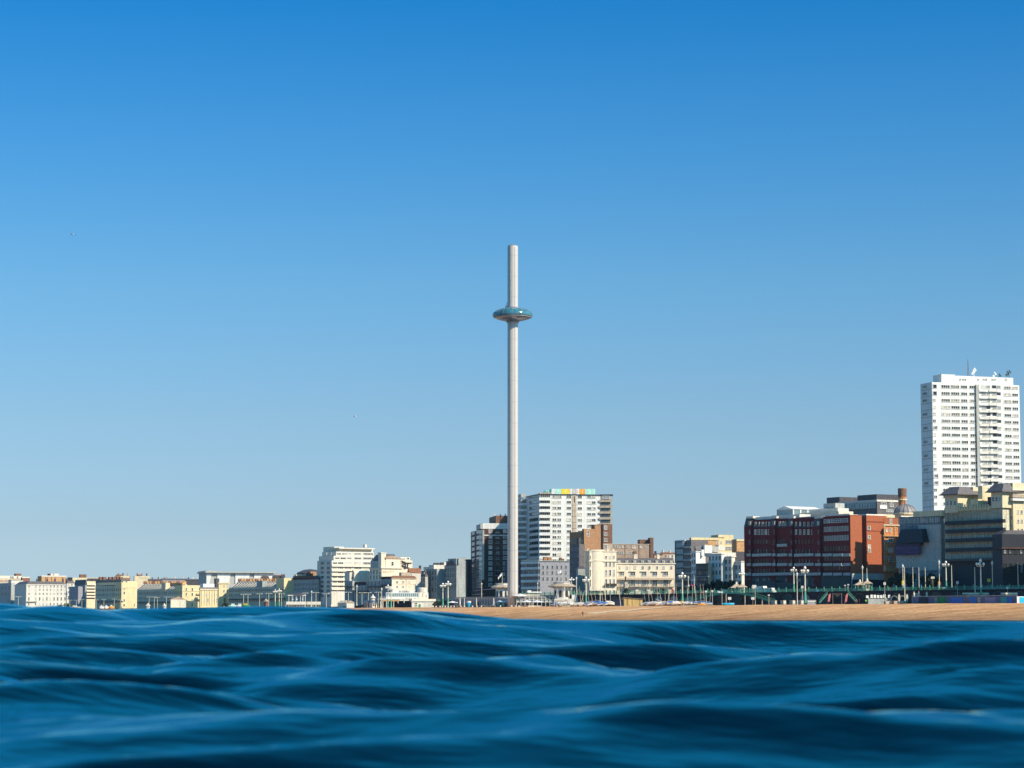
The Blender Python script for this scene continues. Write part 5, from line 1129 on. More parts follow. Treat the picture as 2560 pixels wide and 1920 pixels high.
LC = Bld('beach_cafe', 'single storey white beach cafe with a green door, right of the dark arcade', 'building', 1028, 1030, 1085, 1503, perp=-1, z0=5.8, wall='off_white', phi=20, depth=8)
LC.grid([1040], [1509, 1515], 6, 4, nx=2, nz=1); LC.grid([1063.5], [1511], 4, 6, nx=2); LC.grid([1074], [1511], 6, 5, nx=3); LC.pbox('green_door', 1047, 1052, 1510.5, 1519, 'bright_green', yo=-.15, dp=.12); LC.cornice(1502, 1503.5, 'white_paint', out=.5)
LC.pbox('upper_deck', 1030, 1090, 1497.5, 1502, 'pale_cream', yo=2, dp=5)
BS = Bld('promenade_terrace', 'pale round edged promenade deck with flat roofed bandstand canopy', 'bandstand', 712, 716, 802, 1504, perp=6, z0=5.8, wall='off_white', phi=12, nowall=True)
BS.box('deck', 0, BS.w, 0, 10, BS.z(1511.5), BS.h, 'off_white'); BS.box('dark_underside', 1, BS.w-1, 2, 8, 0, BS.z(1511.6), 'brown_brick')
BS.box('canopy', BS.fx(720), BS.fx(765), 0, 9, BS.z(1489), BS.z(1487.2), 'white_paint'); MB().lathe([(5.5, BS.z(1487)), (4.8, BS.z(1484.5)), (.5, BS.z(1482.5))], 14, cx=BS.fx(746), cy=4.5).obj('canopy_dome', 'slate', BS.root)
for px in (722, 730, 740, 751, 757, 763): BS.pbox('post', px, px+1, 1489, 1504, 'white_paint', yo=.3, dp=.3)
for px in seq(713, 800, 23): BS.pbox('under_post', px, px+.8, 1511.5, 1520, 'off_white', yo=.2, dp=.3)
for px, m_ in ((731, 'white_paint'), (741, 'canvas'), (756, 'white_paint')): BS.pbox('panel', px, px+3, 1491, 1500, m_, yo=1.5, dp=.2)

def hut(name, lab, pl, pr, yt, ye, wall, roof, perp=2, phi=25, pc=None, cat='hut'):
    pc = pc or pl+(pr-pl)*.45
    b = Bld(name, lab, cat, pl, pc, pr, ye, perp=perp, z0=5.8, wall=wall, phi=phi); b.gabled(yt, roof, 'y'); return b
b = hut('beach_shed', 'long low white gabled beach shed with pale ribbed roof', 845, 886, 1501, 1507, 'off_white', 'tan_roof', pc=867)
for px in seq(847, 865, 6): b.lbox('roof_rib', px, px+.8, 1500.5, 1508, 'off_white', xo=-.3, dp=.25)
b.lbox('green_hatch', 857, 865, 1515, 1520, 'green_paint', xo=-.2, dp=.18)
b = hut('beach_kiosk', 'pinkish gabled beach kiosk with pink door panel, left of a matching pair', 909, 928, 1501, 1508, 'pink_brick', 'lead', pc=918); b.pbox('hatch', 921, 926, 1511, 1514, 'magenta', yo=-.1, dp=.09)
b = hut('beach_kiosk', 'cream gabled beach kiosk with red notice and dark door, right of a matching pair', 923, 943, 1501, 1508, 'pale_cream', 'lead', pc=931, perp=-1); b.pbox('notice', 933, 936, 1512, 1515, 'red_paint', yo=-.1, dp=.09); b.pbox('door', 938.5, 940.5, 1512, 1521, 'dark_metal', yo=-.1, dp=.09)
b = hut('container_shed', 'dark blue container shed just left of the yellow timber shed', 1534, 1560, 1497, 1499, 'navy', 'ink', pc=1536, perp=3, phi=10)
YS = Bld('timber_shed', 'bright yellow timber shed with sloping felt roof among the beached dinghies', 'shed', 1559, 1560, 1606, 1500, perp=-1, z0=5.8, wall='wood', phi=8, depth=5)
x1 = YS.w; MB().prism([(0, YS.h+.01), (x1, YS.h+.01), (x1, YS.z(1498)), (0, YS.z(1494.5))], 0, 5).obj('gable_boards', 'wood', YS.root)
MB().prism([(-.3, YS.z(1494.4)), (x1+.3, YS.z(1497.9)), (x1+.3, YS.z(1497.2)), (-.3, YS.z(1493.6))], -.4, 5.4).obj('roof', 'tan_roof', YS.root)
for px in (1567, 1569, 1580, 1599): YS.pbox('batten', px, px+.7, 1496, 1516, 'brown_brick', yo=-.08, dp=.07)

# ------------------------------------------------------------------ street furniture
def lmark(px):
    for lim, t in ((120, 'before the far left white hotel'), (245, 'left of the first yellow terrace'), (345, 'before the first yellow block'), (460, 'before the second shaded terrace'), (575, 'before the yellow seafront blocks'), (712, 'before the long shaded terrace'), (800, 'by the promenade deck'), (850, 'below the balcony flats'),
                   (945, 'by the gabled beach kiosks'), (1050, 'by the beach pavilion'), (1135, 'before the shaded square'), (1235, 'before the dark brick tower'), (1300, 'at the observation tower foot'), (1390, 'by the glass terrace'), (1465, 'before the white tower'), (1545, 'before the bow fronted house'), (1690, 'before the cream terrace'),
                   (1770, 'before the glass fronted block'), (1870, 'before the white town houses'), (2055, 'before the red brick hotel'), (2130, 'near the pink banners'), (2235, 'before the red end wall'), (2330, 'before the purple banner block'), (2420, 'before the cream grand hotel'), (2700, 'near the right edge')):
        if px < lim: return t
ORD = ['first', 'second', 'third', 'fourth', 'fifth', 'sixth', 'seventh', 'eighth', 'ninth', 'tenth', 'eleventh', 'twelfth', 'thirteenth', 'fourteenth', 'fifteenth', 'sixteenth', 'seventeenth', 'eighteenth', 'nineteenth', 'twentieth', 'twenty-first', 'twenty-second', 'twenty-third', 'twenty-fourth', 'twenty-fifth', 'twenty-sixth', 'twenty-seventh', 'twenty-eighth', 'twenty-ninth', 'thirtieth', 'thirty-first', 'thirty-second', 'thirty-third', 'thirty-fourth', 'thirty-fifth', 'thirty-sixth', 'thirty-seventh', 'thirty-eighth', 'thirty-ninth', 'fortieth']
LV = {'low': 4, 'high': 17, 'beach': -12}
def place(root, items, what, group, H, thin=False):
    """items: (px, ytop, level); first use moves the prototype itself, then copies"""
    items = sorted(items)
    for i, it in enumerate(items):
        px, yt, lv = it[:3]; Y = coast(px, LV[lv]); z0 = 5.8 if lv != 'high' else road_z(s_of(px, LV[lv]))
        c = at(px, 1490, Y); h = zat(yt, Y)-z0; k = h/H
        lab = f'{what}, {ORD[i]} from the left, {lmark(px)}'
        o = root if i == 0 else dup(root, (c.x, Y, z0))
        o.location = (c.x, Y, z0); o.scale = (max(1.0, min(1.25, k*1.15)),)*2+(k,); o['label'] = lab; o['group'] = group
# ornate lamp column, 12 m
def ornate():
    t = thing('lamp_column', 'x', 'street lamp')
    MB().lathe([(.55, 0), (.55, .5), (.42, .7), (.36, 2.2), (.30, 3.2), (.24, 4.2), (.28, 4.3)], 10).obj('base', 'mint_paint', t)
    MB().lathe([(.24, 4.3), (.20, 7), (.17, 9.8), (.30, 9.95), (.30, 10.1), (.12, 10.2), (.12, 11.0)], 10).obj('column', 'lamp_cream', t)
    a = MB()
    for i in range(5):
        x, y = 1.05*math.cos(i*1.2566+.4), 1.05*math.sin(i*1.2566+.4); a.tube((0, 0, 9.9), (x, y, 9.9), .09).tube((x, y, 9.9), (x, y, 10.15), .09)
    arms = a.obj('lamp_arm', 'lamp_cream', t)
    for i in range(5):
        x, y = 1.05*math.cos(i*1.2566+.4), 1.05*math.sin(i*1.2566+.4)
        MB().lathe([(.05, 10.1), (.30, 10.25), (.38, 10.5), (.30, 10.8), (.05, 10.95)], 8, cx=x, cy=y).obj('lantern', 'globe_white', t)
    MB().lathe([(.08, 10.9), (.34, 11.1), (.42, 11.4), (.30, 11.75), (.05, 12.0)], 8).obj('lantern', 'globe_white', t); return t
place(ornate(), [(688, 1473, 'low'), (698, 1471, 'low'), (970, 1461, 'low'), (978, 1466, 'low'), (1107, 1457, 'low'), (1120, 1452, 'low'), (1429, 1443, 'high'), (1465, 1441, 'low'), (1706, 1430, 'low'), (1855, 1427, 'high'), (1985, 1417, 'high'), (2013, 1415, 'low'), (2366, 1402, 'high'), (2453, 1396, 'low')],
      'tall ornate lamp column with lantern cluster', 'ornate lamp columns along the seafront', 12)
def lantern_post():
    t = thing('lantern_post', 'x', 'street lamp')
    MB().lathe([(.22, 0), (.22, .8), (.13, 1.0), (.10, 6.6)], 8).obj('post', 'lamp_cream', t); MB().lathe([(.10, 6.6), (.32, 7.2), (.36, 7.3), (.08, 7.7), (.03, 8.0)], 6).obj('lantern', 'globe_white', t); return t
place(lantern_post(), [(892, 1461, 'high'), (954, 1468, 'low'), (1204, 1456, 'high'), (1344, 1455, 'high'), (1441, 1441, 'high'), (1721, 1439, 'high'), (1993, 1428, 'low'), (2157, 1412, 'high'), (2258, 1409, 'high'), (2349, 1398, 'high'), (2482, 1400, 'high'), (779, 1476, 'high')],
      'slim lamp post with one pointed lantern', 'single lantern posts along the seafront', 8)
def tee():
    t = thing('lamp_post', 'x', 'street lamp')
    MB().lathe([(.14, 0), (.14, .9), (.10, 1), (.08, 8)], 8).obj('post', 'lamp_cream', t); MB().box(-1.15, 1.15, -.06, .06, 7.9, 8.0).obj('cross_arm', 'lamp_cream', t)
    for s_ in (-1, 1): MB().box(s_*1.15-.35, s_*1.15+.35, -.14, .14, 7.74, 7.9).obj('lamp_head', 'globe_white', t)
    return t
place(tee(), [(46, 1491, 'low'), (165, 1500, 'low'), (175, 1500, 'low'), (191, 1500, 'low'), (205, 1498, 'low'), (225, 1499, 'low'), (241, 1499, 'low'), (260, 1498, 'low'), (286, 1497, 'low'), (301, 1499, 'low'), (373, 1492, 'low'), (386, 1492, 'low'), (394, 1493, 'low'), (416, 1492, 'low'), (430, 1492, 'low'),
               (609, 1485, 'low'), (620, 1485, 'low'), (649, 1484, 'low'), (672, 1483, 'low'), (704, 1484, 'low'), (763, 1482, 'low'), (790, 1481, 'low'), (816, 1484, 'low'), (829, 1482, 'low'), (871, 1480, 'low'), (905, 1481, 'low'), (921, 1481, 'low'), (946, 1480, 'low')],
      'white twin-arm lamp post', 'twin-arm lamp posts on the western promenade', 8)
def pole():
    t = thing('flagpole', 'x', 'pole'); MB().lathe([(.20, 0), (.20, 1), (.15, 1.1), (.09, 9.9)], 8).obj('pole', 'lamp_cream', t); MB().lathe([(.05, 9.9), (.14, 10.05), (.03, 10.2)], 6).obj('finial', 'globe_white', t); return t
place(pole(), [(836, 1480, 'low'), (843, 1475, 'low'), (1736, 1439, 'high'), (2168, 1420, 'high'), (2262, 1417, 'low'), (2283, 1418, 'high'), (2298, 1418, 'high'), (2314, 1418, 'high'), (2380, 1413, 'high'), (2438, 1418, 'low'), (2546, 1405, 'high')],
      'plain cream flagpole', 'bare flagpoles along the seafront', 10.2)
def smallpole():
    t = thing('sign_pole', 'x', 'pole'); MB().lathe([(.12, 0), (.09, 6)], 6).obj('pole', 'stone', t); MB().box(-.35, .35, -.06, -.02, 5.2, 5.9).obj('sign_plate', 'frame_white', t); return t
place(smallpole(), [(1765, 1476, 'beach'), (1781, 1475, 'beach'), (1805, 1478, 'beach'), (1888, 1462, 'beach'), (1922, 1486, 'beach'), (2006, 1464, 'low'), (2212, 1455, 'low'), (2113, 1462, 'high'), (2121, 1460, 'high'), (2394, 1452, 'low'), (2519, 1466, 'low')],
      'thin pole with small plate', 'thin poles on the lower promenade', 6)
# dinghies on the beach
def dinghy(hullm, cover):
    t = thing('dinghy', 'x', 'boat')
    b = MB(); n_ = 8; L_ = 4.2
    for i in range(n_+1):
        x = -L_/2+L_*i/n_; f = 1-(max(0, (i/n_-.35))/.65)**2*.93; w_ = .72*f; h = .42+.12*(i/n_)
        b.v += [(x, -w_, h), (x, -w_*.7, .12), (x, 0, 0), (x, w_*.7, .12), (x, w_, h), (x, 0, h+.22)]
    for i in range(n_):
        for j in range(6): a = i*6+j; c_ = i*6+(j+1) % 6; b.f.append((a, c_, c_+6, a+6)); b.m.append(0)
    b.f += [tuple(range(6))[::-1], tuple(range(n_*6, n_*6+6))]; b.m += [0, 0]
    o = b.obj('hull', hullm, t); o.location.z = .35
    MB().gable(-1.6, 1.3, -.6, .6, .98, 1.3, 'x').obj('cover', cover, t)
    MB().tube((.5, 0, .9), (.55, 0, 6.9), .05, .03).obj('mast', 'lamp_cream', t)
    MB().tube((.5, 0, 1.5), (-1.7, 0, 1.35), .06).obj('boom', 'stone', t)
    MB().box(-.6, -.4, -.5, .5, 0, .5).obj('trolley', 'dark_metal', t)
    return t
DP = [dinghy('off_white', 'canvas'), dinghy('white_paint', 'lilac'), dinghy('off_white', 'blue_paint')]
pxs = sorted([1392, 1399, 1407, 1414, 1421, 1430, 1440, 1449, 1459, 1471, 1480, 1489, 1497, 1506, 1516, 1524, 1612, 1621, 1631, 1642, 1652, 1662, 1671, 1681, 1690, 1717, 1728, 1737, 1749, 1759, 1772])
used = set()
for i, px in enumerate(pxs):
    k = rnd.choice([0, 0, 1, 2]); perp = rnd.uniform(-10, -3); Y = coast(px, perp); c = at(px, 1500, Y)
    o = DP[k] if k not in used else dup(DP[k], (0, 0, 0)); used.add(k)
    o.location = (c.x, Y, 5.75); o.rotation_euler = (R(rnd.uniform(-9, 9)), R(rnd.uniform(-12, 4)), R(rnd.uniform(-30, 70)))
    sc_ = rnd.uniform(1.0, 1.3); o.scale = (sc_, sc_, sc_*rnd.choice([1, 1, 1.1, 1.25]))
    o['label'] = f"beached dinghy with {['white', 'lilac', 'blue'][k]} cover, {ORD[i]} from left, {lmark(px)}"; o['group'] = 'dinghies parked at the top of the beach'
def mast(px, yb, px2, yt, lab):
    Y = coast(px, -9); a = at(px, yb, Y); b_ = at(px2, yt, Y); t = thing('boat_mast', lab, 'mast', tuple(a)); d = b_-a
    MB().tube((0, 0, 0), tuple(d), .11, .06).obj('spar', 'lamp_cream', t); MB().tube(tuple(d*.62+Vector((-.6, 0, 0))), tuple(d*.62+Vector((.6, 0, 0))), .035).obj('spreader', 'stone', t); return t
mast(1552, 1516, 1546, 1462, 'tall leaning cream mast just left of the yellow timber shed')
mast(1513, 1500, 1514, 1458, 'upright cream mast left of the dark blue container shed'); mast(1413, 1513, 1412, 1444, 'tall upright mast in front of the right toll kiosk')
mast(1668, 1511, 1675, 1475, 'leaning spar of a pair before the right end of the cream terrace'); mast(1500, 1512, 1500, 1470, 'thin grey mast before the bow fronted house entrance')
mast(1625, 1487, 1624, 1440, 'thin mast before the middle of the cream terrace'); mast(1740, 1508, 1739, 1474, 'stout short mast left of the arched ramp'); mast(1662, 1508, 1640, 1498, 'white spar lying aslant on the boats below the cream terrace')
for (px, yb, px2, yt, d) in ((1385, 1512, 1395, 1470, 'first'), (1402, 1512, 1412, 1466, 'second'), (1418, 1512, 1428, 1470, 'third'), (1434, 1512, 1446, 1472, 'fourth'), (1452, 1512, 1461, 1476, 'fifth')):
    mast(px, yb, px2, yt, f'right-leaning dinghy mast, {d} of five before the stair block')
def tag1(o, lab, cat, group=None): return tag(o, lab, cat, group)
Y = coast(1820, -8); c = at(1820, 1508, Y)
t = thing('inflatable_boat', 'bright blue boat on the beach top left of the arched ramp foot', 'boat', (c.x, Y, 5.8)); MB().lathe([(.2, .0), (2.4, .1), (2.6, .5), (2.4, .85), (1.9, .8), (1.8, .4)], 16, sy=.4).obj('hull', 'sky_blue', t)
c = at(1760, 1508, Y); t = thing('kayak', 'orange kayak lying on the beach by the dinghies', 'boat', (c.x, coast(1760, -8), 5.8)); MB().lathe([(.1, 0), (1.7, .2), (1.9, .35), (1.5, .6), (.3, .6)], 12, sy=.25).obj('hull', 'orange', t)
Y = coast(1705, -6); c = at(1705, 1511, Y); t = thing('round_sign', 'round orange sign disc at the foot of a lamp column', 'sign', (c.x, Y, 5.8)); MB().tube((0, 0, 0), (0, 0, .8), .08).obj('post', 'stone', t); MB().tube((0, -.05, 1.1), (0, .05, 1.1), .85, n=20).obj('disc', 'orange', t)

# parasols
def parasol():
    t = thing('parasol', 'x', 'parasol'); MB().tube((0, 0, 0), (0, 0, 2.6), .04).obj('pole', 'stone', t); MB().lathe([(2.0, 2.05), (1.95, 2.2), (1.0, 2.5), (.15, 2.85), (.03, 2.95)], 8).obj('canopy', 'canvas', t); MB().lathe([(.35, 0), (.3, .1)], 8).obj('base', 'stone', t); return t
pp = parasol(); PS = [(1131, 1502, 0), (1249, 1501, 0), (1264, 1501, 0), (1317, 1500, 0), (1342, 1500, 0), (1300, 1484, 1)]
for i, (px, yt, up) in enumerate(sorted(PS)):
    Y = coast(px, -7) if not up else 1068; c = at(px, 1500, Y); z = zat(yt, Y)-2.95*(1.3 if up else 1.05)
    o = pp if i == 0 else dup(pp, (0, 0, 0)); o.location = (c.x, Y, z if up else 5.8); o.scale = (1.75 if up else 1.3,)*2+(1.3 if up else (zat(yt, Y)-5.8)/2.95,)
    o['label'] = f"white open parasol, {ORD[i]} of six from the left, {lmark(px)}" ; o['group'] = 'white parasols of the beach cafe'
def furled(px, w_, lab, m_='off_white'):
    Y = coast(px, -6); c = at(px, 1500, Y); h = zat(1495, Y)-5.8
    t = thing('furled_parasol', lab, 'parasol', (c.x, Y, 5.8), group='furled parasols of the beach club'); MB().tube((0, 0, 0), (0, 0, h), .05).obj('pole', 'stone', t); MB().lathe([(w_*.7, .5), (w_, h*.4), (w_*.6, h-.2), (.05, h+.1)], 8).obj('canopy', m_, t)
furled(1150, .38, 'thick furled white parasol, leftmost along the beach club'); furled(1191, .28, 'thin furled white parasol at the middle of the beach club'); furled(1161, .2, 'thin pinkish furled parasol beside the thick white one', 'pink_cloth' if False else 'canvas'); furled(1234, .38, 'thick furled white parasol nearest the observation tower')
Y = coast(1172, -8); c = at(1172, 1500, Y); t = thing('ice_cream_stand', 'turquoise and white cone shaped ice cream stand before the beach club', 'stand', (c.x, Y, 5.8))
h = zat(1503, Y)-5.8; MB().lathe([(.3, 0), (1.0, h*.75)], 10).obj('cone', 'sky_blue', t); MB().lathe([(1.0, h*.75), (1.05, h), (.6, h+.1)], 10).obj('top', 'canvas', t)
Y = coast(1253, -9); c = at(1253, 1500, Y); t = thing('green_booth', 'bright green booth on the beach top beside two white parasols', 'booth', (c.x, Y, 5.8)); MB().box(-.6, .6, -.5, .5, 0, 1.9).obj('body', 'bright_green', t); MB().box(-.7, .7, -.6, .6, 1.9, 2.05).obj('roof', 'green_paint', t)
blk = thing('bollard', 'x', 'bollard'); MB().lathe([(.3, 0), (.3, .55), (.2, .7)], 8).obj('post', 'globe_white', blk); MB().lathe([(.36, 0), (.36, .1)], 8).obj('base', 'stone', blk)
for i, px in enumerate([1090, 1100, 1106, 1113, 1120, 1127, 1135, 1152, 1161, 1181, 1192, 1203, 1214, 1226, 1239, 1251, 1279, 1290]):
    Y = coast(px, -11); c = at(px, 1510, Y); o = blk if i == 0 else dup(blk, (0, 0, 0)); o.location = (c.x, Y, 5.7)
    o['label'] = f'low white bollard, {ORD[i]} from the left in the row on the beach edge'; o['group'] = 'white bollards along the beach edge'
tb = thing('picnic_table', 'x', 'table'); MB().box(-1.0, 1.0, -.4, .4, .7, .78).obj('tabletop', 'stone', tb)
for s_ in (-1, 1): MB().box(-1, 1, s_*.8-.15, s_*.8+.15, .42, .48).obj('bench', 'stone', tb)
for s_ in (-.8, .8): MB().box(s_-.05, s_+.05, -.8, .8, 0, .7).obj('leg', 'brown_brick', tb)
for i, px in enumerate([1095, 1104, 1112, 1124, 1133, 1142, 1156, 1197, 1206, 1217, 1228, 1283, 1296, 1305, 1314]):
    Y = coast(px, -7.5); c = at(px, 1510, Y); o = tb if i == 0 else dup(tb, (0, 0, 0)); o.location = (c.x, Y, 5.8); o.rotation_euler.z = R(rnd.uniform(0, 180))
    o['label'] = f'picnic table, {ORD[i]} from the left on the cafe terrace at beach level'; o['group'] = 'picnic tables of the beach cafes'

# arched green ramp, shelters, van
RAMP = [(1690, 1508), (1715, 1503), (1740, 1497), (1765, 1490), (1790, 1485), (1815, 1481), (1840, 1481.5), (1862, 1484), (1885, 1489), (1905, 1495), (1925, 1502), (1940, 1508)]
t = thing('footbridge', 'green railed ramp arching up from the beach and down again before the red brick hotel', 'footbridge', (0, 0, 0))
b = MB(); rl = MB(); P_ = []
for px, py in RAMP:
    for pr2 in (6, 9): 
        Y = coast(px, pr2); P_.append(at(px, py, Y))
Pz = [P_[2*i].z for i in range(len(RAMP))]
for i in range(len(RAMP)):
    Q0, Q1 = P_[2*i], P_[2*i+1]; z = Pz[i]
    for q_ in (Q0, Q1): b.v += [(q_.x, q_.y, z), (q_.x, q_.y, z-.5)]
for i in range(len(RAMP)-1):
    a = 4*i; b.f += [(a, a+2, a+6, a+4), (a+1, a+5, a+7, a+3), (a, a+4, a+5, a+1), (a+2, a+3, a+7, a+6)]; b.m += [0]*4
b.obj('deck', 'green_paint', t)
for k_ in (0, 1):
    for i in range(len(RAMP)-1):
        A = Vector((P_[2*i+k_].x, P_[2*i+k_].y, Pz[i])); B_ = Vector((P_[2*i+2+k_].x, P_[2*i+2+k_].y, Pz[i+1])); up = Vector((0, 0, 1.15))
        rl.tube(A+up, B_+up, .06, n=4).tube(A+up*.15, B_+up*.15, .04, n=4)
        for j in range(6): p = A.lerp(B_, j/6); rl.tube(p, p+up*(1.15 if j % 3 == 0 else 1), .07 if j % 3 == 0 else .03, n=4)
rl.obj('railing', 'mint_paint', t)
for i in (3, 5, 7, 9):
    q_ = P_[2*i+1]; MB().tube((q_.x, q_.y, 5.8), (q_.x, q_.y, Pz[i]-.4), .25).obj('pier', 'stone', t)
def shelter(px, yt, ye, yb, wpx, lab, lv='high'):
    Y = coast(px, 15.5); c = at(px, 1470, Y); k = Y/F; z0 = zat(yb, Y); t = thing('promenade_shelter', lab, 'shelter', (c.x, Y, z0), R(8), group='tiled shelters on the upper promenade')
    ze = zat(ye, Y)-z0; zt = zat(yt, Y)-z0; w_ = wpx/2*k
    MB().frustum(-w_, w_, -w_*.6, w_*.6, ze, zt, w_*.8, w_*.8, w_*.45, w_*.45).obj('roof', 'tan_roof', t); MB().lathe([(.5, zt), (.35, zt+.7), (.05, zt+1)], 8).obj('finial', 'lamp_cream', t)
    MB().box(-w_*.34, w_*.34, -w_*.34, w_*.34, 0, ze*.98).obj('body', 'lamp_cream', t); MB().box(-w_*.24, w_*.24, -w_*.37, -w_*.34, ze*.25, ze*.85).obj('glazing', 'pane', t)
    for sx_ in (-1, 1):
        for sy_ in (-1, 1): MB().tube((sx_*w_*.85, sy_*w_*.5, 0), (sx_*w_*.85, sy_*w_*.5, ze), .08).obj('post', 'mint_paint', t)
shelter(1855, 1461, 1468, 1484, 26, 'small roofed shelter under a lamp column beside the arched ramp'); shelter(1841, 1460, 1470, 1482, 34, 'wide dark roofed shelter just left of the lamp column by the arched ramp')
shelter(2168, 1452, 1459, 1476, 26, 'small roofed shelter with bright eaves before the red end wall'); shelter(2150, 1455, 1463, 1476, 32, 'wide tented shelter roof left of the bright eaved shelter')
def vehicle(px, yb, L_, H_, lab, m_, lv=19, cat='van', name='van'):
    Y = coast(px, lv); c = at(px, 1470, Y); z0 = road_z(s_of(px, lv)) if lv > 14 else 5.8; t = thing(name, lab, cat, (c.x, Y, z0), math.atan2(CD[1], CD[0])+math.pi)
    W_ = 2.0 if H_ > 1.8 else 1.7
    if H_ > 1.8: MB().prism([(-L_/2, .45), (L_/2, .45), (L_/2, H_*.48), (L_/2-.9, H_*.62), (L_/2-1.3, H_), (-L_/2, H_)], -W_/2, W_/2).obj('body', m_, t); MB().prism([(L_/2-1.75, H_*.6), (L_/2-1.0, H_*.6), (L_/2-1.38, H_*.92), (L_/2-1.75, H_*.92)], -W_/2-.02, W_/2+.02).obj('side_window', 'ink', t)
    else: MB().prism([(-L_/2, .3), (L_/2, .3), (L_/2, .75), (L_/2-1.1, .88), (L_/2-1.8, H_), (-L_/2+.9, H_), (-L_/2+.2, .9), (-L_/2, .85)], -W_/2, W_/2).obj('body', m_, t); MB().prism([(-L_/2+.55, .9), (L_/2-1.4, .9), (L_/2-1.95, H_-.1), (-L_/2+1.05, H_-.1)], -W_/2-.02, W_/2+.02).obj('side_window', 'ink', t)
    for x in (-L_*.32, L_*.32):
        for y in (-W_/2, W_/2): MB().tube((x, y-.1, .33), (x, y+.1, .33), .33, n=12).obj('wheel', 'ink', t)
    return t
vehicle(1900, 1477, 8.5, 3.2, 'long white lorry on the upper road before the red brick hotel', 'white_paint', name='lorry', cat='lorry')
vehicle(1926, 1477, 5.2, 2.4, 'white van just right of the long white lorry', 'white_paint')
vehicle(2135, 1477, 4.0, 1.5, 'dark blue car on the upper road left of the shelters', 'navy', cat='car', name='car'); vehicle(2359, 1475, 4.2, 1.5, 'pale car behind the hedge before the cream grand hotel', 'pale_grey', cat='car', name='car')
for i, (px, m_) in enumerate([(1772, 'ink'), (1752, 'red_paint'), (1795, 'white_paint'), (1960, 'navy'), (2040, 'blue_paint'), (2060, 'ink'), (2092, 'navy'), (2220, 'grey_paint')]):
    vehicle(px, 0, 4.2, 1.5, f"{['black', 'red', 'white', 'dark', 'blue', 'black', 'dark blue', 'grey'][i]} car on the upper road, {lmark(px)}" + (' at its left' if px in (1752, 1960, 2060) else ''), m_, 24, 'car', 'car')

# signs, banners, hoarding on the right
def board(px, py, wpx, hpx, m_, lab, lv=2, name='sign', cat='sign', pole_=True):
    Y = coast(px, lv); c = at(px, py, Y); k = Y/F; z0 = 5.8 if lv < 14 else road_z(s_of(px, lv)); t = thing(name, lab, cat, (c.x, Y, z0)); h = c.z-z0
    MB().box(-wpx/2*k, wpx/2*k, -.08, 0, h-hpx/2*k, h+hpx/2*k).obj('panel', m_, t); MB().tube((0, .06, 0), (0, .06, h), .07).obj('post', 'stone', t); return t
board(1824, 1496, 8, 6.5, 'white_paint', 'blank white square sign left of the arched ramp kiosk'); board(1882, 1496, 8, 6.5, 'white_paint', 'blank white square sign right of the arched ramp kiosk')
board(1884, 1467, 7, 9, 'off_white', 'white sign board at the left end of the white lorry', 16); board(1722, 1464, 4, 4, 'frame_white', 'small white road sign before the dark glass building', 17); board(1731, 1463, 6, 3, 'magenta', 'red and pink lifebuoy sign on a pole right of the glass block', 17)
board(2258, 1457, 6.5, 11, 'yellow', 'yellow and blue banner on a lantern post before the purple banner block', 17, 'banner', 'banner'); board(2258, 1466, 7, 7, 'blue_paint', 'blue lower half banner beneath the yellow one', 17, 'banner', 'banner')
board(2332, 1444, 9, 5, 'off_white', 'white road sign on a short green post before the cream grand hotel', 18); board(2472, 1451, 8, 8, 'yellow', 'yellow topped lit sign near the white fence at right', 18); board(2348, 1458, 5, 9, 'orange', 'orange box on a lantern post before the cream grand hotel', 17.4)
def feather(px, lab):
    Y = coast(px, 1); a = at(px-3, 1503, Y); t = thing('feather_flag', lab, 'flag', (a.x, Y, 5.8), group='pink feather flags on the promenade'); k = Y/F
    MB().tube((0, 0, 0), (7*k, 0, 27*k), .05).obj('pole', 'stone', t); MB().prism([(1*k, 6*k), (6*k, 7*k), (9*k, 24*k), (8*k, 28*k), (4*k, 24*k)], -.03, .03).obj('flag', 'pink_cloth', t)
feather(2071, 'leaning pink feather flag left of the triangular sail'); feather(2114, 'upright pink feather flag right of the triangular sail')
Y = coast(2093, 2); c = at(2093, 1490, Y); k = Y/F; t = thing('shade_sail', 'triangular brown shade sail hung between the pink feather flags', 'shade sail', (c.x, Y, 5.8)); MB().prism([(-11*k, 28*k), (11*k, 28*k), (1*k, 18*k)], -.05, .05).obj('sail', 'bronze', t)
for s_ in (-11, 11): MB().tube((s_*k, 0, 0), (s_*k, 0, 28*k), .06).obj('pole', 'stone', t)
def stair(px0, y0, px1, y1, lab):
    Y = coast((px0+px1)/2, 9); a = at(px0, y0, Y); b_ = at(px1, y1, Y); t = thing('stairs', lab, 'stairs', (0, 0, 0)); s_ = MB()
    s_.tube(a, b_, .18, n=4); s_.tube(a+Vector((0, 0, 1)), b_+Vector((0, 0, 1)), .07, n=4)
    for j in range(8): p = a.lerp(b_, j/7); s_.tube(p, p+Vector((0, 0, 1)), .05, n=4)
    s_.obj('stringer', 'mint_paint', t); d = MB()
    for j in range(12): p = a.lerp(b_, j/12); q_ = a.lerp(b_, (j+1)/12); d.box(min(p.x, q_.x), max(p.x, q_.x), Y, Y+2.5, min(p.z, q_.z)-.1, (p.z+q_.z)/2)
    d.obj('tread', 'stone', t)
stair(2049, 1507, 2069, 1484, 'green stair rising to the right, left of the pink feather flags'); stair(2143, 1507, 2120, 1482, 'green and cream stair descending to the right beside the pink feather flag')
stair(1110, 1516, 1094, 1500, 'dark green stair at the foot of two lamp columns left of the beach club')
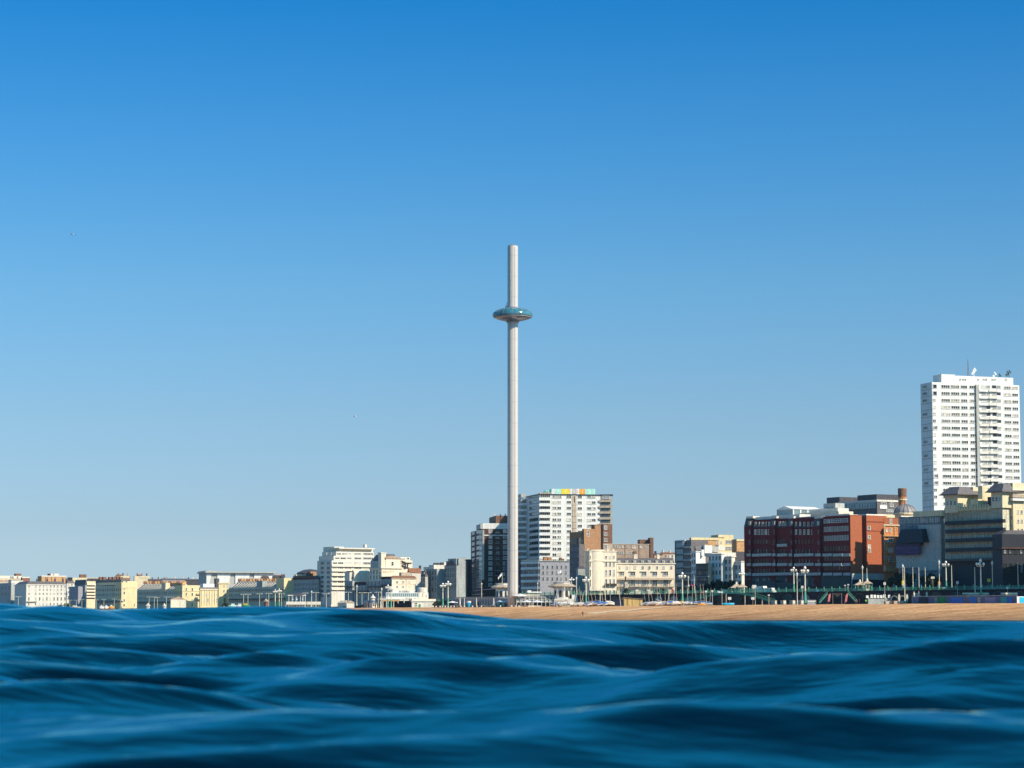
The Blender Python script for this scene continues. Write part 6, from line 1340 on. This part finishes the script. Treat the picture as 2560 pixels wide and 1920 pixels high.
def plinth(px, m_, lab):
    Y = coast(px, 0); c = at(px, 1500, Y); k = Y/F; t = thing('stone_block', lab, 'block', (c.x, Y, 5.8), R(30), group='pale stone blocks on the lower promenade'); MB().box(-4.5*k, 4.5*k, -1, 1, 0, 11.5*k).obj('block', m_, t); MB().box(-3*k, 2.5*k, -1.06, -1, 3*k, 10*k).obj('panel', 'off_white', t)
for i, px in enumerate((1935, 1958, 1981, 2002)): plinth(px, 'stone', f"pale stone block, {ORD[i]} of four from the left below the green railing")
for i, (a, b_, lab, m_) in enumerate([(2018, 2040, 'low grey hut with pale lettered fascia right of the stone blocks', 'grey_paint'), (2170, 2226, 'long grey cafe hut with a line of white boards on top', 'grey_render')]):
    q_ = Bld('promenade_hut', lab, 'hut', a-2, a, b_, 1500 if i == 0 else 1494, perp=3, z0=5.8, wall=m_, phi=20); 
    if i: 
        for px in (2165, 2176, 2184, 2192, 2200, 2208, 2220): q_.pbox('board', px, px+6, 1486+rnd.random()*3, 1495, 'frame_white', yo=-.4, dp=.2)
    else: q_.pbox('fascia', 2020, 2038, 1503, 1505.5, 'off_white', yo=-.15, dp=.13)
for px, w_, lab in ((2217, 12, 'pale crate block left of the two oval boards'), (2237, 9, 'pinkish crate between the oval boards and the grey cafe hut'), (2258, 12, 'cream crate block at the foot of a tall flagpole')):
    Y = coast(px, -3); c = at(px, 1500, Y); k = Y/F; t = thing('seat_block', lab, 'block', (c.x, Y, 5.8), R(20)); MB().box(-w_/2*k, w_/2*k, -.7, .7, 0, 6.5*k).obj('block', 'stone' if px != 2237 else 'pink_brick', t); MB().box(-w_/2*k-.08, w_/2*k+.08, -.78, .78, 6.5*k, 6.5*k+.15).obj('top', 'off_white', t)
for px, lab in ((2248, 'tall cream oval board, left one of two beside an arch'), (2268, 'tall cream oval board, right one of two beside an arch')):
    Y = coast(px, -1); c = at(px, 1500, Y); k = Y/F; t = thing('oval_board', lab, 'board', (c.x, Y, 5.8), group='cream oval boards on the lower promenade'); MB().prism([(2.6*k*math.cos(a), 15.5*k+9.5*k*math.sin(a)) for a in seq(0, 5.9, 14)], -.06, .06).obj('panel', 'lamp_cream', t); MB().tube((0, .1, 0), (0, .1, 10*k), .06).obj('stand', 'stone', t)
    cc = at(px-12, 1500, coast(px-12, 10)); ar = thing('metal_arch', f"thin grey metal arch {'left' if px == 2248 else 'right'} of the first cream oval board", 'arch', (cc.x, cc.y, 5.8)); m_ = MB(); k = cc.y/F
    for j in range(10):
        a, b_ = math.pi*j/10, math.pi*(j+1)/10; m_.tube((9*k*math.cos(a), 0, 8*k+13*k*math.sin(a)), (9*k*math.cos(b_), 0, 8*k+13*k*math.sin(b_)), .16, n=5)
    m_.tube((9*k, 0, 0), (9*k, 0, 8*k), .16, n=5).tube((-9*k, 0, 0), (-9*k, 0, 8*k), .16, n=5).obj('arch', 'lead', ar)
HB = Bld('hoarding', 'long dark mural hoarding with green, blue and lilac panels at the top of the beach', 'hoarding', 2281, 2541, 2543, 1490, perp=-5, z0=5.5, wall='hoarding_dark', phi=35)
for a, b_, m_ in ((2296, 2320, 'navy'), (2336, 2342, 'lead'), (2343, 2364, 'mural_green'), (2376, 2406, 'blue_paint'), (2425, 2441, 'blue_paint'), (2443, 2450, 'stone'), (2462, 2489, 'lilac'), (2501, 2516, 'teal'), (2516, 2530, 'blue_paint')):
    HB.lbox('mural_panel', a, b_, 1493, 1508, m_, xo=-.12, dp=.1)
HB.lbox('top_rail', 2281, 2541, 1489, 1490.5, 'pale_grey', xo=-.1, dp=.3)
HB2 = Bld('hoarding', 'bright turquoise and white sunlit end panel at the extreme right of the beach', 'hoarding', 2541, 2542, 2590, 1491, perp=-6, z0=5.4, wall='white_paint', phi=20, depth=3); HB2.pbox('mural_panel', 2549, 2585, 1493, 1510, 'sky_blue', yo=-.12, dp=.1)
for a, b_, lab in ((2418, 2470, 'cream deck platform on top of the mural hoarding around two poles'), (2515, 2541, 'short cream deck platform near the right end of the hoarding')):
    q_ = Bld('deck_platform', lab, 'platform', a-1, a, b_, 1486, perp=0, z0=5.8, wall='stone', phi=10, depth=4); q_.box('deck_edge', -.3, q_.w+.3, -.3, 4.2, q_.h, q_.h+.6, 'lamp_cream')
for i, px in enumerate((2285, 2297, 2317)):
    Y = coast(px, 2); c = at(px, 1486, Y); k = Y/F; t = thing('small_cone', f'small cream cone finial, {ORD[i]} of three above the left end of the hoarding', 'finial', (c.x, Y, 5.8), group='cone finials above the hoarding'); MB().lathe([(.3, 0), (.3, 25*k), (.45, 25.2*k), (.05, 30*k)], 8).obj('post', 'lamp_cream', t); MB().lathe([(.2, 30*k), (.05, 31*k)], 6).obj('tip', 'globe_white', t)
WF = thing('white_fence', 'busy white slatted fence on the upper promenade at the right edge', 'fence', (0, 0, 0)); m_ = MB()
for i in range(60):
    px = 2442+i*2.6; Y = coast(px, 16); z0 = 10.4; c = at(px, 1470, Y); h = 2.0 if i % 5 == 0 else 1.3
    m_.box(c.x-.07, c.x+.07, Y-.07, Y+.07, z0, z0+h)
    if i: m_.tube((c.x, Y, z0+1.2), (pc_.x, pY, z0+1.2), .06, n=4).tube((c.x, Y, z0+.2), (pc_.x, pY, z0+1.1), .05, n=4)
    pc_, pY = c, Y
m_.obj('slats', 'off_white', WF)

# memorial
Y = coast(1563, 16); c = at(1564, 1480, Y); k = Y/F; t = thing('war_memorial', 'dark bronze bugler figure on a pale stone plinth before the cream terrace', 'monument', (c.x, Y, 10.4), R(30)); z = lambda py: zat(py, Y)-10.4
MB().frustum(-9*k, 9*k, -6*k, 6*k, 0, z(1478), 2*k, 2*k, 2*k, 2*k).frustum(-5*k, 5*k, -4*k, 4*k, z(1478), z(1455), 1*k, 1*k, 1*k, 1*k).obj('plinth', 'stone', t)
def person_mesh(name, pose='stand', top='navy', legs='ink', skin='skin', hair='bronze'):
    J = {'pel': (0, 0, .95), 'wst': (0, 0, 1.1), 'chs': (0, .0, 1.38), 'nck': (0, 0, 1.5), 'hd0': (0, -.01, 1.6), 'hd1': (0, -.01, 1.74),
         'shl': (-.19, 0, 1.42), 'ell': (-.25, .02, 1.14), 'hal': (-.24, -.06, .88), 'shr': (.19, 0, 1.42), 'elr': (.25, .02, 1.14), 'har': (.24, -.06, .88),
         'hil': (-.1, 0, .9), 'knl': (-.11, -.03, .5), 'anl': (-.11, .02, .08), 'tol': (-.12, -.14, .03), 'hir': (.1, 0, .9), 'knr': (.11, .02, .5), 'anr': (.12, .08, .08), 'tor': (.13, -.08, .03)}
    if pose == 'bugle': J['elr'] = (.32, -.18, 1.35); J['har'] = (.08, -.3, 1.55)
    if pose == 'walk': J['knl'] = (-.11, -.2, .52); J['anl'] = (-.11, -.22, .08); J['tol'] = (-.11, -.38, .05); J['knr'] = (.11, .08, .48); J['anr'] = (.11, .34, .12); J['tor'] = (.11, .22, .03)
    Rr = {'pel': .15, 'wst': .135, 'chs': .16, 'nck': .06, 'hd0': .09, 'hd1': .085, 'shl': .075, 'ell': .05, 'hal': .04, 'shr': .075, 'elr': .05, 'har': .04, 'hil': .1, 'knl': .065, 'anl': .045, 'tol': .04, 'hir': .1, 'knr': .065, 'anr': .045, 'tor': .04}
    Ed = [('pel', 'wst'), ('wst', 'chs'), ('chs', 'nck'), ('nck', 'hd0'), ('hd0', 'hd1'), ('chs', 'shl'), ('shl', 'ell'), ('ell', 'hal'), ('chs', 'shr'), ('shr', 'elr'), ('elr', 'har'), ('pel', 'hil'), ('hil', 'knl'), ('knl', 'anl'), ('anl', 'tol'), ('pel', 'hir'), ('hir', 'knr'), ('knr', 'anr'), ('anr', 'tor')]
    ks = list(J); me = bpy.data.meshes.new(name); me.from_pydata([J[k_] for k_ in ks], [(ks.index(a), ks.index(b)) for a, b in Ed], [])
    o = bpy.data.objects.new('tmp', me); col.objects.link(o); md = o.modifiers.new('s', 'SKIN'); 
    for i, k_ in enumerate(ks): me.skin_vertices[0].data[i].radius = (Rr[k_],)*2
    me.skin_vertices[0].data[0].use_root = True; o.modifiers.new('u', 'SUBSURF').levels = 1
    out = bpy.data.meshes.new_from_object(o.evaluated_get(bpy.context.evaluated_depsgraph_get())); bpy.data.objects.remove(o)
    out.materials.clear(); [out.materials.append(M[x]) for x in (skin, top, legs, hair)]
    for p in out.polygons:
        c_ = p.center; p.material_index = 3 if c_.z > 1.68 or (c_.z > 1.55 and c_.y > .03) else 0 if c_.z > 1.5 or (abs(c_.x) > .2 and c_.z < 1.1) else 1 if c_.z > .98 else 2; p.use_smooth = True
    return out
o = bpy.data.objects.new('bugler_statue', person_mesh('bugler_statue', 'bugle', *['bronze']*4)); col.objects.link(o); o.parent = t; o.location = (0, 0, z(1455)); o.scale = (1.5,)*3
PT = [('white_paint', 'navy', 'walk', 'white top and dark trousers'), ('red_paint', 'ink', 'stand', 'red top'), ('navy', 'ink', 'stand', 'dark clothes'), ('hivis', 'navy', 'walk', 'bright green jacket')]
pm = [person_mesh('person', p_, a, b_) for a, b_, p_, _ in PT]
def person(px, perp, k_, lab, sc_=1.0):
    Y = coast(px, perp); c = at(px, 1520, Y); z0 = beach_z(s_of(px, perp), perp) if perp < 14 else road_z(s_of(px, perp))
    o = bpy.data.objects.new('person', pm[k_]); col.objects.link(o); o.location = (c.x, Y, z0+(.0 if perp < -3 else .02)); o.rotation_euler.z = R(rnd.uniform(-120, 120)); o.scale = (sc_,)*3; tag(o, lab, 'person')
person(1457, -62, 1, 'person in a red top standing alone near the water line', 1.15); person(1706, -16, 0, 'person in white top walking down the beach below the orange sign', 1.15)
for px, pp_, k_, d in ((959, -8, 2, 'left one of two by the dark arcade of the beach pavilion'), (972, -8, 2, 'right one of two by the dark arcade of the beach pavilion'), (2087, 15, 3, 'on the upper promenade above the pink feather flags'), (2224, 15.5, 1, 'on the upper promenade before the purple banner block'), (2141, 1, 1, 'at the foot of the cream and green stair'),
                       (2039, 1, 0, 'left of the green stair'), (945, 2, 2, 'beside the cream gabled kiosk'), (828, 2, 0, 'beside the long white beach shed'), (1080, -4, 2, 'at the right end of the white beach cafe'), (2148, 1, 2, 'crouching crowd edge right of the stair'), (1750, 15, 2, 'behind the railing before the dark glass building'), (560, 2, 0, 'before the yellow corner block at left'),
                       (430, 2, 2, 'before the second shaded terrace'), (470, 1, 1, 'before the broad yellow seafront block'), (330, 1, 3, 'before the leftmost yellow block'), (600, 2, 1, 'before the long shaded terrace'), (905, 3, 1, 'left of the pinkish kiosk'), (1140, 2, 0, 'at the left end of the beach club'), (2165, 1, 3, 'left of the long grey cafe hut')):
    person(px, pp_, k_, ('person in '+PT[k_][3]+' '+d).replace('crouching crowd edge ', ''), 1.1)

# ------------------------------------------------------------------ greenery
def foliage(name, n_, ext, mat_, parent, base=(0, 0, 0), sz=.35, seed=1):
    r_ = random.Random(seed); v = []; f = []
    lumps = [(r_.uniform(-.7, .7)*ext[0], r_.uniform(-.7, .7)*ext[1], r_.uniform(.25, .8)*ext[2], r_.uniform(.35, .6)) for _ in range(7)]
    for i in range(n_):
        lx, ly_, lz, lr = r_.choice(lumps); d = Vector((r_.gauss(0, 1), r_.gauss(0, 1), r_.gauss(0, 1))).normalized()*r_.uniform(.5, 1)
        p = Vector((lx+d.x*lr*ext[0]*.8, ly_+d.y*lr*ext[1]*.8, max(.05, lz+d.z*lr*ext[2]*.6)))+Vector(base)
        a = Vector((r_.gauss(0, 1), r_.gauss(0, 1), r_.gauss(0, 1))).normalized()*sz*r_.uniform(.6, 1.3); b_ = a.orthogonal().normalized()*sz*r_.uniform(.5, 1); k = len(v)
        v += [p-a, p+b_, p+a, p-b_]; f.append((k, k+1, k+2, k+3))
    me = bpy.data.meshes.new(name); me.from_pydata([tuple(q_) for q_ in v], [], f); me.materials.append(M[mat_]); o = bpy.data.objects.new(name, me); col.objects.link(o); o.parent = parent; return o
def tree(px, perp, h, w_, lab, seed, m_='leaf_dark', name='tree'):
    Y = coast(px, perp); c = at(px, 1470, Y); z0 = road_z(s_of(px, perp)) if perp > 14 else 5.8; t = thing(name, lab, 'tree' if h > 3 else 'shrub', (c.x, Y, z0))
    tr = MB().tube((0, 0, -.2), (.1, 0, h*.45), .22, .12)
    for i in range(4): a = i*1.6; tr.tube((.1, 0, h*.4), (.1+w_*.5*math.cos(a), w_*.5*math.sin(a), h*.75), .1, .04, n=5)
    tr.obj('trunk', 'bark', t); foliage('crown', 900, (w_, w_, h*.75), m_, t, (0, 0, h*.28), .42, seed)
for i, (px, perp, h, w_) in enumerate([(1768, 34, 5, 2.4), (1786, 34, 5.5, 2.6), (1806, 34, 6, 3), (1826, 33, 6, 3), (1845, 33, 5.5, 2.6), (2236, 33, 7, 3.5), (2256, 32, 7.5, 3.6), (2276, 32, 8, 3.8), (2310, 31, 7, 3.2), (2335, 31, 6.5, 3.4), (1735, 34, 5, 2)]):
    tree(px, perp, h, w_, f"dark shaded tree, {ORD[i] if i < 5 else ORD[i-5] if i < 10 else 'lone one'} {'of five before the white town houses' if i < 5 else 'of five before the banner block' if i < 10 else 'before the glass fronted block'}", i+2)
tree(1571, 15, 3, 1.8, 'dark shrub at the foot of the bronze bugler memorial', 31, name='shrub'); tree(1655, 15, 2.6, 1.6, 'dark shrub before the right part of the cream terrace', 32, name='shrub'); tree(153, 8, 3.2, 5.5, 'long dark green shrub mound below the white bay house at left', 33, 'leaf', 'shrub'); tree(172, 8, 3.8, 3.6, 'taller green shrub at the right end of the far left mound', 36, 'leaf', 'shrub')
tree(1095, 3, 2.6, 2.6, 'dark brown shrub mound left of two lamp columns on the beach top', 34, 'leaf_dark', 'shrub'); tree(563, 8, 3.5, 1.8, 'small dark tree before the yellow corner block at left', 35, 'leaf_dark')
Hd = thing('hedge', 'long clipped green hedge along the upper promenade at the right', 'hedge', wp(s_of(2340, 15.4), 15.4, 10.4), math.atan2(CD[1], CD[0])); xw = abs(s_of(2232, 15.4)-s_of(2440, 15.4))/2
foliage('leaves', 3500, (xw*1.0, .5, 1.5), 'leaf', Hd, sz=.22, seed=40); MB().box(-xw*.95, xw*.95, -.3, .3, 0, 1.2).obj('branches', 'leaf_dark', Hd)

# small boats and clutter on the far left beach
for i, (px, m_, wd, lab) in enumerate([(158, 'sky_blue', 3, 'pale blue small boat on the beach below the shrub mound'), (188, 'cream', 5, 'long cream boat hull on the beach right of the pale blue one'), (254, 'white_paint', 1.8, 'small white boat, leftmost of three by a lamp post'), (266, 'canvas', 1.8, 'small upturned white boat beside an orange one'), (279, 'orange', 2.2, 'small orange boat at the far left beach'), (583, 'aqua', 3.5, 'pale turquoise swan boat right of the yellow corner block'), (614, 'mural_green', 3.5, 'lime green flat boat before the long shaded terrace'), (600, 'canvas', 3, 'white boxy boat beside the lime green one')]):
    Y = coast(px, -10); c = at(px, 1515, Y); t = thing('small_boat', lab, 'boat', (c.x, Y, 6.3), R(rnd.uniform(-20, 20))); MB().lathe([(.1, 0), (wd*.6, .2), (wd*.75, 1.0), (wd*.6, 1.4), (.2, 1.5)], 12, sy=.35).obj('hull', m_, t); MB().box(-wd*.3, wd*.2, -.4, .4, 1.4, 2.2).obj('cabin', 'off_white' if m_ != 'mural_green' else 'yellow', t)
for px, lab, w_ in ((370, 'cream octagonal hut with peaked roof before the second shaded terrace', 6), (411, 'small white peaked kiosk left of the long cream hut', 5), (665, 'small domed brown kiosk before the long shaded terrace', 7), (932, 'small kiosk with white domed roof behind the gabled beach kiosks', 7)):
    Y = coast(px, 4); c = at(px, 1500, Y); k = Y/F; t = thing('peaked_kiosk', lab, 'kiosk', (c.x, Y, 5.8)); yb = {370: 1512, 411: 1513, 665: 1501, 932: 1492}[px]; h = zat(yb, Y)-5.8
    MB().lathe([(w_*k*.75, 0), (w_*k*.75, h-.6)], 8).obj('body', 'off_white' if px != 665 else 'brown_brick', t); MB().lathe([(w_*k*1.1, h-.6), (w_*k*.4, h+.5), (.1, h+1.2)], 8).obj('roof', 'off_white' if px != 665 else 'tan_roof', t)
q_ = hut('beach_shelter', 'long pale pink hut with low ridged roof at the left, beside the second shaded terrace', 427, 456, 1508, 1514, 'pale_cream', 'pink_brick', perp=2, phi=8, pc=429)
# gulls
def gull(px, py, Y, sc_, lab, rz):
    c = at(px, py, Y); t = thing('gull', lab, 'bird', tuple(c), R(rz), group='white gulls flying over the sea', scale=sc_)
    MB().lathe([(.02, -.32), (.09, -.15), (.11, .05), (.07, .22), (.02, .32)], 8).obj('body', 'white_paint', t, smooth=True).rotation_euler = (R(90), 0, 0)
    for s_ in (-1, 1):
        b = MB(); b.v += [(s_*.05, -.12, .03), (s_*.05, .14, .03), (s_*.42, .1, .22), (s_*.42, -.08, .24), (s_*.85, .16, .08), (s_*.80, .08, .1), (s_*.05, 0, .07), (s_*.42, .01, .27)]
        b.f += [(0, 3, 2, 1), (3, 5, 4, 2), (0, 6, 7, 3), (6, 1, 2, 7), (3, 7, 5), (7, 2, 4, 5)]; b.m += [0]*6; b.obj('wing', 'off_white', t)
gull(181, 587, 420, .95, 'small white gull high in the sky at upper left', 40); gull(887, 1041, 420, .8, 'small pale gull left of the observation tower pod, lower down', 80); gull(737, 1181, 450, .5, 'tiny dark gull above the balcony flats', 20); gull(441, 1266, 450, .5, 'tiny gull low above the far left roofs', 60)

# air between the camera and the far shore
hz = MB().box(-900, 900, -60, 2600, -8, 190).obj('haze', 'white_paint'); tag(hz, kind='stuff')
hm = bpy.data.materials.new('haze_air'); hm.use_nodes = True; hn = hm.node_tree.nodes; hn.remove(hn['Principled BSDF'])
pv = hn.new('ShaderNodeVolumePrincipled'); pv.inputs['Color'].default_value = (.45, .75, 1, 1); pv.inputs['Density'].default_value = .000018; pv.inputs['Anisotropy'].default_value = .0
hm.node_tree.links.new(pv.outputs[0], hn['Material Output'].inputs['Volume']); hz.data.materials.clear(); hz.data.materials.append(hm)
